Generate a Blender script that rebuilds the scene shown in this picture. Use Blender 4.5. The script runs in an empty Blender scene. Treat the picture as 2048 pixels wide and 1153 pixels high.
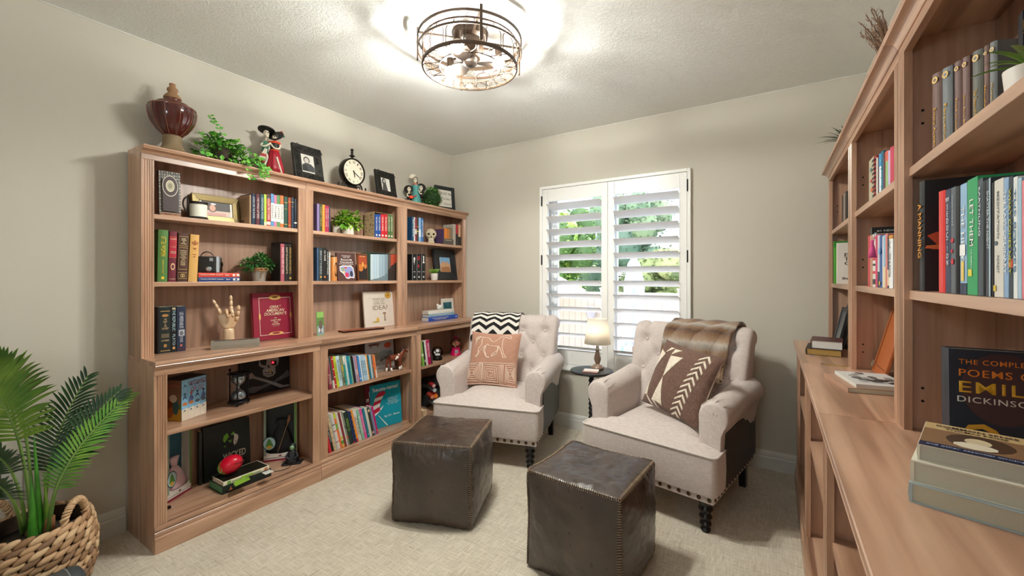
EXPOSURE = 1.38; SKY_S = .36; SUN_S = 5.2; BULB_S = 650.0; FILL_S = 9.0
WALL_C = '#cdc7ba'; CEIL_C = '#eeefec'; CARPET = ('#beb19c', '#d0c5b1', '#e2d8c6', '#7c6e58')
import bpy, bmesh, math, random
from math import sin, cos, pi, radians as R
from mathutils import Vector, Matrix, noise as mnoise
random.seed(7)
SC = bpy.context.scene
COL = SC.collection
# ---------------------------------------------------------------- camera geometry (photo treated as 2048x1153)
FPX, CX, CY, CAMH = 834.0, 1024.0, 557.0, 1.235
YAW = math.atan2(522, 834)
CS, SN = cos(YAW), sin(YAW)
def Yx(u, X):
    q = (u - CX) / FPX
    return X / (q * CS - SN) * (q * SN + CS)
def Zx(u, v, X):
    q = (u - CX) / FPX
    return CAMH - (v - CY) / FPX * X / (q * CS - SN)
def PY(u, v, Y):                       # point on plane Y
    q = (u - CX) / FPX
    d = Y / (q * SN + CS)
    return Vector((d * (q * CS - SN), Y, CAMH - (v - CY) / FPX * d))
def PZ(u, v, z):                       # point on plane z
    d = (CAMH - z) * FPX / (v - CY)
    q = (u - CX) / FPX
    return Vector((d * (q * CS - SN), d * (q * SN + CS), z))
# ---------------------------------------------------------------- materials
def lin(c):
    if isinstance(c, str):
        c = c.lstrip('#'); c = tuple(int(c[i:i+2], 16) for i in (0, 2, 4))
    return tuple((x/255/12.92 if x/255 <= .04045 else ((x/255+.055)/1.055)**2.4) for x in c) + (1.0,)
MATS = {}
def nodes_of(name):
    m = bpy.data.materials.new(name); m.use_nodes = True
    nt = m.node_tree; b = nt.nodes['Principled BSDF']
    return m, nt, b
def N(nt, t, **kw):
    n = nt.nodes.new(t)
    for k, v in kw.items():
        if k in n.inputs: n.inputs[k].default_value = v
        else: setattr(n, k, v)
    return n
def M(c, rough=.55, metal=0, var=.05, bump=0, scale=30, sheen=0, coat=0, trans=0, alpha=1, name=None):
    key = (str(c), rough, metal, var, bump, scale, sheen, coat, trans, alpha)
    if key in MATS: return MATS[key]
    m, nt, b = nodes_of(name or 'mat_%d' % len(MATS))
    L = nt.links
    c4 = lin(c)
    b.inputs['Roughness'].default_value = rough; b.inputs['Metallic'].default_value = metal
    b.inputs['Sheen Weight'].default_value = sheen; b.inputs['Coat Weight'].default_value = coat
    b.inputs['Transmission Weight'].default_value = trans
    if alpha < 1: b.inputs['Alpha'].default_value = alpha
    tc = N(nt, 'ShaderNodeTexCoord'); nz = N(nt, 'ShaderNodeTexNoise'); nz.inputs['Scale'].default_value = scale; nz.inputs['Detail'].default_value = 3
    L.new(tc.outputs['Object'], nz.inputs['Vector'])
    mx = N(nt, 'ShaderNodeMix', data_type='RGBA')
    mx.inputs[6].default_value = tuple(x*(1-var) for x in c4[:3]) + (1,); mx.inputs[7].default_value = tuple(min(1, x*(1+var)) for x in c4[:3]) + (1,)
    L.new(nz.outputs['Fac'], mx.inputs[0]); L.new(mx.outputs[2], b.inputs['Base Color'])
    if bump:
        bp = N(nt, 'ShaderNodeBump'); bp.inputs['Strength'].default_value = min(1, bump*4); bp.inputs['Distance'].default_value = .004*bump*4
        L.new(nz.outputs['Fac'], bp.inputs['Height']); L.new(bp.outputs['Normal'], b.inputs['Normal'])
    MATS[key] = m
    return m
def ramp(nt, stops, interp='LINEAR'):
    r = nt.nodes.new('ShaderNodeValToRGB'); cr = r.color_ramp; cr.interpolation = interp
    while len(cr.elements) < len(stops): cr.elements.new(.5)
    for e, (p, c) in zip(cr.elements, stops):
        e.position = p; e.color = lin(c) if not isinstance(c, tuple) or max(c) > 1 else tuple(c) + (1,)
    return r
def wood(name, axis, cols=('#6d4b38', '#8f6650', '#a87f67'), rough=.36, sc=1.0):
    m, nt, b = nodes_of(name); L = nt.links
    tc = N(nt, 'ShaderNodeTexCoord'); oi = N(nt, 'ShaderNodeObjectInfo')
    mp = N(nt, 'ShaderNodeMapping')
    s = [26*sc, 26*sc, 26*sc]; s[axis] = 1.5*sc
    mp.inputs['Scale'].default_value = s
    ad = N(nt, 'ShaderNodeVectorMath', operation='MULTIPLY_ADD'); ad.inputs[1].default_value = (7, 5, 9)
    L.new(oi.outputs['Random'], ad.inputs[0]); L.new(tc.outputs['Object'], ad.inputs[2])
    L.new(ad.outputs[0], mp.inputs['Vector'])
    n1 = N(nt, 'ShaderNodeTexNoise'); n1.inputs['Scale'].default_value = 1; n1.inputs['Detail'].default_value = 6; n1.inputs['Distortion'].default_value = .9
    L.new(mp.outputs[0], n1.inputs['Vector'])
    mp2 = N(nt, 'ShaderNodeMapping'); s2 = [5*sc, 5*sc, 5*sc]; s2[axis] = .5*sc; mp2.inputs['Scale'].default_value = s2
    L.new(ad.outputs[0], mp2.inputs['Vector'])
    n2 = N(nt, 'ShaderNodeTexNoise'); n2.inputs['Scale'].default_value = 1.6; n2.inputs['Detail'].default_value = 2; n2.inputs['Distortion'].default_value = 1.5
    L.new(mp2.outputs[0], n2.inputs['Vector'])
    av = N(nt, 'ShaderNodeMath', operation='MULTIPLY_ADD'); av.inputs[1].default_value = .55
    h = N(nt, 'ShaderNodeMath', operation='MULTIPLY'); h.inputs[1].default_value = .45
    L.new(n2.outputs['Fac'], h.inputs[0]); L.new(n1.outputs['Fac'], av.inputs[0]); L.new(h.outputs[0], av.inputs[2])
    r = ramp(nt, [(.36, cols[0]), (.5, cols[1]), (.66, cols[2])])
    L.new(av.outputs[0], r.inputs[0]); L.new(r.outputs[0], b.inputs['Base Color'])
    bp = N(nt, 'ShaderNodeBump'); bp.inputs['Strength'].default_value = .12; bp.inputs['Distance'].default_value = .002
    L.new(n1.outputs['Fac'], bp.inputs['Height']); L.new(bp.outputs[0], b.inputs['Normal'])
    b.inputs['Roughness'].default_value = rough; b.inputs['Specular IOR Level'].default_value = .8
    b.inputs['Coat Weight'].default_value = .35; b.inputs['Coat Roughness'].default_value = .3; b.inputs['Coat IOR'].default_value = 1.8
    return m
def emit(c, s, name='lamp_glow'):
    m, nt, b = nodes_of(name)
    b.inputs['Base Color'].default_value = lin(c); b.inputs['Emission Color'].default_value = lin(c); b.inputs['Emission Strength'].default_value = s
    return m
# ---------------------------------------------------------------- mesh builder
class MB:
    def __init__(s): s.v = []; s.f = []; s.m = []; s.uv = {}
    def add(s, vs, fs, mi=0, T=None):
        o = len(s.v)
        s.v += [(T @ Vector(p)) if T else Vector(p) for p in vs]
        for f in fs: s.f.append([i + o for i in f]); s.m.append(mi)
        return s
    def box(s, x0, x1, y0, y1, z0, z1, mi=0, T=None):
        return s.add([(x0,y0,z0),(x1,y0,z0),(x1,y1,z0),(x0,y1,z0),(x0,y0,z1),(x1,y0,z1),(x1,y1,z1),(x0,y1,z1)],
              [(0,3,2,1),(4,5,6,7),(0,1,5,4),(1,2,6,5),(2,3,7,6),(3,0,4,7)], mi, T)
    def prism(s, poly, z0, z1, mi=0, T=None, axes='xyz'):
        n = len(poly)
        def p3(a, b, c):
            d = {axes[0]: a, axes[1]: b, axes[2]: c}; return (d['x'], d['y'], d['z'])
        vs = [p3(a, b, z0) for a, b in poly] + [p3(a, b, z1) for a, b in poly]
        fs = [list(range(n))[::-1], list(range(n, 2*n))] + [[i, (i+1) % n, n+(i+1) % n, n+i] for i in range(n)]
        return s.add(vs, fs, mi, T)
    def tube(s, pts, r, n=6, mi=0, closed=False, T=None, cap=True):
        pts = [Vector(p) for p in pts]; k = len(pts)
        rs = r if isinstance(r, (list, tuple)) else [r]*k
        vs = []; up = None
        for i, p in enumerate(pts):
            a = pts[(i-1) % k] if (closed or i > 0) else p
            b = pts[(i+1) % k] if (closed or i < k-1) else p
            t = (b - a)
            t = t.normalized() if t.length > 1e-9 else Vector((0,0,1))
            if up is None:
                up = Vector((0,0,1)) if abs(t.z) < .9 else Vector((1,0,0))
            x = up - t*up.dot(t)
            if x.length < 1e-6: x = t.orthogonal()
            x.normalize(); y = t.cross(x); up = x
            for j in range(n):
                a_ = 2*pi*j/n
                vs.append(p + x*cos(a_)*rs[i] + y*sin(a_)*rs[i])
        fs = []
        for i in range(k if closed else k-1):
            i2 = (i+1) % k
            for j in range(n):
                j2 = (j+1) % n
                fs.append((i*n+j, i*n+j2, i2*n+j2, i2*n+j))
        if not closed and cap: fs += [list(range(n))[::-1], [(k-1)*n+j for j in range(n)]]
        return s.add(vs, fs, mi, T)
    def lathe(s, prof, n=24, mi=0, T=None, c=(0,0,0), flute=None):
        vs = []; fs = []; k = len(prof)
        for i, (r, z) in enumerate(prof):
            for j in range(n):
                a = 2*pi*j/n; rr = r*(flute(a, i) if flute else 1)
                vs.append((c[0]+rr*cos(a), c[1]+rr*sin(a), c[2]+z))
        for i in range(k-1):
            for j in range(n):
                j2 = (j+1) % n
                fs.append((i*n+j, i*n+j2, (i+1)*n+j2, (i+1)*n+j))
        fs += [list(range(n))[::-1], [(k-1)*n+j for j in range(n)]]
        return s.add(vs, fs, mi, T)
    def ball(s, c, r, n=12, m=8, mi=0, T=None):
        rx, ry, rz = r if isinstance(r, (tuple, list)) else (r, r, r)
        prof = [(max(1e-4, sin(pi*i/m)), -cos(pi*i/m)) for i in range(m+1)]
        vs = []; fs = []
        for (a, z) in prof:
            for j in range(n): vs.append((c[0]+rx*a*cos(2*pi*j/n), c[1]+ry*a*sin(2*pi*j/n), c[2]+rz*z))
        for i in range(m):
            for j in range(n): fs.append((i*n+j, i*n+(j+1) % n, (i+1)*n+(j+1) % n, (i+1)*n+j))
        return s.add(vs, fs, mi, T)
    def grid(s, fn, nu, nv, mi=0, T=None, closed_u=False, uv=False):
        vs = [fn(i/nu, j/nv) for j in range(nv+1) for i in range(nu+1)]
        o = len(s.v); fo = len(s.f)
        fs = [(j*(nu+1)+i, j*(nu+1)+i+1, (j+1)*(nu+1)+i+1, (j+1)*(nu+1)+i) for j in range(nv) for i in range(nu)]
        s.add(vs, fs, mi, T)
        if uv:
            for j in range(nv+1):
                for i in range(nu+1): s.uv[o + j*(nu+1)+i] = (i/nu, j/nv)
        return s
    def build(s, name, mats, parent=None, smooth=False, bevel=0, sub=0, solid=0, weld=False, loc=None, rot=None, bseg=2, fixn=False):
        me = bpy.data.meshes.new(name)
        me.from_pydata([tuple(v) for v in s.v], [], s.f)
        if not isinstance(mats, (list, tuple)): mats = [mats]
        for m in mats: me.materials.append(m)
        me.polygons.foreach_set('material_index', s.m)
        if s.uv:
            lay = me.uv_layers.new(name='UVMap')
            for lp in me.loops: lay.data[lp.index].uv = s.uv.get(lp.vertex_index, (0, 0))
        if weld or fixn:
            bm = bmesh.new(); bm.from_mesh(me)
            if weld: bmesh.ops.remove_doubles(bm, verts=bm.verts, dist=1e-5)
            bmesh.ops.recalc_face_normals(bm, faces=bm.faces)
            bm.to_mesh(me); bm.free()
        if smooth:
            if smooth is True: me.polygons.foreach_set('use_smooth', [True]*len(me.polygons))
            else:
                me.polygons.foreach_set('use_smooth', [True]*len(me.polygons))
                me.set_sharp_from_angle(angle=R(smooth))
        me.update()
        o = bpy.data.objects.new(name, me); COL.objects.link(o)
        if parent: o.parent = parent
        if loc is not None: o.location = loc
        if rot is not None: o.rotation_euler = rot
        if solid:
            md = o.modifiers.new('s', 'SOLIDIFY'); md.thickness = solid; md.offset = 0
        if bevel:
            md = o.modifiers.new('b', 'BEVEL'); md.width = bevel; md.segments = bseg; md.limit_method = 'ANGLE'; md.angle_limit = R(40)
        if sub:
            md = o.modifiers.new('u', 'SUBSURF'); md.levels = sub; md.render_levels = sub
        return o
def tag(o, label=None, cat=None, group=None, kind=None):
    if label: o['label'] = label
    if cat: o['category'] = cat
    if group: o['group'] = group
    if kind: o['kind'] = kind
    return o
def empty(name, loc=(0,0,0), rot=(0,0,0), label=None, cat=None, group=None, kind=None):
    o = bpy.data.objects.new(name, None); COL.objects.link(o); o.empty_display_size = .05
    o.location = loc; o.rotation_euler = rot if isinstance(rot, (tuple, list)) else (0, 0, rot)
    return tag(o, label, cat, group, kind)
def struct(name, mb, mat, **kw):
    o = mb.build(name, mat, **kw)
    if not kw.get('parent'): o['kind'] = 'structure'
    return o
def copy_tree(o, parent=None):
    c = o.copy(); COL.objects.link(c)
    if parent: c.parent = parent
    for ch in list(o.children): copy_tree(ch, c)
    return c
def smoothstep(a, b, x):
    t = max(0, min(1, (x-a)/(b-a))); return t*t*(3-2*t)
def catmull(pts, n=8, closed=False):
    pts = [Vector(p) for p in pts]; out = []; k = len(pts)
    for i in range(k if closed else k-1):
        p0 = pts[(i-1) % k] if (closed or i > 0) else pts[i]
        p1 = pts[i]; p2 = pts[(i+1) % k]
        p3 = pts[(i+2) % k] if (closed or i+2 < k) else p2
        for j in range(n):
            t = j/n
            out.append(.5*((2*p1)+(p2-p0)*t+(2*p0-5*p1+4*p2-p3)*t*t+(3*p1-p0-3*p2+p3)*t**3))
    if not closed: out.append(pts[-1])
    return out
# ---------------------------------------------------------------- lettering
def lettering(txt, parent, mat, loc, rot=(0,0,0), w=None, h=None, bold=0, shear=0, name='lettering', space=1.0, line=.9, depth=.0003, align='CENTER'):
    """raised letters in the local xz plane facing -y, fitted into w x h, centred on loc"""
    cu = bpy.data.curves.new('t', 'FONT'); cu.body = txt; cu.size = 1; cu.align_x = align; cu.align_y = 'CENTER'
    cu.offset = bold; cu.shear = shear; cu.space_character = space; cu.space_line = line; cu.resolution_u = 3; cu.fill_mode = 'FRONT'
    ob = bpy.data.objects.new('t', cu)
    me = bpy.data.meshes.new_from_object(ob)
    bpy.data.objects.remove(ob); bpy.data.curves.remove(cu)
    if not me.vertices: return None
    xs = [v.co.x for v in me.vertices]; ys = [v.co.y for v in me.vertices]
    x0, x1, y0, y1 = min(xs), max(xs), min(ys), max(ys)
    sx = (w/(x1-x0)) if w else None; sy = (h/(y1-y0)) if h else None
    if sx is None: sx = sy
    if sy is None: sy = sx
    for v in me.vertices:
        v.co = ((v.co.x-(x0+x1)/2)*sx, 0, (v.co.y-(y0+y1)/2)*sy)
    me.name = name; me.materials.clear(); me.materials.append(mat)
    o = bpy.data.objects.new(name, me); COL.objects.link(o)
    if parent: o.parent = parent
    o.location = loc; o.rotation_euler = rot
    md = o.modifiers.new('s', 'SOLIDIFY'); md.thickness = depth; md.offset = 0
    return o
def disc2(cx, cy, rx, ry=None, n=20, a0=0, a1=2*pi):
    ry = ry or rx
    full = abs(a1-a0-2*pi) < 1e-6
    return [(cx+rx*cos(a0+(a1-a0)*i/(n if full else n-1)), cy+ry*sin(a0+(a1-a0)*i/(n if full else n-1))) for i in range(n)]
def art(parent, shapes, y=-.0006, name='cover_art', th=.0004):
    """flat printed shapes on a -y face: list of (polygon [(x,z)], colour); later ones lie on top"""
    mb = MB(); mats = []; idx = {}
    for k, (poly, c) in enumerate(shapes):
        m = c if not isinstance(c, str) else M(c, .5)
        if m not in idx: idx[m] = len(mats); mats.append(m)
        yy = y - k*.00012
        mb.prism(poly, yy, yy-th, idx[m], axes='xzy')
    return mb.build(name, mats, parent, fixn=True)
def rect(x0, x1, z0, z1): return [(x0, z0), (x1, z0), (x1, z1), (x0, z1)]
# ---------------------------------------------------------------- books
PAGES = M('#d9cdb6', .85, var=.06, scale=200)
WHITE = M('#e9e6de', .5)
CREAMP = M('#e8dcc0', .8)
GOLD = M('#c9a24e', .4, .3)
def book_body(root, t, h, d, mat, hard=True, pages=PAGES, round_=True):
    c = .0022 if hard else .0007
    b = min(.004, t*.18) if (hard and round_) else .0006
    n = 6
    arc = [(t*i/n, -b*(1-(2*i/n-1)**2)) for i in range(n+1)]
    inn = [(c, c), (t-c, c)]
    poly = [(0, d)] + arc + [(t, d), (t-c, d)] + inn[::-1] + [(c, d)]
    MB().prism(poly, 0, h, 0).build('cover', mat, root, fixn=True)
    e = .003 if hard else .0004
    MB().box(c, t-c, c+.0005, d-e, e, h-e).build('pages', pages, root)
    return b
def book(loc, rz, t, h, d, c, label, group, txt=None, tc='#d8c070', hard=True, bands=(), lean=0, upright=False, tw=.55, th_=.7, tz=.55, bold=.01, deco=(), rough=.45, pages=None, shear=0, cat='book', name='book'):
    loc = (loc[0], loc[1], loc[2]+(t*sin(lean) if lean > 0 else 0))
    root = empty(name, loc, 0, label, cat, group)
    root.rotation_euler = Matrix.Rotation(rz, 3, 'Z').to_4x4().to_3x3().to_euler() if not lean else (Matrix.Rotation(rz, 3, 'Z') @ Matrix.Rotation(lean, 3, 'Y')).to_euler()
    m = M(c, rough) if isinstance(c, str) else c
    b = book_body(root, t, h, d, m, hard, pages or PAGES)
    if bands:
        mb = MB(); mats = []
        for (z0, z1, bc) in bands:
            bm_ = M(bc, .45) if isinstance(bc, str) else bc
            if bm_ not in mats: mats.append(bm_)
            n = 5; e = .0005
            arc = [(t*i/n, -b*(1-(2*i/n-1)**2)-e) for i in range(n+1)]
            mb.prism([(-e*.2, .002)] + [(x, y) for x, y in arc] + [(t+e*.2, .002)], z0*h, z1*h, mats.index(bm_))
        mb.build('spine_band', mats, root, fixn=True)
    if txt:
        tm = M(tc, .45) if isinstance(tc, str) else tc
        items = txt if isinstance(txt, list) else [(txt, tz, th_, tw)]
        for (s, z, ln, wd) in items:
            if upright: lettering(s, root, tm, (t/2, -b-.0007, z*h), (0,0,0), w=wd*t, h=ln*h, bold=bold, name='spine_title', line=.85)
            else: lettering(s, root, tm, (t/2, -b-.0007, z*h), (0, R(90), 0), w=ln*h, h=wd*t, bold=bold, name='spine_title', shear=shear)
    if deco:
        art(root, [([(t*x, h*z) for x, z in poly], col) for poly, col in deco], -b-.0006, 'spine_emblem')
    return root
def cover_book(loc, rz, w, h, t, c, label, group=None, lean=6, pages=None, cat='book', name='book', edge='left', turn=0):
    """book standing with its front cover to the room; local x across, front at y=0"""
    root = empty(name, (loc[0], loc[1], loc[2]+t*sin(R(lean))), 0, label, cat, group)
    root.rotation_euler = (Matrix.Rotation(rz+R(turn), 3, 'Z') @ Matrix.Rotation(R(-lean), 3, 'X')).to_euler()
    m = M(c, .42) if isinstance(c, str) else c
    k = .0022
    if edge == 'left': poly = [(w, 0), (w, k), (.004, k), (.004, t-k), (w, t-k), (w, t), (.001, t), (0, t*.5), (.001, 0)]
    else: poly = [(0, 0), (w-.001, 0), (w, t*.5), (w-.001, t), (0, t), (0, t-k), (w-.004, t-k), (w-.004, k), (0, k)]
    MB().prism(poly, 0, h).build('cover', m, root, fixn=True)
    e = .003
    if edge == 'left': MB().box(.0045, w-e, k, t-k, e, h-e).build('pages', pages or PAGES, root)
    else: MB().box(e, w-.0045, k, t-k, e, h-e).build('pages', pages or PAGES, root)
    return root
def flat_book(loc, rz, w, d, t, c, label, group=None, pages=None, hard=True, cat='book', name='book'):
    """book lying flat: spine along local x at y=0 facing -y; w = spine length, d = width back, t = thickness"""
    root = empty(name, loc, rz, label, cat, group)
    m = M(c, .45) if isinstance(c, str) else c
    k = .0022 if hard else .0008
    MB().prism([(d, 0), (d, k), (k+.002, k), (k+.002, t-k), (d, t-k), (d, t), (0, t), (-.0015, t/2), (0, 0)], 0, w, axes='yzx').build('cover', m, root, fixn=True)
    e = .003
    MB().box(e, w-e, k+.002, d-e, k, t-k).build('pages', pages or PAGES, root)
    return root
RL, RR = R(90), R(-90)     # facing of the left and right bookcases
XWL, XWR, YB, ZC = -2.69, .465, 3.17, 2.44
UW = .81                   # bookcase unit width
YL0, YR1 = .73, 3.06
# ================================================================ SETTING
# camera
cam = bpy.data.cameras.new('camera'); cam.sensor_width = 36; cam.lens = FPX/2048*36; cam.shift_y = -19.5/2048; cam.clip_start = .02
camo = bpy.data.objects.new('camera', cam); COL.objects.link(camo)
camo.location = (0, 0, CAMH); camo.rotation_euler = (R(90), 0, YAW); SC.camera = camo
SC.view_settings.view_transform = 'Standard'; SC.view_settings.look = 'None'; SC.view_settings.gamma = 1
SC.view_settings.use_curve_mapping = False; SC.view_settings.exposure = EXPOSURE
SC.cycles.use_denoising = True; SC.cycles.max_bounces = 10; SC.cycles.diffuse_bounces = 5; SC.cycles.transparent_max_bounces = 12
SC.cycles.caustics_reflective = False; SC.cycles.caustics_refractive = False; SC.cycles.sample_clamp_indirect = 6
# world
w = bpy.data.worlds.new('world'); SC.world = w; w.use_nodes = True
nt = w.node_tree; bg = nt.nodes['Background']
sky = nt.nodes.new('ShaderNodeTexSky'); sky.sky_type = 'NISHITA'; sky.sun_disc = False
sky.sun_elevation = R(48); sky.sun_rotation = R(200); sky.air_density = 1.0; sky.dust_density = 2.0
nt.links.new(sky.outputs[0], bg.inputs['Color']); bg.inputs['Strength'].default_value = SKY_S
sl = bpy.data.lights.new('sun', 'SUN'); sl.energy = SUN_S; sl.angle = R(.6); sl.color = (1, .95, .86)
so = bpy.data.objects.new('sun', sl); COL.objects.link(so); so.rotation_euler = (R(40), 0, R(112))
# materials of the shell
def wall_mat(name, c):
    m, nt, b = nodes_of(name); L = nt.links
    b.inputs['Roughness'].default_value = .75; b.inputs['Base Color'].default_value = lin(c)
    tc = N(nt, 'ShaderNodeTexCoord'); nz = N(nt, 'ShaderNodeTexNoise'); nz.inputs['Scale'].default_value = 90; nz.inputs['Detail'].default_value = 2
    L.new(tc.outputs['Object'], nz.inputs['Vector'])
    bp = N(nt, 'ShaderNodeBump'); bp.inputs['Strength'].default_value = .08; bp.inputs['Distance'].default_value = .003
    L.new(nz.outputs['Fac'], bp.inputs['Height']); L.new(bp.outputs[0], b.inputs['Normal'])
    return m
WALLM = wall_mat('wall_paint', WALL_C)
def ceil_mat():
    m, nt, b = nodes_of('ceiling_texture'); L = nt.links
    b.inputs['Roughness'].default_value = .85; b.inputs['Base Color'].default_value = lin(CEIL_C)
    tc = N(nt, 'ShaderNodeTexCoord')
    n1 = N(nt, 'ShaderNodeTexNoise'); n1.inputs['Scale'].default_value = 9; n1.inputs['Detail'].default_value = 2
    L.new(tc.outputs['Object'], n1.inputs['Vector'])
    ad = N(nt, 'ShaderNodeVectorMath', operation='MULTIPLY_ADD'); ad.inputs[1].default_value = (.35, .35, .35)
    L.new(n1.outputs['Color'], ad.inputs[0]); L.new(tc.outputs['Object'], ad.inputs[2])
    wv = N(nt, 'ShaderNodeTexVoronoi'); wv.feature = 'DISTANCE_TO_EDGE'; wv.inputs['Scale'].default_value = 22
    L.new(ad.outputs[0], wv.inputs['Vector'])
    n2 = N(nt, 'ShaderNodeTexNoise'); n2.inputs['Scale'].default_value = 60; n2.inputs['Detail'].default_value = 4; n2.inputs['Distortion'].default_value = 2.5
    L.new(ad.outputs[0], n2.inputs['Vector'])
    ml = N(nt, 'ShaderNodeMath', operation='MULTIPLY_ADD'); ml.inputs[1].default_value = 1.2
    mn = N(nt, 'ShaderNodeMath', operation='MINIMUM'); mn.inputs[1].default_value = .25
    L.new(wv.outputs['Distance'], mn.inputs[0]); L.new(mn.outputs[0], ml.inputs[0]); L.new(n2.outputs['Fac'], ml.inputs[2])
    bp = N(nt, 'ShaderNodeBump'); bp.inputs['Strength'].default_value = .55; bp.inputs['Distance'].default_value = .006
    L.new(ml.outputs[0], bp.inputs['Height']); L.new(bp.outputs[0], b.inputs['Normal'])
    return m
def carpet_mat():
    m, nt, b = nodes_of('cut_pile_carpet'); L = nt.links
    b.inputs['Roughness'].default_value = .95; b.inputs['Sheen Weight'].default_value = .25
    tc = N(nt, 'ShaderNodeTexCoord')
    def nz(sc, vec=(1,1,1), det=3):
        mp = N(nt, 'ShaderNodeMapping'); mp.inputs['Scale'].default_value = vec
        L.new(tc.outputs['Object'], mp.inputs[0])
        n = N(nt, 'ShaderNodeTexNoise'); n.inputs['Scale'].default_value = sc; n.inputs['Detail'].default_value = det
        L.new(mp.outputs[0], n.inputs['Vector']); return n
    a = nz(14, (1, 9, 1)); c = nz(14, (9, 1, 1)); big = nz(2.2); fine = nz(260, det=1)
    mxv = N(nt, 'ShaderNodeMath', operation='MAXIMUM'); L.new(a.outputs['Fac'], mxv.inputs[0]); L.new(c.outputs['Fac'], mxv.inputs[1])
    s1 = N(nt, 'ShaderNodeMath', operation='MULTIPLY_ADD'); s1.inputs[1].default_value = .75
    s2 = N(nt, 'ShaderNodeMath', operation='MULTIPLY'); s2.inputs[1].default_value = .3
    L.new(big.outputs['Fac'], s2.inputs[0]); L.new(mxv.outputs[0], s1.inputs[0]); L.new(s2.outputs[0], s1.inputs[2])
    r = ramp(nt, [(.42, CARPET[0]), (.55, CARPET[1]), (.7, CARPET[2])]); L.new(s1.outputs[0], r.inputs[0])
    # tufted broken lines
    def lines(vec):
        mp = N(nt, 'ShaderNodeMapping'); mp.inputs['Scale'].default_value = vec; L.new(tc.outputs['Object'], mp.inputs[0])
        v = N(nt, 'ShaderNodeTexNoise'); v.inputs['Scale'].default_value = 1; v.inputs['Detail'].default_value = 1; L.new(mp.outputs[0], v.inputs['Vector'])
        g = N(nt, 'ShaderNodeMath', operation='GREATER_THAN'); g.inputs[1].default_value = .69; L.new(v.outputs['Fac'], g.inputs[0]); return g
    l1 = lines((7, 95, 1)); l2 = lines((95, 7, 1))
    mm = N(nt, 'ShaderNodeMath', operation='MAXIMUM'); L.new(l1.outputs[0], mm.inputs[0]); L.new(l2.outputs[0], mm.inputs[1])
    ml = N(nt, 'ShaderNodeMath', operation='MULTIPLY'); ml.inputs[1].default_value = .3; L.new(mm.outputs[0], ml.inputs[0])
    mx = N(nt, 'ShaderNodeMix', data_type='RGBA'); mx.inputs[7].default_value = lin(CARPET[3])
    L.new(ml.outputs[0], mx.inputs[0]); L.new(r.outputs[0], mx.inputs[6]); L.new(mx.outputs[2], b.inputs['Base Color'])
    hs = N(nt, 'ShaderNodeMath', operation='MULTIPLY_ADD'); hs.inputs[1].default_value = .6; L.new(fine.outputs['Fac'], hs.inputs[0]); L.new(s1.outputs[0], hs.inputs[2])
    hb = N(nt, 'ShaderNodeMath', operation='SUBTRACT'); L.new(hs.outputs[0], hb.inputs[0]); L.new(ml.outputs[0], hb.inputs[1])
    bp = N(nt, 'ShaderNodeBump'); bp.inputs['Strength'].default_value = .7; bp.inputs['Distance'].default_value = .007
    L.new(hb.outputs[0], bp.inputs['Height']); L.new(bp.outputs[0], b.inputs['Normal'])
    return m
YF = -1.7
struct('floor', MB().box(XWL-.15, XWR+.15, YF-.15, YB+.2, -.12, 0), carpet_mat())
struct('ceiling', MB().box(XWL-.15, XWR+.15, YF-.15, YB+.2, ZC, ZC+.15), ceil_mat())
struct('wall_left', MB().box(XWL-.15, XWL, YF, YB+.2, -.12, ZC), WALLM)
struct('wall_right', MB().box(XWR, XWR+.15, YF, YB+.2, -.12, ZC), WALLM)
struct('wall_front', MB().box(XWL-.15, XWR+.15, YF-.15, YF, -.12, ZC), WALLM)
WX0, WX1, WZ0, WZ1 = -1.665, -.515, .52, 1.99          # window opening
b = MB()
b.box(XWL, WX0, YB, YB+.16, 0, ZC).box(WX1, XWR, YB, YB+.16, 0, ZC).box(WX0, WX1, YB, YB+.16, 0, WZ0).box(WX0, WX1, YB, YB+.16, WZ1, ZC)
struct('wall_back', b, WALLM)
TRIM = M('#dcdbd5', .4, var=.02)
bprof = [(0, 0), (.014, 0), (.014, .075), (.011, .083), (.0115, .09), (.009, .105), (.004, .116), (0, .118)]
struct('baseboard_left', MB().prism([(XWL+x, z) for x, z in bprof], YF, YL0-.005, axes='xzy'), TRIM, fixn=True)
struct('baseboard_back', MB().prism([(YB-x, z) for x, z in bprof], XWL+.36, XWR-.31, axes='yzx'), TRIM, fixn=True)
struct('baseboard_front', MB().prism([(YF+x, z) for x, z in bprof], XWL+.02, XWR-.02, axes='yzx'), TRIM, fixn=True)
# caulk line of the ceiling corner
struct('trim_1', MB().box(XWL, XWL+.004, YF, YB, ZC-.005, ZC).box(XWL, XWR, YB-.004, YB, ZC-.005, ZC), TRIM)
# ---------------------------------------------------------------- window
SHUT = M('#f5f4f1', .35, var=.015)
VINYL = M('#f1f1ef', .3, var=.01)
win = empty('window_1', (0, 0, 0), kind='structure')
fx0, fx1, fz0, fz1, fy = -1.69, -.489, .493, 2.013, 3.142
b = MB()
b.box(fx0, fx0+.024, fy, YB+.0, fz0, fz1).box(fx1-.024, fx1, fy, YB, fz0, fz1).box(fx0+.024, fx1-.024, fy, YB, fz1-.024, fz1)
b.box(fx0+.024, fx1-.024, fy, YB, fz0, fz0+.034).box(fx0-.004, fx1+.004, fy-.008, YB, fz0-.014, fz0+.004)
b.build('window_trim', SHUT, win, bevel=.003)
b = MB(); o = .045; y0, y1 = YB+.09, YB+.15
b.box(WX0, WX0+o, y0, y1, WZ0, WZ1).box(WX1-o, WX1, y0, y1, WZ0, WZ1).box(WX0, WX1, y0, y1, WZ0, WZ0+o).box(WX0, WX1, y0, y1, WZ1-o, WZ1)
mxx = (WX0+WX1)/2
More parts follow.
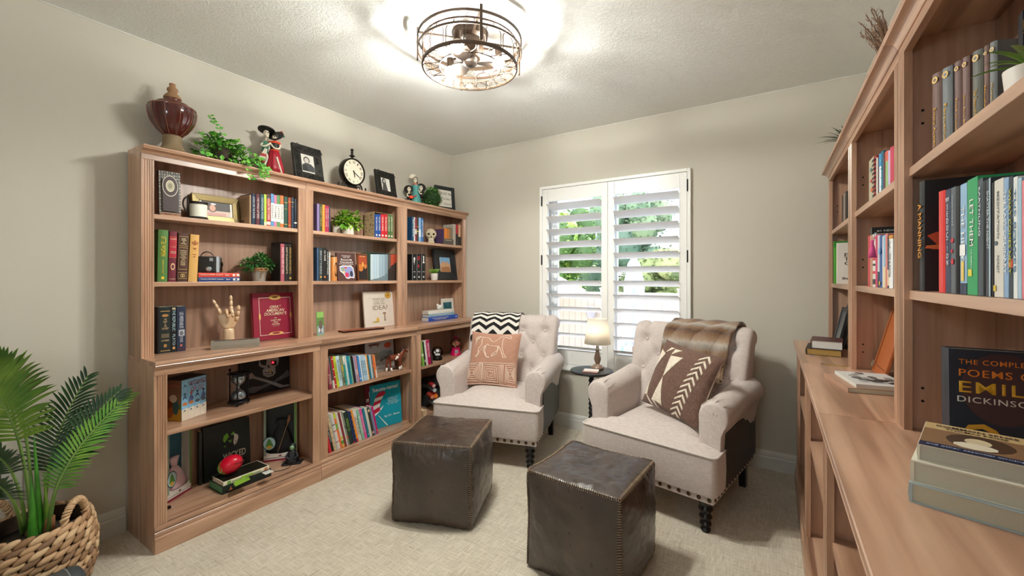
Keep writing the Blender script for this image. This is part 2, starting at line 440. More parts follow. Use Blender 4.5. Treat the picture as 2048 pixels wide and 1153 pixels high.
b.box(mxx-.03, mxx+.03, y0, y1, WZ0, WZ1).box(WX0+o, WX0+o+.03, y0+.02, y1, WZ0, WZ1).box(mxx-.06, mxx-.03, y0+.02, y1, WZ0, WZ1)
b.build('window_frame', VINYL, win, bevel=.003)
gm, gnt, gb = nodes_of('window_glass')
tr = N(gnt, 'ShaderNodeBsdfTransparent'); gl = N(gnt, 'ShaderNodeBsdfGlossy'); gl.inputs['Roughness'].default_value = 0
fr = N(gnt, 'ShaderNodeFresnel'); fr.inputs['IOR'].default_value = 1.3; mxs = N(gnt, 'ShaderNodeMixShader')
gnt.links.new(fr.outputs[0], mxs.inputs[0]); gnt.links.new(tr.outputs[0], mxs.inputs[1]); gnt.links.new(gl.outputs[0], mxs.inputs[2])
gnt.links.new(mxs.outputs[0], gnt.nodes['Material Output'].inputs['Surface'])
GLASS = gm
MB().box(WX0+o, mxx-.03, y0+.03, y0+.034, WZ0+o, WZ1-o).build('glass_pane', GLASS, win)
MB().box(mxx+.03, WX1-o, y0+.03, y0+.034, WZ0+o, WZ1-o).build('glass_pane', GLASS, win)
BLK = M('#16130f', .4, .6)
def shutter(x0, x1, side, label):
    root = empty('plantation_shutter', (x0, 3.146, .53), 0, label, 'shutter', 'window shutter panels')
    W = x1-x0; H = 1.456; t = .028; s = .05
    b = MB().box(0, s, 0, t, 0, H).box(W-s, W, 0, t, 0, H); b.build('stile', SHUT, root, bevel=.002)
    MB().box(s, W-s, .002, t, H-.104, H).build('top_rail', SHUT, root, bevel=.002)
    MB().box(s, W-s, .002, t, 0, .116).build('bottom_rail', SHUT, root, bevel=.002)
    bd = MB()
    for xx in (s-.004, W-s): bd.box(xx, xx+.004, -.003, 0, .0, H)
    bd.build('bead', SHUT, root)
    n = 14; prof = []
    for i in range(n):
        a = 2*pi*i/n; prof.append((.057*cos(a), .0052*sin(a)*(1 if abs(cos(a)) < .95 else .8)))
    ta = R(23)
    for i in range(12):
        zc = 1.856-.53-.0225-i*.1064
        pp = [(p*cos(ta)-q*sin(ta)*0, -p*sin(ta)+q*cos(ta)) for p, q in prof]
        lb = MB().prism([(t/2+a, zc+c_) for a, c_ in pp], s+.002, W-s-.002, axes='yzx')
        lb.build('louver', SHUT, root, smooth=50, fixn=True)
    xh = W+.0015 if side > 0 else -.0085
    for zh in (1.36, .86, .3):
        MB().box(xh-.001, xh+.008, -.006, .006, zh-.04, zh+.04).tube([(xh+.003, -.007, zh-.043), (xh+.003, -.007, zh+.043)], .004, 8).build('hinge', BLK, root)
    return root
shutter(fx0+.026, mxx-.001, -1, 'white plantation shutter panel hinged on the left side of the window')
shutter(mxx+.001, fx1-.026, 1, 'white plantation shutter panel hinged on the right side, beside the fur throw chair')
# wall outlet
out = empty('wall_outlet', (XWL, .36, .37), RL, 'white double wall outlet low on the left wall behind the palm', 'outlet')
MB().box(-.036, .036, -.006, 0, -.058, .058).build('cover_plate', TRIM, out, bevel=.002)
for zz in (-.02, .02):
    s_ = MB().lathe([(.001, 0), (.0165, 0), (.0165, .003), (.001, .003)], 20, T=Matrix.Translation((0, -.0058, zz)) @ Matrix.Rotation(R(90), 4, 'X')).build('socket', TRIM, out)
    MB().box(-.008, -.006, -.0093, -.0085, zz-.004, zz+.006).box(.006, .008, -.0093, -.0085, zz-.004, zz+.006).build('slot', BLK, s_)
# ---------------------------------------------------------------- outside
ZG = -.9
struct('patio_ground', MB().box(-20, 12, YB+.25, 22, ZG-.1, ZG), M('#d6cfc4', .8, var=.06, scale=3))
fence = empty('garden_fence', (-5, 11, ZG), 0, 'long pale panelled garden fence seen through the shutters', 'fence')
FEN = M('#a89e94', .7, var=.04, scale=4)
for i in range(9):
    x = -9+i*2.0
    MB().box(x, x+.12, -.07, .07, 0, 1.84).box(x-.02, x+.14, -.09, .09, 1.84, 1.88).build('fence_post', FEN, fence)
    pb = MB()
    for k in range(10): pb.box(x+.12+k*.188, x+.12+(k+1)*.188-.006, -.02, .02, .05, 1.7)
    pb.box(x+.12, x+2, -.035, .035, 1.7, 1.76).build('fence_panel', FEN, fence)
def leafy(name, loc, rad, n, cols, label, leaf=.13, trunk=.1, th=1.0, group=None, seed=1):
    rnd = random.Random(seed)
    root = empty(name, loc, 0, label, 'tree', group)
    MB().tube([(0,0,0), (.03,.02,th*.6), (0,0,th+rad[2]*.6)], [trunk, trunk*.8, trunk*.4], 8).build('trunk', M('#5b4636', .9, var=.2), root)
    b = MB(); ms = [M(c, .6, var=.2) for c in cols]
    lumps = [(Vector((rnd.uniform(-1,1)*rad[0]*.75, rnd.uniform(-1,1)*rad[1]*.7, th+rad[2]+rnd.uniform(-.8,.8)*rad[2])), rnd.uniform(.35,.6)) for _ in range(16)]
    for i in range(n):
        c, s = rnd.choice(lumps)
        v = Vector((rnd.gauss(0,1), rnd.gauss(0,1), rnd.gauss(0,1))).normalized()
        p = c + Vector((v.x*rad[0]*s, v.y*rad[1]*s, v.z*rad[2]*s))*rnd.uniform(.75, 1.05)
        T = Matrix.Translation(p) @ Matrix.Rotation(rnd.uniform(0, 6.3), 4, 'Z') @ Matrix.Rotation(rnd.uniform(-1, 1), 4, 'X')
        l = leaf*rnd.uniform(.6, 1.3)
        b.add([(-l*.5,0,0), (0,-l*.3,.02), (l*.5,0,0), (0,l*.3,.02)], [(0,1,2,3)], rnd.randrange(len(ms)), T)
    for c, s in lumps:
        b.ball(c, (rad[0]*s*.8, rad[1]*s*.8, rad[2]*s*.8), 12, 8, rnd.randrange(len(ms)))
    b.build('foliage', ms, root)
    return root
G1 = ('#4d7426', '#678a30', '#34561f', '#7d9c40'); G2 = ('#4c6a55', '#5f7b5d', '#385546', '#708563'); G3 = ('#5f7040', '#74834f', '#4c5e37', '#8a9462')
leafy('hedge_tree', (-6.5, 13.0, ZG), (1.55, .7, 1.9), 4200, G1, 'bright green leafy tree behind the fence, seen through the left shutter', th=.7, seed=3)
leafy('hedge_tree', (-10.6, 13.6, ZG), (1.7, .8, 1.9), 3000, G1, 'yellowish green leafy tree at the far left, behind the pavilion roof', th=.8, seed=4)
leafy('hedge_tree', (-4.6, 15.6, ZG), (1.6, .8, 2.1), 3000, G2, 'tall bluish green tree straight behind the middle of the window', th=1.0, seed=5)
leafy('hedge_tree', (-2.6, 12.9, ZG), (1.35, .6, 1.2), 3000, G3, 'olive green hedge tree behind the closed patio umbrella', th=.6, seed=6)
leafy('hedge_tree', (.75, 12.9, ZG), (1.35, .6, 1.05), 2800, G3, 'olive green hedge at the far right of the right shutter', th=.6, seed=7)
pv = empty('garden_pavilion', (-6.6, 9.4, ZG), R(-8), 'white roofed garden pavilion with rusty brown post, seen through the left shutter', 'pavilion')
RUST = M('#8a5a41', .7, var=.1)
MB().prism([(-2.3, 2.15), (2.3, 1.75), (2.3, 1.83), (.2, 2.75), (-2.3, 2.75)], -1.2, 1.2, axes='xzy').build('roof', M('#e6dfd8', .6), pv, fixn=True)
for x in (-1.8, 1.05):
    MB().box(x-.09, x+.09, -1.1, -.92, 0, 2.1).build('post', RUST, pv)
    MB().tube([(x, -1.0, 1.45), (x+.5, -1.0, 2.0)], .06, 6).build('brace', RUST, pv); MB().tube([(x, -1.0, 1.45), (x-.5, -1.0, 2.05)], .06, 6).build('brace', RUST, pv)
MB().box(-1.8, 1.05, -1.08, -.94, 2.0, 2.14).build('beam', RUST, pv)
um = empty('patio_umbrella', (-2.15, 7.6, ZG), 0, 'closed blue grey patio umbrella standing outside the right shutter', 'umbrella')
MB().tube([(0,0,.05), (0,0,2.6)], .025, 10).build('pole', M('#6b6259', .4, .5), um)
MB().lathe([(.001, .9), (.2, .92), (.17, 1.3), (.15, 1.6), (.17, 2.0), (.1, 2.4), (.01, 2.55)], 24, flute=lambda a, i: 1+.16*sin(a*7)).build('canopy', M('#8f97ad', .8, var=.15, scale=6), um, smooth=True)
MB().lathe([(.001, 0), (.28, 0), (.28, .05), (.05, .09), (.001, .09)], 20).build('base', M('#8b857c', .7), um)
for i, (u, v, lb) in enumerate(((1181, 627, 'small grey fence lantern seen just above the table lamp shade'), (1247, 631, 'small grey fence lantern seen at the left edge of the right shutter'))):
    p = PY(u, v, 10.78)
    ln = empty('fence_lantern', p, 0, lb, 'lantern', 'fence lanterns')
    MB().lathe([(.001, -.16), (.1, -.13), (.17, .16), (.001, .2)], 6).build('housing', M('#8d8f98', .5, .3), ln)
    MB().box(-.04, .04, 0, .08, -.05, .05).build('bracket', M('#5b5b5e', .5), ln)
ag = empty('agave', PZ(1242, 724, ZG) * .8 + Vector((0, 0, ZG*.2)), 0, 'spiky blue green agave on the patio, low in the right shutter', 'plant'); ag.location.z = ZG
for k in range(16):
    a = k*2.4; t_ = .5+.4*random.random(); r0 = .5*random.random()+.25
    MB().tube([(0,0,.02), (cos(a)*r0*.5, sin(a)*r0*.5, t_*.7), (cos(a)*r0, sin(a)*r0, t_)], [.05, .04, .003], 6).build('blade', M('#6f9299', .5), ag)
# ================================================================ BOOKCASES
WC = ('#906a50', '#b98f73', '#d1aa8c')
WV = wood('walnut_vertical', 2, WC); WH = wood('walnut_horizontal', 0, WC)
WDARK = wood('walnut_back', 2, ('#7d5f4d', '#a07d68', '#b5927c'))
HY, CYF, BYF = -.175, -.345, -.328        # local fronts of hutch, counter, base (wall at y=0)
def fluted(x0, x1, y, dpt):
    """outline (x,y) of a stile whose front at y carries three grooves"""
    p = [(x0, y+dpt), (x0, y)]
    w_ = x1-x0
    for c in (.22, .41, .6, .79):
        g = x0+w_*c
        p += [(g-.0035, y), (g-.0015, y+.0028), (g+.0015, y+.0028), (g+.0035, y)]
    return p + [(x1, y), (x1, y+dpt)]
def bookcase(loc, rz, label, lower_label=None):
    root = empty('bookcase', loc, rz, label, 'bookcase', 'bookcase units')
    W = UW; st = .05; t = .02
    for x0 in (0.001, W-t-.001):
        MB().box(x0, x0+t, HY+.012, 0, .86, 1.845).build('side_panel', WV, root)
        MB().box(x0, x0+t, BYF+.012, 0, 0, .84).build('side_panel', WV, root)
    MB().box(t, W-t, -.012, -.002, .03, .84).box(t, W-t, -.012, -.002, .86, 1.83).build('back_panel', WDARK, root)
    for x0 in (0, W-st):
        MB().prism(fluted(x0+.001, x0+st-.001, HY, .016), .86, 1.8).build('stile', WV, root, fixn=True)
        MB().prism(fluted(x0+.001, x0+st-.001, BYF, .016), .115, .797).build('stile', WV, root, fixn=True)
    MB().box(.001, W-.001, HY, HY+.016, 1.797, 1.83).build('header_rail', WH, root, bevel=.001)
    # crown: cove under a two step lip
    cv = [(HY-.003, 1.822), (HY-.004, 1.826)] + [(HY-.006-.02*(1-cos(a)), 1.826+.016*sin(a)) for a in [pi/2*i/6 for i in range(1, 7)]]
    cv += [(HY-.03, 1.842), (HY-.032, 1.845), (HY-.03, 1.848), (HY-.027, 1.8495), (HY-.03, 1.851), (HY-.031, 1.858), (HY-.028, 1.86), (HY+.02, 1.86), (HY+.02, 1.822)]
    MB().prism(cv, 0.0008, W-.0008, axes='yzx').build('crown', WH, root, fixn=True)
    MB().box(.0008, W-.0008, HY+.02, 0, 1.836, 1.8598).build('top_board', WH, root)
    # hutch shelves
    for z in (1.543, 1.217):
        MB().box(t+.002, W-t-.002, HY+.01, -.013, z-.022, z).build('shelf', WH, root, bevel=.0012)
    # countertop with moulded nose
    nose = [(0, .84), (CYF+.018, .838), (CYF+.014, .826), (CYF+.006, .832), (CYF+.004, .8365), (CYF, .84), (CYF+.002, .8435), (CYF+.0035, .8445), (CYF, .846), (CYF, .858), (CYF+.002, .86), (0, .86)]
    MB().prism(nose, .0008, W-.0008, axes='yzx').build('countertop', WH, root, fixn=True)
    MB().box(.001, W-.001, BYF, BYF+.016, .793, .838).build('apron_rail', WH, root, bevel=.001)
    MB().box(t+.002, W-t-.002, BYF+.012, -.013, .512, .534).build('shelf', WH, root, bevel=.0012)
    MB().box(t, W-t, BYF+.004, -.013, .098, .12).build('bottom_deck', WH, root)
    pl = [(BYF+.02, 0), (BYF-.012, 0), (BYF-.012, .062), (BYF-.010, .068), (BYF-.006, .07), (BYF-.0075, .082), (BYF-.004, .09), (BYF-.0005, .094), (BYF-.006, .1), (BYF-.006, .113), (BYF-.003, .12), (BYF+.02, .12)]
    MB().prism(pl, .001, W-.001, axes='yzx').build('plinth', WH, root, fixn=True)
    hole = None
    for x, sx in ((t+.001, 1), (W-t-.001, -1)):
        for z in (.93, .962, 1.28, 1.312, 1.62, 1.652):
            for y in (-.135, -.05):
                if hole is None:
                    hole = MB().lathe([(.0001, -.0006), (.0032, -.0006), (.0032, .0006), (.0001, .0006)], 8).build('peg_hole', BLK, root); o = hole
                else: o = hole.copy(); COL.objects.link(o); o.parent = root
                o.location = (x+sx*.0004, y, z); o.rotation_euler = (0, R(90)*sx, 0)
    return root
bc = bookcase((XWL+.018, YL0, 0), RL, 'walnut bookcase unit nearest the potted palm, holding the red urn on top')
def another(loc, rz, label):
    c = copy_tree(bc); c.location = loc; c.rotation_euler = (0, 0, rz); c['label'] = label; return c
another((XWL+.018, YL0+UW, 0), RL, 'middle walnut bookcase unit on the left wall, under the round clock')
another((XWL+.018, YL0+2*UW, 0), RL, 'walnut bookcase unit in the far left corner behind the chevron throw chair')
another((XWR-.015, YR1, 0), RR, 'far walnut bookcase unit on the right, nearest the window wall')
another((XWR-.015, YR1-UW, 0), RR, 'middle walnut bookcase unit of the right hand wall')
another((XWR-.015, YR1-2*UW, 0), RR, 'nearest walnut bookcase unit at the right edge of the photo')
XLH = XWL+.018-HY      # left hutch front plane  (about -2.497)
XLC = XWL+.018-CYF     # left counter front
XLB = XWL+.018-BYF     # left base front
XRH = XWR-.015+HY; XRC = XWR-.015+CYF; XRB = XWR-.015+BYF
ZA, ZB_, ZCT, ZD, ZE = 1.5432, 1.2172, .8602, .5342, .1202
ZTOP = 1.8602
# ================================================================ ARMCHAIRS
def fabric(name, c0, c1, sc=420, bump=.25):
    m, nt, b = nodes_of(name); L = nt.links
    b.inputs['Roughness'].default_value = .9; b.inputs['Sheen Weight'].default_value = .2
    tc = N(nt, 'ShaderNodeTexCoord'); f = []
    for v in ((1, 1, .12), (.12, .12, 1)):
        mp = N(nt, 'ShaderNodeMapping'); mp.inputs['Scale'].default_value = v; L.new(tc.outputs['Object'], mp.inputs[0])
        n = N(nt, 'ShaderNodeTexNoise'); n.inputs['Scale'].default_value = sc; n.inputs['Detail'].default_value = 1; L.new(mp.outputs[0], n.inputs['Vector']); f.append(n)
    a = N(nt, 'ShaderNodeMath', operation='ADD'); L.new(f[0].outputs['Fac'], a.inputs[0]); L.new(f[1].outputs['Fac'], a.inputs[1])
    h = N(nt, 'ShaderNodeMath', operation='MULTIPLY'); h.inputs[1].default_value = .5; L.new(a.outputs[0], h.inputs[0])
    r = ramp(nt, [(.35, c0), (.65, c1)]); L.new(h.outputs[0], r.inputs[0]); L.new(r.outputs[0], b.inputs['Base Color'])
    bp = N(nt, 'ShaderNodeBump'); bp.inputs['Strength'].default_value = bump; bp.inputs['Distance'].default_value = .001
    L.new(h.outputs[0], bp.inputs['Height']); L.new(bp.outputs[0], b.inputs['Normal'])
    return m
LINEN = fabric('oatmeal_linen', '#c0b2ab', '#d6cac4'); PIPE = fabric('pale_piping', '#c6bab1', '#dad0ca')
BLEATH = M('#2c2b2a', .38, var=.15, bump=.06, scale=120); EBONY = M('#15110f', .35)
BRASS = M('#5c4a38', .35, .85)
BACKP = [(.345,.2), (.35,.6), (.362,.80), (.392,.832), (.41,.862), (.404,.897), (.375,.924), (.332,.932), (.293,.917), (.264,.878), (.237,.8), (.187,.65), (.137,.5), (.10,.36)]
TUFTS = [(x, z) for z, xs in ((.83, (-.27, -.09, .09, .27)), (.735, (-.18, 0, .18)), (.64, (-.27, -.09, .09, .27)), (.545, (-.18, 0, .18))) for x in xs]
def seg_d(px, pz, a, b):
    dx, dz = b[0]-a[0], b[1]-a[1]; t = max(0, min(1, ((px-a[0])*dx+(pz-a[1])*dz)/(dx*dx+dz*dz)))
    return math.hypot(px-a[0]-t*dx, pz-a[1]-t*dz)
SEGS = [(a, b) for a in TUFTS for b in TUFTS if abs(a[0]-b[0]) < .1 and 0 < a[1]-b[1] < .11] + [((x, .83), (x, 1.02)) for x in (-.27, -.09, .09, .27)] + [((x, .545), (x, .4)) for x in (-.18, 0, .18)]
def back_profile():
    pts = catmull([(0, y, z) for y, z in BACKP], 7)
    return [(p.y, p.z) for p in pts]
BPF = back_profile()
def back_pt(i, x, off=0):
    """point on the upholstered back at profile index i (float) and lateral x, pushed out by off"""
    k = len(BPF); i = max(0, min(k-1.001, i)); a = int(i); f = i-a
    y = BPF[a][0]*(1-f)+BPF[a+1][0]*f; z = BPF[a][1]*(1-f)+BPF[a+1][1]*f
    j0, j1 = max(0, a-1), min(k-1, a+2)
    ty, tz = BPF[j1][0]-BPF[j0][0], BPF[j1][1]-BPF[j0][1]; l = math.hypot(ty, tz) or 1
    ny, nz = tz/l, -ty/l            # outward normal for this winding
    return y, z, ny, nz
def make_chair(name_label):
    root = empty('armchair', (0,0,0), 0, name_label, 'armchair', 'tufted linen armchairs')
    def hw(y): return .262+.108*(1-smoothstep(-.268, -.235, y))
    # seat
    def seat(s, t):
        y = -.385+t*.575; w_ = hw(y); x = (2*s-1)*w_
        cr = .05*(1-abs(2*s-1)**4)*smoothstep(0, .35, t)+.012*(1-abs(2*s-1)**6)*smoothstep(0, .06, t)
        rc = .03
        fx = max(0, abs(x)-(w_-rc)) if y < -.3 else 0
        yy = y + (rc-math.sqrt(max(0, rc*rc-fx*fx)))*(1 if t < .12 else 0)*(1-t/.12 if t < .12 else 0)
        return (x, yy, .388+cr)
    b = MB().grid(seat, 40, 40)
    b.build('seat', LINEN, root, smooth=True, fixn=True)
    def outline(e=0):
        f = -.385+e; o = []
        for a in range(7): an = pi+pi/2*a/6; o.append((-.37+e+.03+.03*cos(an), f+.03+.03*sin(an)))
        for a in range(7): an = 1.5*pi+pi/2*a/6; o.append((.37-e-.03+.03*cos(an), f+.03+.03*sin(an)))
        return o + [(.37-e, -.24), (.262, -.24), (.262, .2), (-.262, .2), (-.262, -.24), (-.37+e, -.24)]
    ap = MB(); o0 = outline(); n = len(o0); rows = [(.2, .006), (.22, 0), (.29, -.006), (.36, -.002), (.389, 0)]
    vs = []
    for z, e in rows: vs += [(x*(1-e*1.5), y*(1-e*1.5), z) for x, y in o0]
    fs = [(r*n+i, r*n+(i+1) % n, (r+1)*n+(i+1) % n, (r+1)*n+i) for r in range(len(rows)-1) for i in range(n)]
    ap.add(vs, fs + [list(range(n))[::-1]]).build('seat_front', LINEN, root, smooth=45)
    pp = [(x, y, .389) for x, y in [(-.262, -.235), (-.37, -.24)] + o0[:14] + [(.37, -.24), (.262, -.235)]]
    MB().tube(pp, .0055, 8).build('piping', PIPE, root, smooth=True)
    # trim band with nailheads
    MB().box(-.355, .355, -.372, .335, .163, .203).build('trim_band', LINEN, root, bevel=.004)
    nh = None
    spots = [(-.335+.67*i/14, -.3725, 0) for i in range(15)] + [(s*.3555, -.35+.66*i/14, s) for s in (-1, 1) for i in range(15)]
    for (x, y, s) in spots:
        if nh is None:
            nh = MB().ball((0,0,0), .0105, 10, 6).build('nailhead', BRASS, root, smooth=True); o = nh
        else:
            o = nh.copy(); COL.objects.link(o); o.parent = root
        o.location = (x, y, .183); o.scale = (1, .5, 1) if s == 0 else (.5, 1, 1)
    # arms
    for sd in (-1, 1):
        cx, r_ = .325, .073
        def section(zc):
            p = [(.258, .2), (.256, .35), (.252, zc-.02)] + [(cx+r_*cos(a), zc+r_*sin(a)) for a in [pi-(pi*1.22)*i/16 for i in range(17)]] + [(.366, zc-.085), (.361, .35), (.361, .2)]
            return p
        b = MB(); vs = []; ys = [(-.287, .80), (-.283, .9), (-.275, .96), (-.26, 1), (-.15, 1), (0, 1), (.12, 1), (.22, 1), (.3, 1)]
        for y, sc in ys:
            zc = .552+.03*smoothstep(-.2, .3, y)
            sec = section(zc); mx_ = sum(p[0] for p in sec)/len(sec)
            for (x, z) in sec:
                x2 = mx_+(x-mx_)*(1-(1-sc)*.7); z2 = z if z < .21 else .42+(z-.42)*(1-(1-sc)*.35)
                curl = .02*smoothstep(.0, .3, y)
                vs.append((sd*(x2+curl*(z > .4)), y, z2))
        n = len(section(.5)); k = len(ys)
        fs = [(i*n+j, i*n+(j+1) % n, (i+1)*n+(j+1) % n, (i+1)*n+j) for i in range(k-1) for j in range(n)] + [list(range(n)), [(k-1)*n+j for j in range(n)]]
        arm = b.add(vs, fs).build('arm', LINEN, root, smooth=50, fixn=True)
        pl = MB()
        for q in range(4):
            a = R(150-q*32)
            p0 = Vector((sd*(cx+.072*cos(a)), -.268, .552+.072*sin(a))); p1 = Vector((sd*(cx+.02*cos(a)), -.290, .53+.03*sin(a))); p2 = Vector((sd*(cx+.075*cos(a-.25)), -.18, .556+.073*sin(a-.25)))
            pl.tube(catmull([p2, p0, p1], 4), [.0006, .001, .0015, .002, .0025, .0022, .0015, .0008, .0004][:9], 6)
        pl.build('pleat', LINEN, arm, smooth=True)
        MB().box(sd*.3635-.006, sd*.3635+.006, -.235, .335, .203, .475).build('side_panel', BLEATH, root, bevel=.003)
    # backrest
    nx, k = 84, len(BPF); vs = []
    for j in range(nx+1):
        s = -1+2*j/nx; 
        for i in range(k):
            y, z, ny, nz = back_pt(i, 0)
            x = s*(.345+.02*smoothstep(.4, .9, z))
            e = max(0, abs(s)-.93)/.07; shr = .02*(1-math.sqrt(max(0, 1-e*e)))
            dep = 0
            if z > .4 and i > k*.5:
                dep = sum(.034*math.exp(-((x-bx)**2+(z-bz)**2)/.0011) for bx, bz in TUFTS)
                dm = min(seg_d(x, z, a, c) for a, c in SEGS)
                dep = max(dep, .013*math.exp(-(dm/.011)**2)) - .008
                dep *= 1-smoothstep(.85, 1, abs(s))
            vs.append((x, y-ny*0-(shr+dep)*ny, z-(shr+dep)*nz))
    fs = [(j*k+i, j*k+i+1, (j+1)*k+i+1, (j+1)*k+i) for j in range(nx) for i in range(k-1)]
    fs += [list(range(k)), [nx*k+i for i in range(k)], ] + [(j*k, (j+1)*k, (j+1)*k+k-1, j*k+k-1) for j in range(nx)]
    back = MB().add(vs, fs).build('backrest', LINEN, root, smooth=60, fixn=True)
    bt = None
    for bx, bz in TUFTS:
        i = min(range(k//2, k), key=lambda q: abs(BPF[q][1]-bz)); y, z, ny, nz = back_pt(i, 0)
        if bt is None: bt = MB().ball((0,0,0), (.011, .006, .011), 12, 8).build('button', LINEN, root, smooth=True); o = bt
        else: o = bt.copy(); COL.objects.link(o); o.parent = root
        o.location = (bx, y-ny*.021, z-nz*.021); o.rotation_euler = (R(-18), 0, 0)
    for sd in (-1, 1):
        pr = [(.001, 0), (.018, 0), (.024, .012), (.017, .024), (.028, .04), (.02, .056), (.031, .075), (.022, .092), (.034, .112), (.026, .13), (.032, .14), (.034, .165), (.001, .165)]
        MB().lathe(pr, 20, c=(sd*.3, -.315, 0)).build('front_leg', EBONY, root, smooth=40)
        b = MB(); x, y = sd*.31, .29
        b.add([(x-.017, y-.005, 0), (x+.017, y-.005, 0), (x+.017, y+.03, 0), (x-.017, y+.03, 0), (x-.022, y-.025, .165), (x+.022, y-.025, .165), (x+.022, y+.022, .165), (x-.022, y+.022, .165)],
              [(0,3,2,1), (4,5,6,7), (0,1,5,4), (1,2,6,5), (2,3,7,6), (3,0,4,7)]).build('back_leg', EBONY, root)
    return root
CH1, CH2 = ((-1.71, 2.588, 0), R(15)), ((-.5135, 2.594, 0), R(-11))
ch = make_chair('oatmeal tufted armchair with the black and white chevron throw over its back')
ch.location = CH1[0]; ch.rotation_euler = (0, 0, CH1[1])
c2 = copy_tree(ch); c2.location = CH2[0]; c2.rotation_euler = (0, 0, CH2[1]); c2['label'] = 'oatmeal tufted armchair with the brown fur throw over its back'
def TM(ch_): return Matrix.Translation(ch_[0]) @ Matrix.Rotation(ch_[1], 4, 'Z')
# ---- throws
def uvmat(name):
    m, nt, b = nodes_of(name); uv = N(nt, 'ShaderNodeUVMap'); uv.uv_map = 'UVMap'
    sp = N(nt, 'ShaderNodeSeparateXYZ'); nt.links.new(uv.outputs[0], sp.inputs[0]); return m, nt, b, sp, uv
def mth(nt, op, a, b_=None, c=None):
    n = N(nt, 'ShaderNodeMath', operation=op)
    for i, x in enumerate((a, b_, c)):
        if x is None: continue
        if isinstance(x, (int, float)): n.inputs[i].default_value = x
        else: nt.links.new(x, n.inputs[i])
    return n.outputs[0]
m, nt, bb, sp, uv = uvmat('chevron_weave'); bb.inputs['Roughness'].default_value = .9
zig = mth(nt, 'PINGPONG', mth(nt, 'MULTIPLY', sp.outputs[0], 3.2), .5)
st = mth(nt, 'FRACT', mth(nt, 'ADD', mth(nt, 'MULTIPLY', sp.outputs[1], 12.5), mth(nt, 'MULTIPLY', zig, 1.25)))
r = ramp(nt, [(0, '#141313'), (.5, '#e9e2da')], 'CONSTANT'); nt.links.new(st, r.inputs[0]); nt.links.new(r.outputs[0], bb.inputs['Base Color'])
CHEV = m
def drape(x0, x1, i0, i1, off, wave, nu=40, nv=110, taper=0, seed=0):
    def fn(u, v):
        i = i0+(i1-i0)*v; y, z, ny, nz = back_pt(i, 0)
        x = x0+(x1-x0)*u + taper*(v-.5)*(u-.5)
        o = off + wave*(.5+.5*sin(u*17+3*sin(v*4+seed)))*(.4+v*.6) 
        if z < .72 and i > len(BPF)*.6: x = max(-.24, min(.24, x))
        return (x, y+ny*o, z+nz*o)
    return fn
kb = len(BPF)
t1 = MB().grid(drape(-.335, .065, kb*.2, kb*.93, .019, .006), 40, 110, uv=True).build('throw_blanket', CHEV, None, smooth=True, solid=.004)
tag(t1, 'black and white chevron throw draped over the left armchair back', 'throw blanket'); t1.matrix_world = TM(CH1)
m, nt, bb, sp, uv = uvmat('faux_fur'); bb.inputs['Roughness'].default_value = .95; bb.inputs['Sheen Weight'].default_value = .6
nz = N(nt, 'ShaderNodeTexNoise'); nz.inputs['Scale'].default_value = 7; nz.inputs['Detail'].default_value = 4; nt.links.new(uv.outputs[0], nz.inputs['Vector'])
st = mth(nt, 'FRACT', mth(nt, 'ADD', mth(nt, 'MULTIPLY', sp.outputs[1], 6.3), mth(nt, 'MULTIPLY', nz.outputs['Fac'], .28)))
r = ramp(nt, [(0, '#6f4a30'), (.2, '#a67b55'), (.42, '#c7a585'), (.55, '#e3d8ca'), (.68, '#b9ab9c'), (.8, '#a87f5a'), (1, '#6f4a30')]); nt.links.new(st, r.inputs[0])
mp = N(nt, 'ShaderNodeMapping'); mp.inputs['Scale'].default_value = (160, 42, 1); nt.links.new(uv.outputs[0], mp.inputs[0])
n2 = N(nt, 'ShaderNodeTexNoise'); n2.inputs['Scale'].default_value = 1; n2.inputs['Detail'].default_value = 5; nt.links.new(mp.outputs[0], n2.inputs['Vector'])
mx = N(nt, 'ShaderNodeMix', data_type='RGBA', blend_type='MULTIPLY'); mx.inputs[0].default_value = .55
r2 = ramp(nt, [(.3, '#8f8f8f'), (.7, '#ffffff')]); nt.links.new(n2.outputs['Fac'], r2.inputs[0])
nt.links.new(r.outputs[0], mx.inputs[6]); nt.links.new(r2.outputs[0], mx.inputs[7]); nt.links.new(mx.outputs[2], bb.inputs['Base Color'])
bp = N(nt, 'ShaderNodeBump'); bp.inputs['Strength'].default_value = .9; bp.inputs['Distance'].default_value = .012; nt.links.new(n2.outputs['Fac'], bp.inputs['Height']); nt.links.new(bp.outputs[0], bb.inputs['Normal'])
FUR = m
def furfn(u, v):
    i = kb*.02+(kb*.86-kb*.02)*v; y, z, ny, nz = back_pt(i, 0)
    sl = .10*smoothstep(.6, 1, v)
    x = -.10-.05*sin(v*3)*smoothstep(.5, 1, v)+.40*u - sl*(.3)
    fold = .014*abs(sin(u*9+v*5+1.2*sin(v*9)))+.006*mnoise.noise((u*9, v*14, 3))
    if z < .72 and v > .5: x = min(.238, x)
    o = .024+fold*(.5+.5*smoothstep(.4, .9, v))
    edge = .02*smoothstep(.9, 1, v)*sin(u*7)
    zz = z+nz*o+edge
    if v < .16: o += .03*(1-v/.16)
    return (x, y+ny*o, zz)
t2 = MB().grid(furfn, 60, 130, uv=True).build('throw_blanket', FUR, None, smooth=True, solid=.014)
tag(t2, 'brown and cream faux fur throw draped over the right armchair back', 'throw blanket'); t2.matrix_world = TM(CH2)
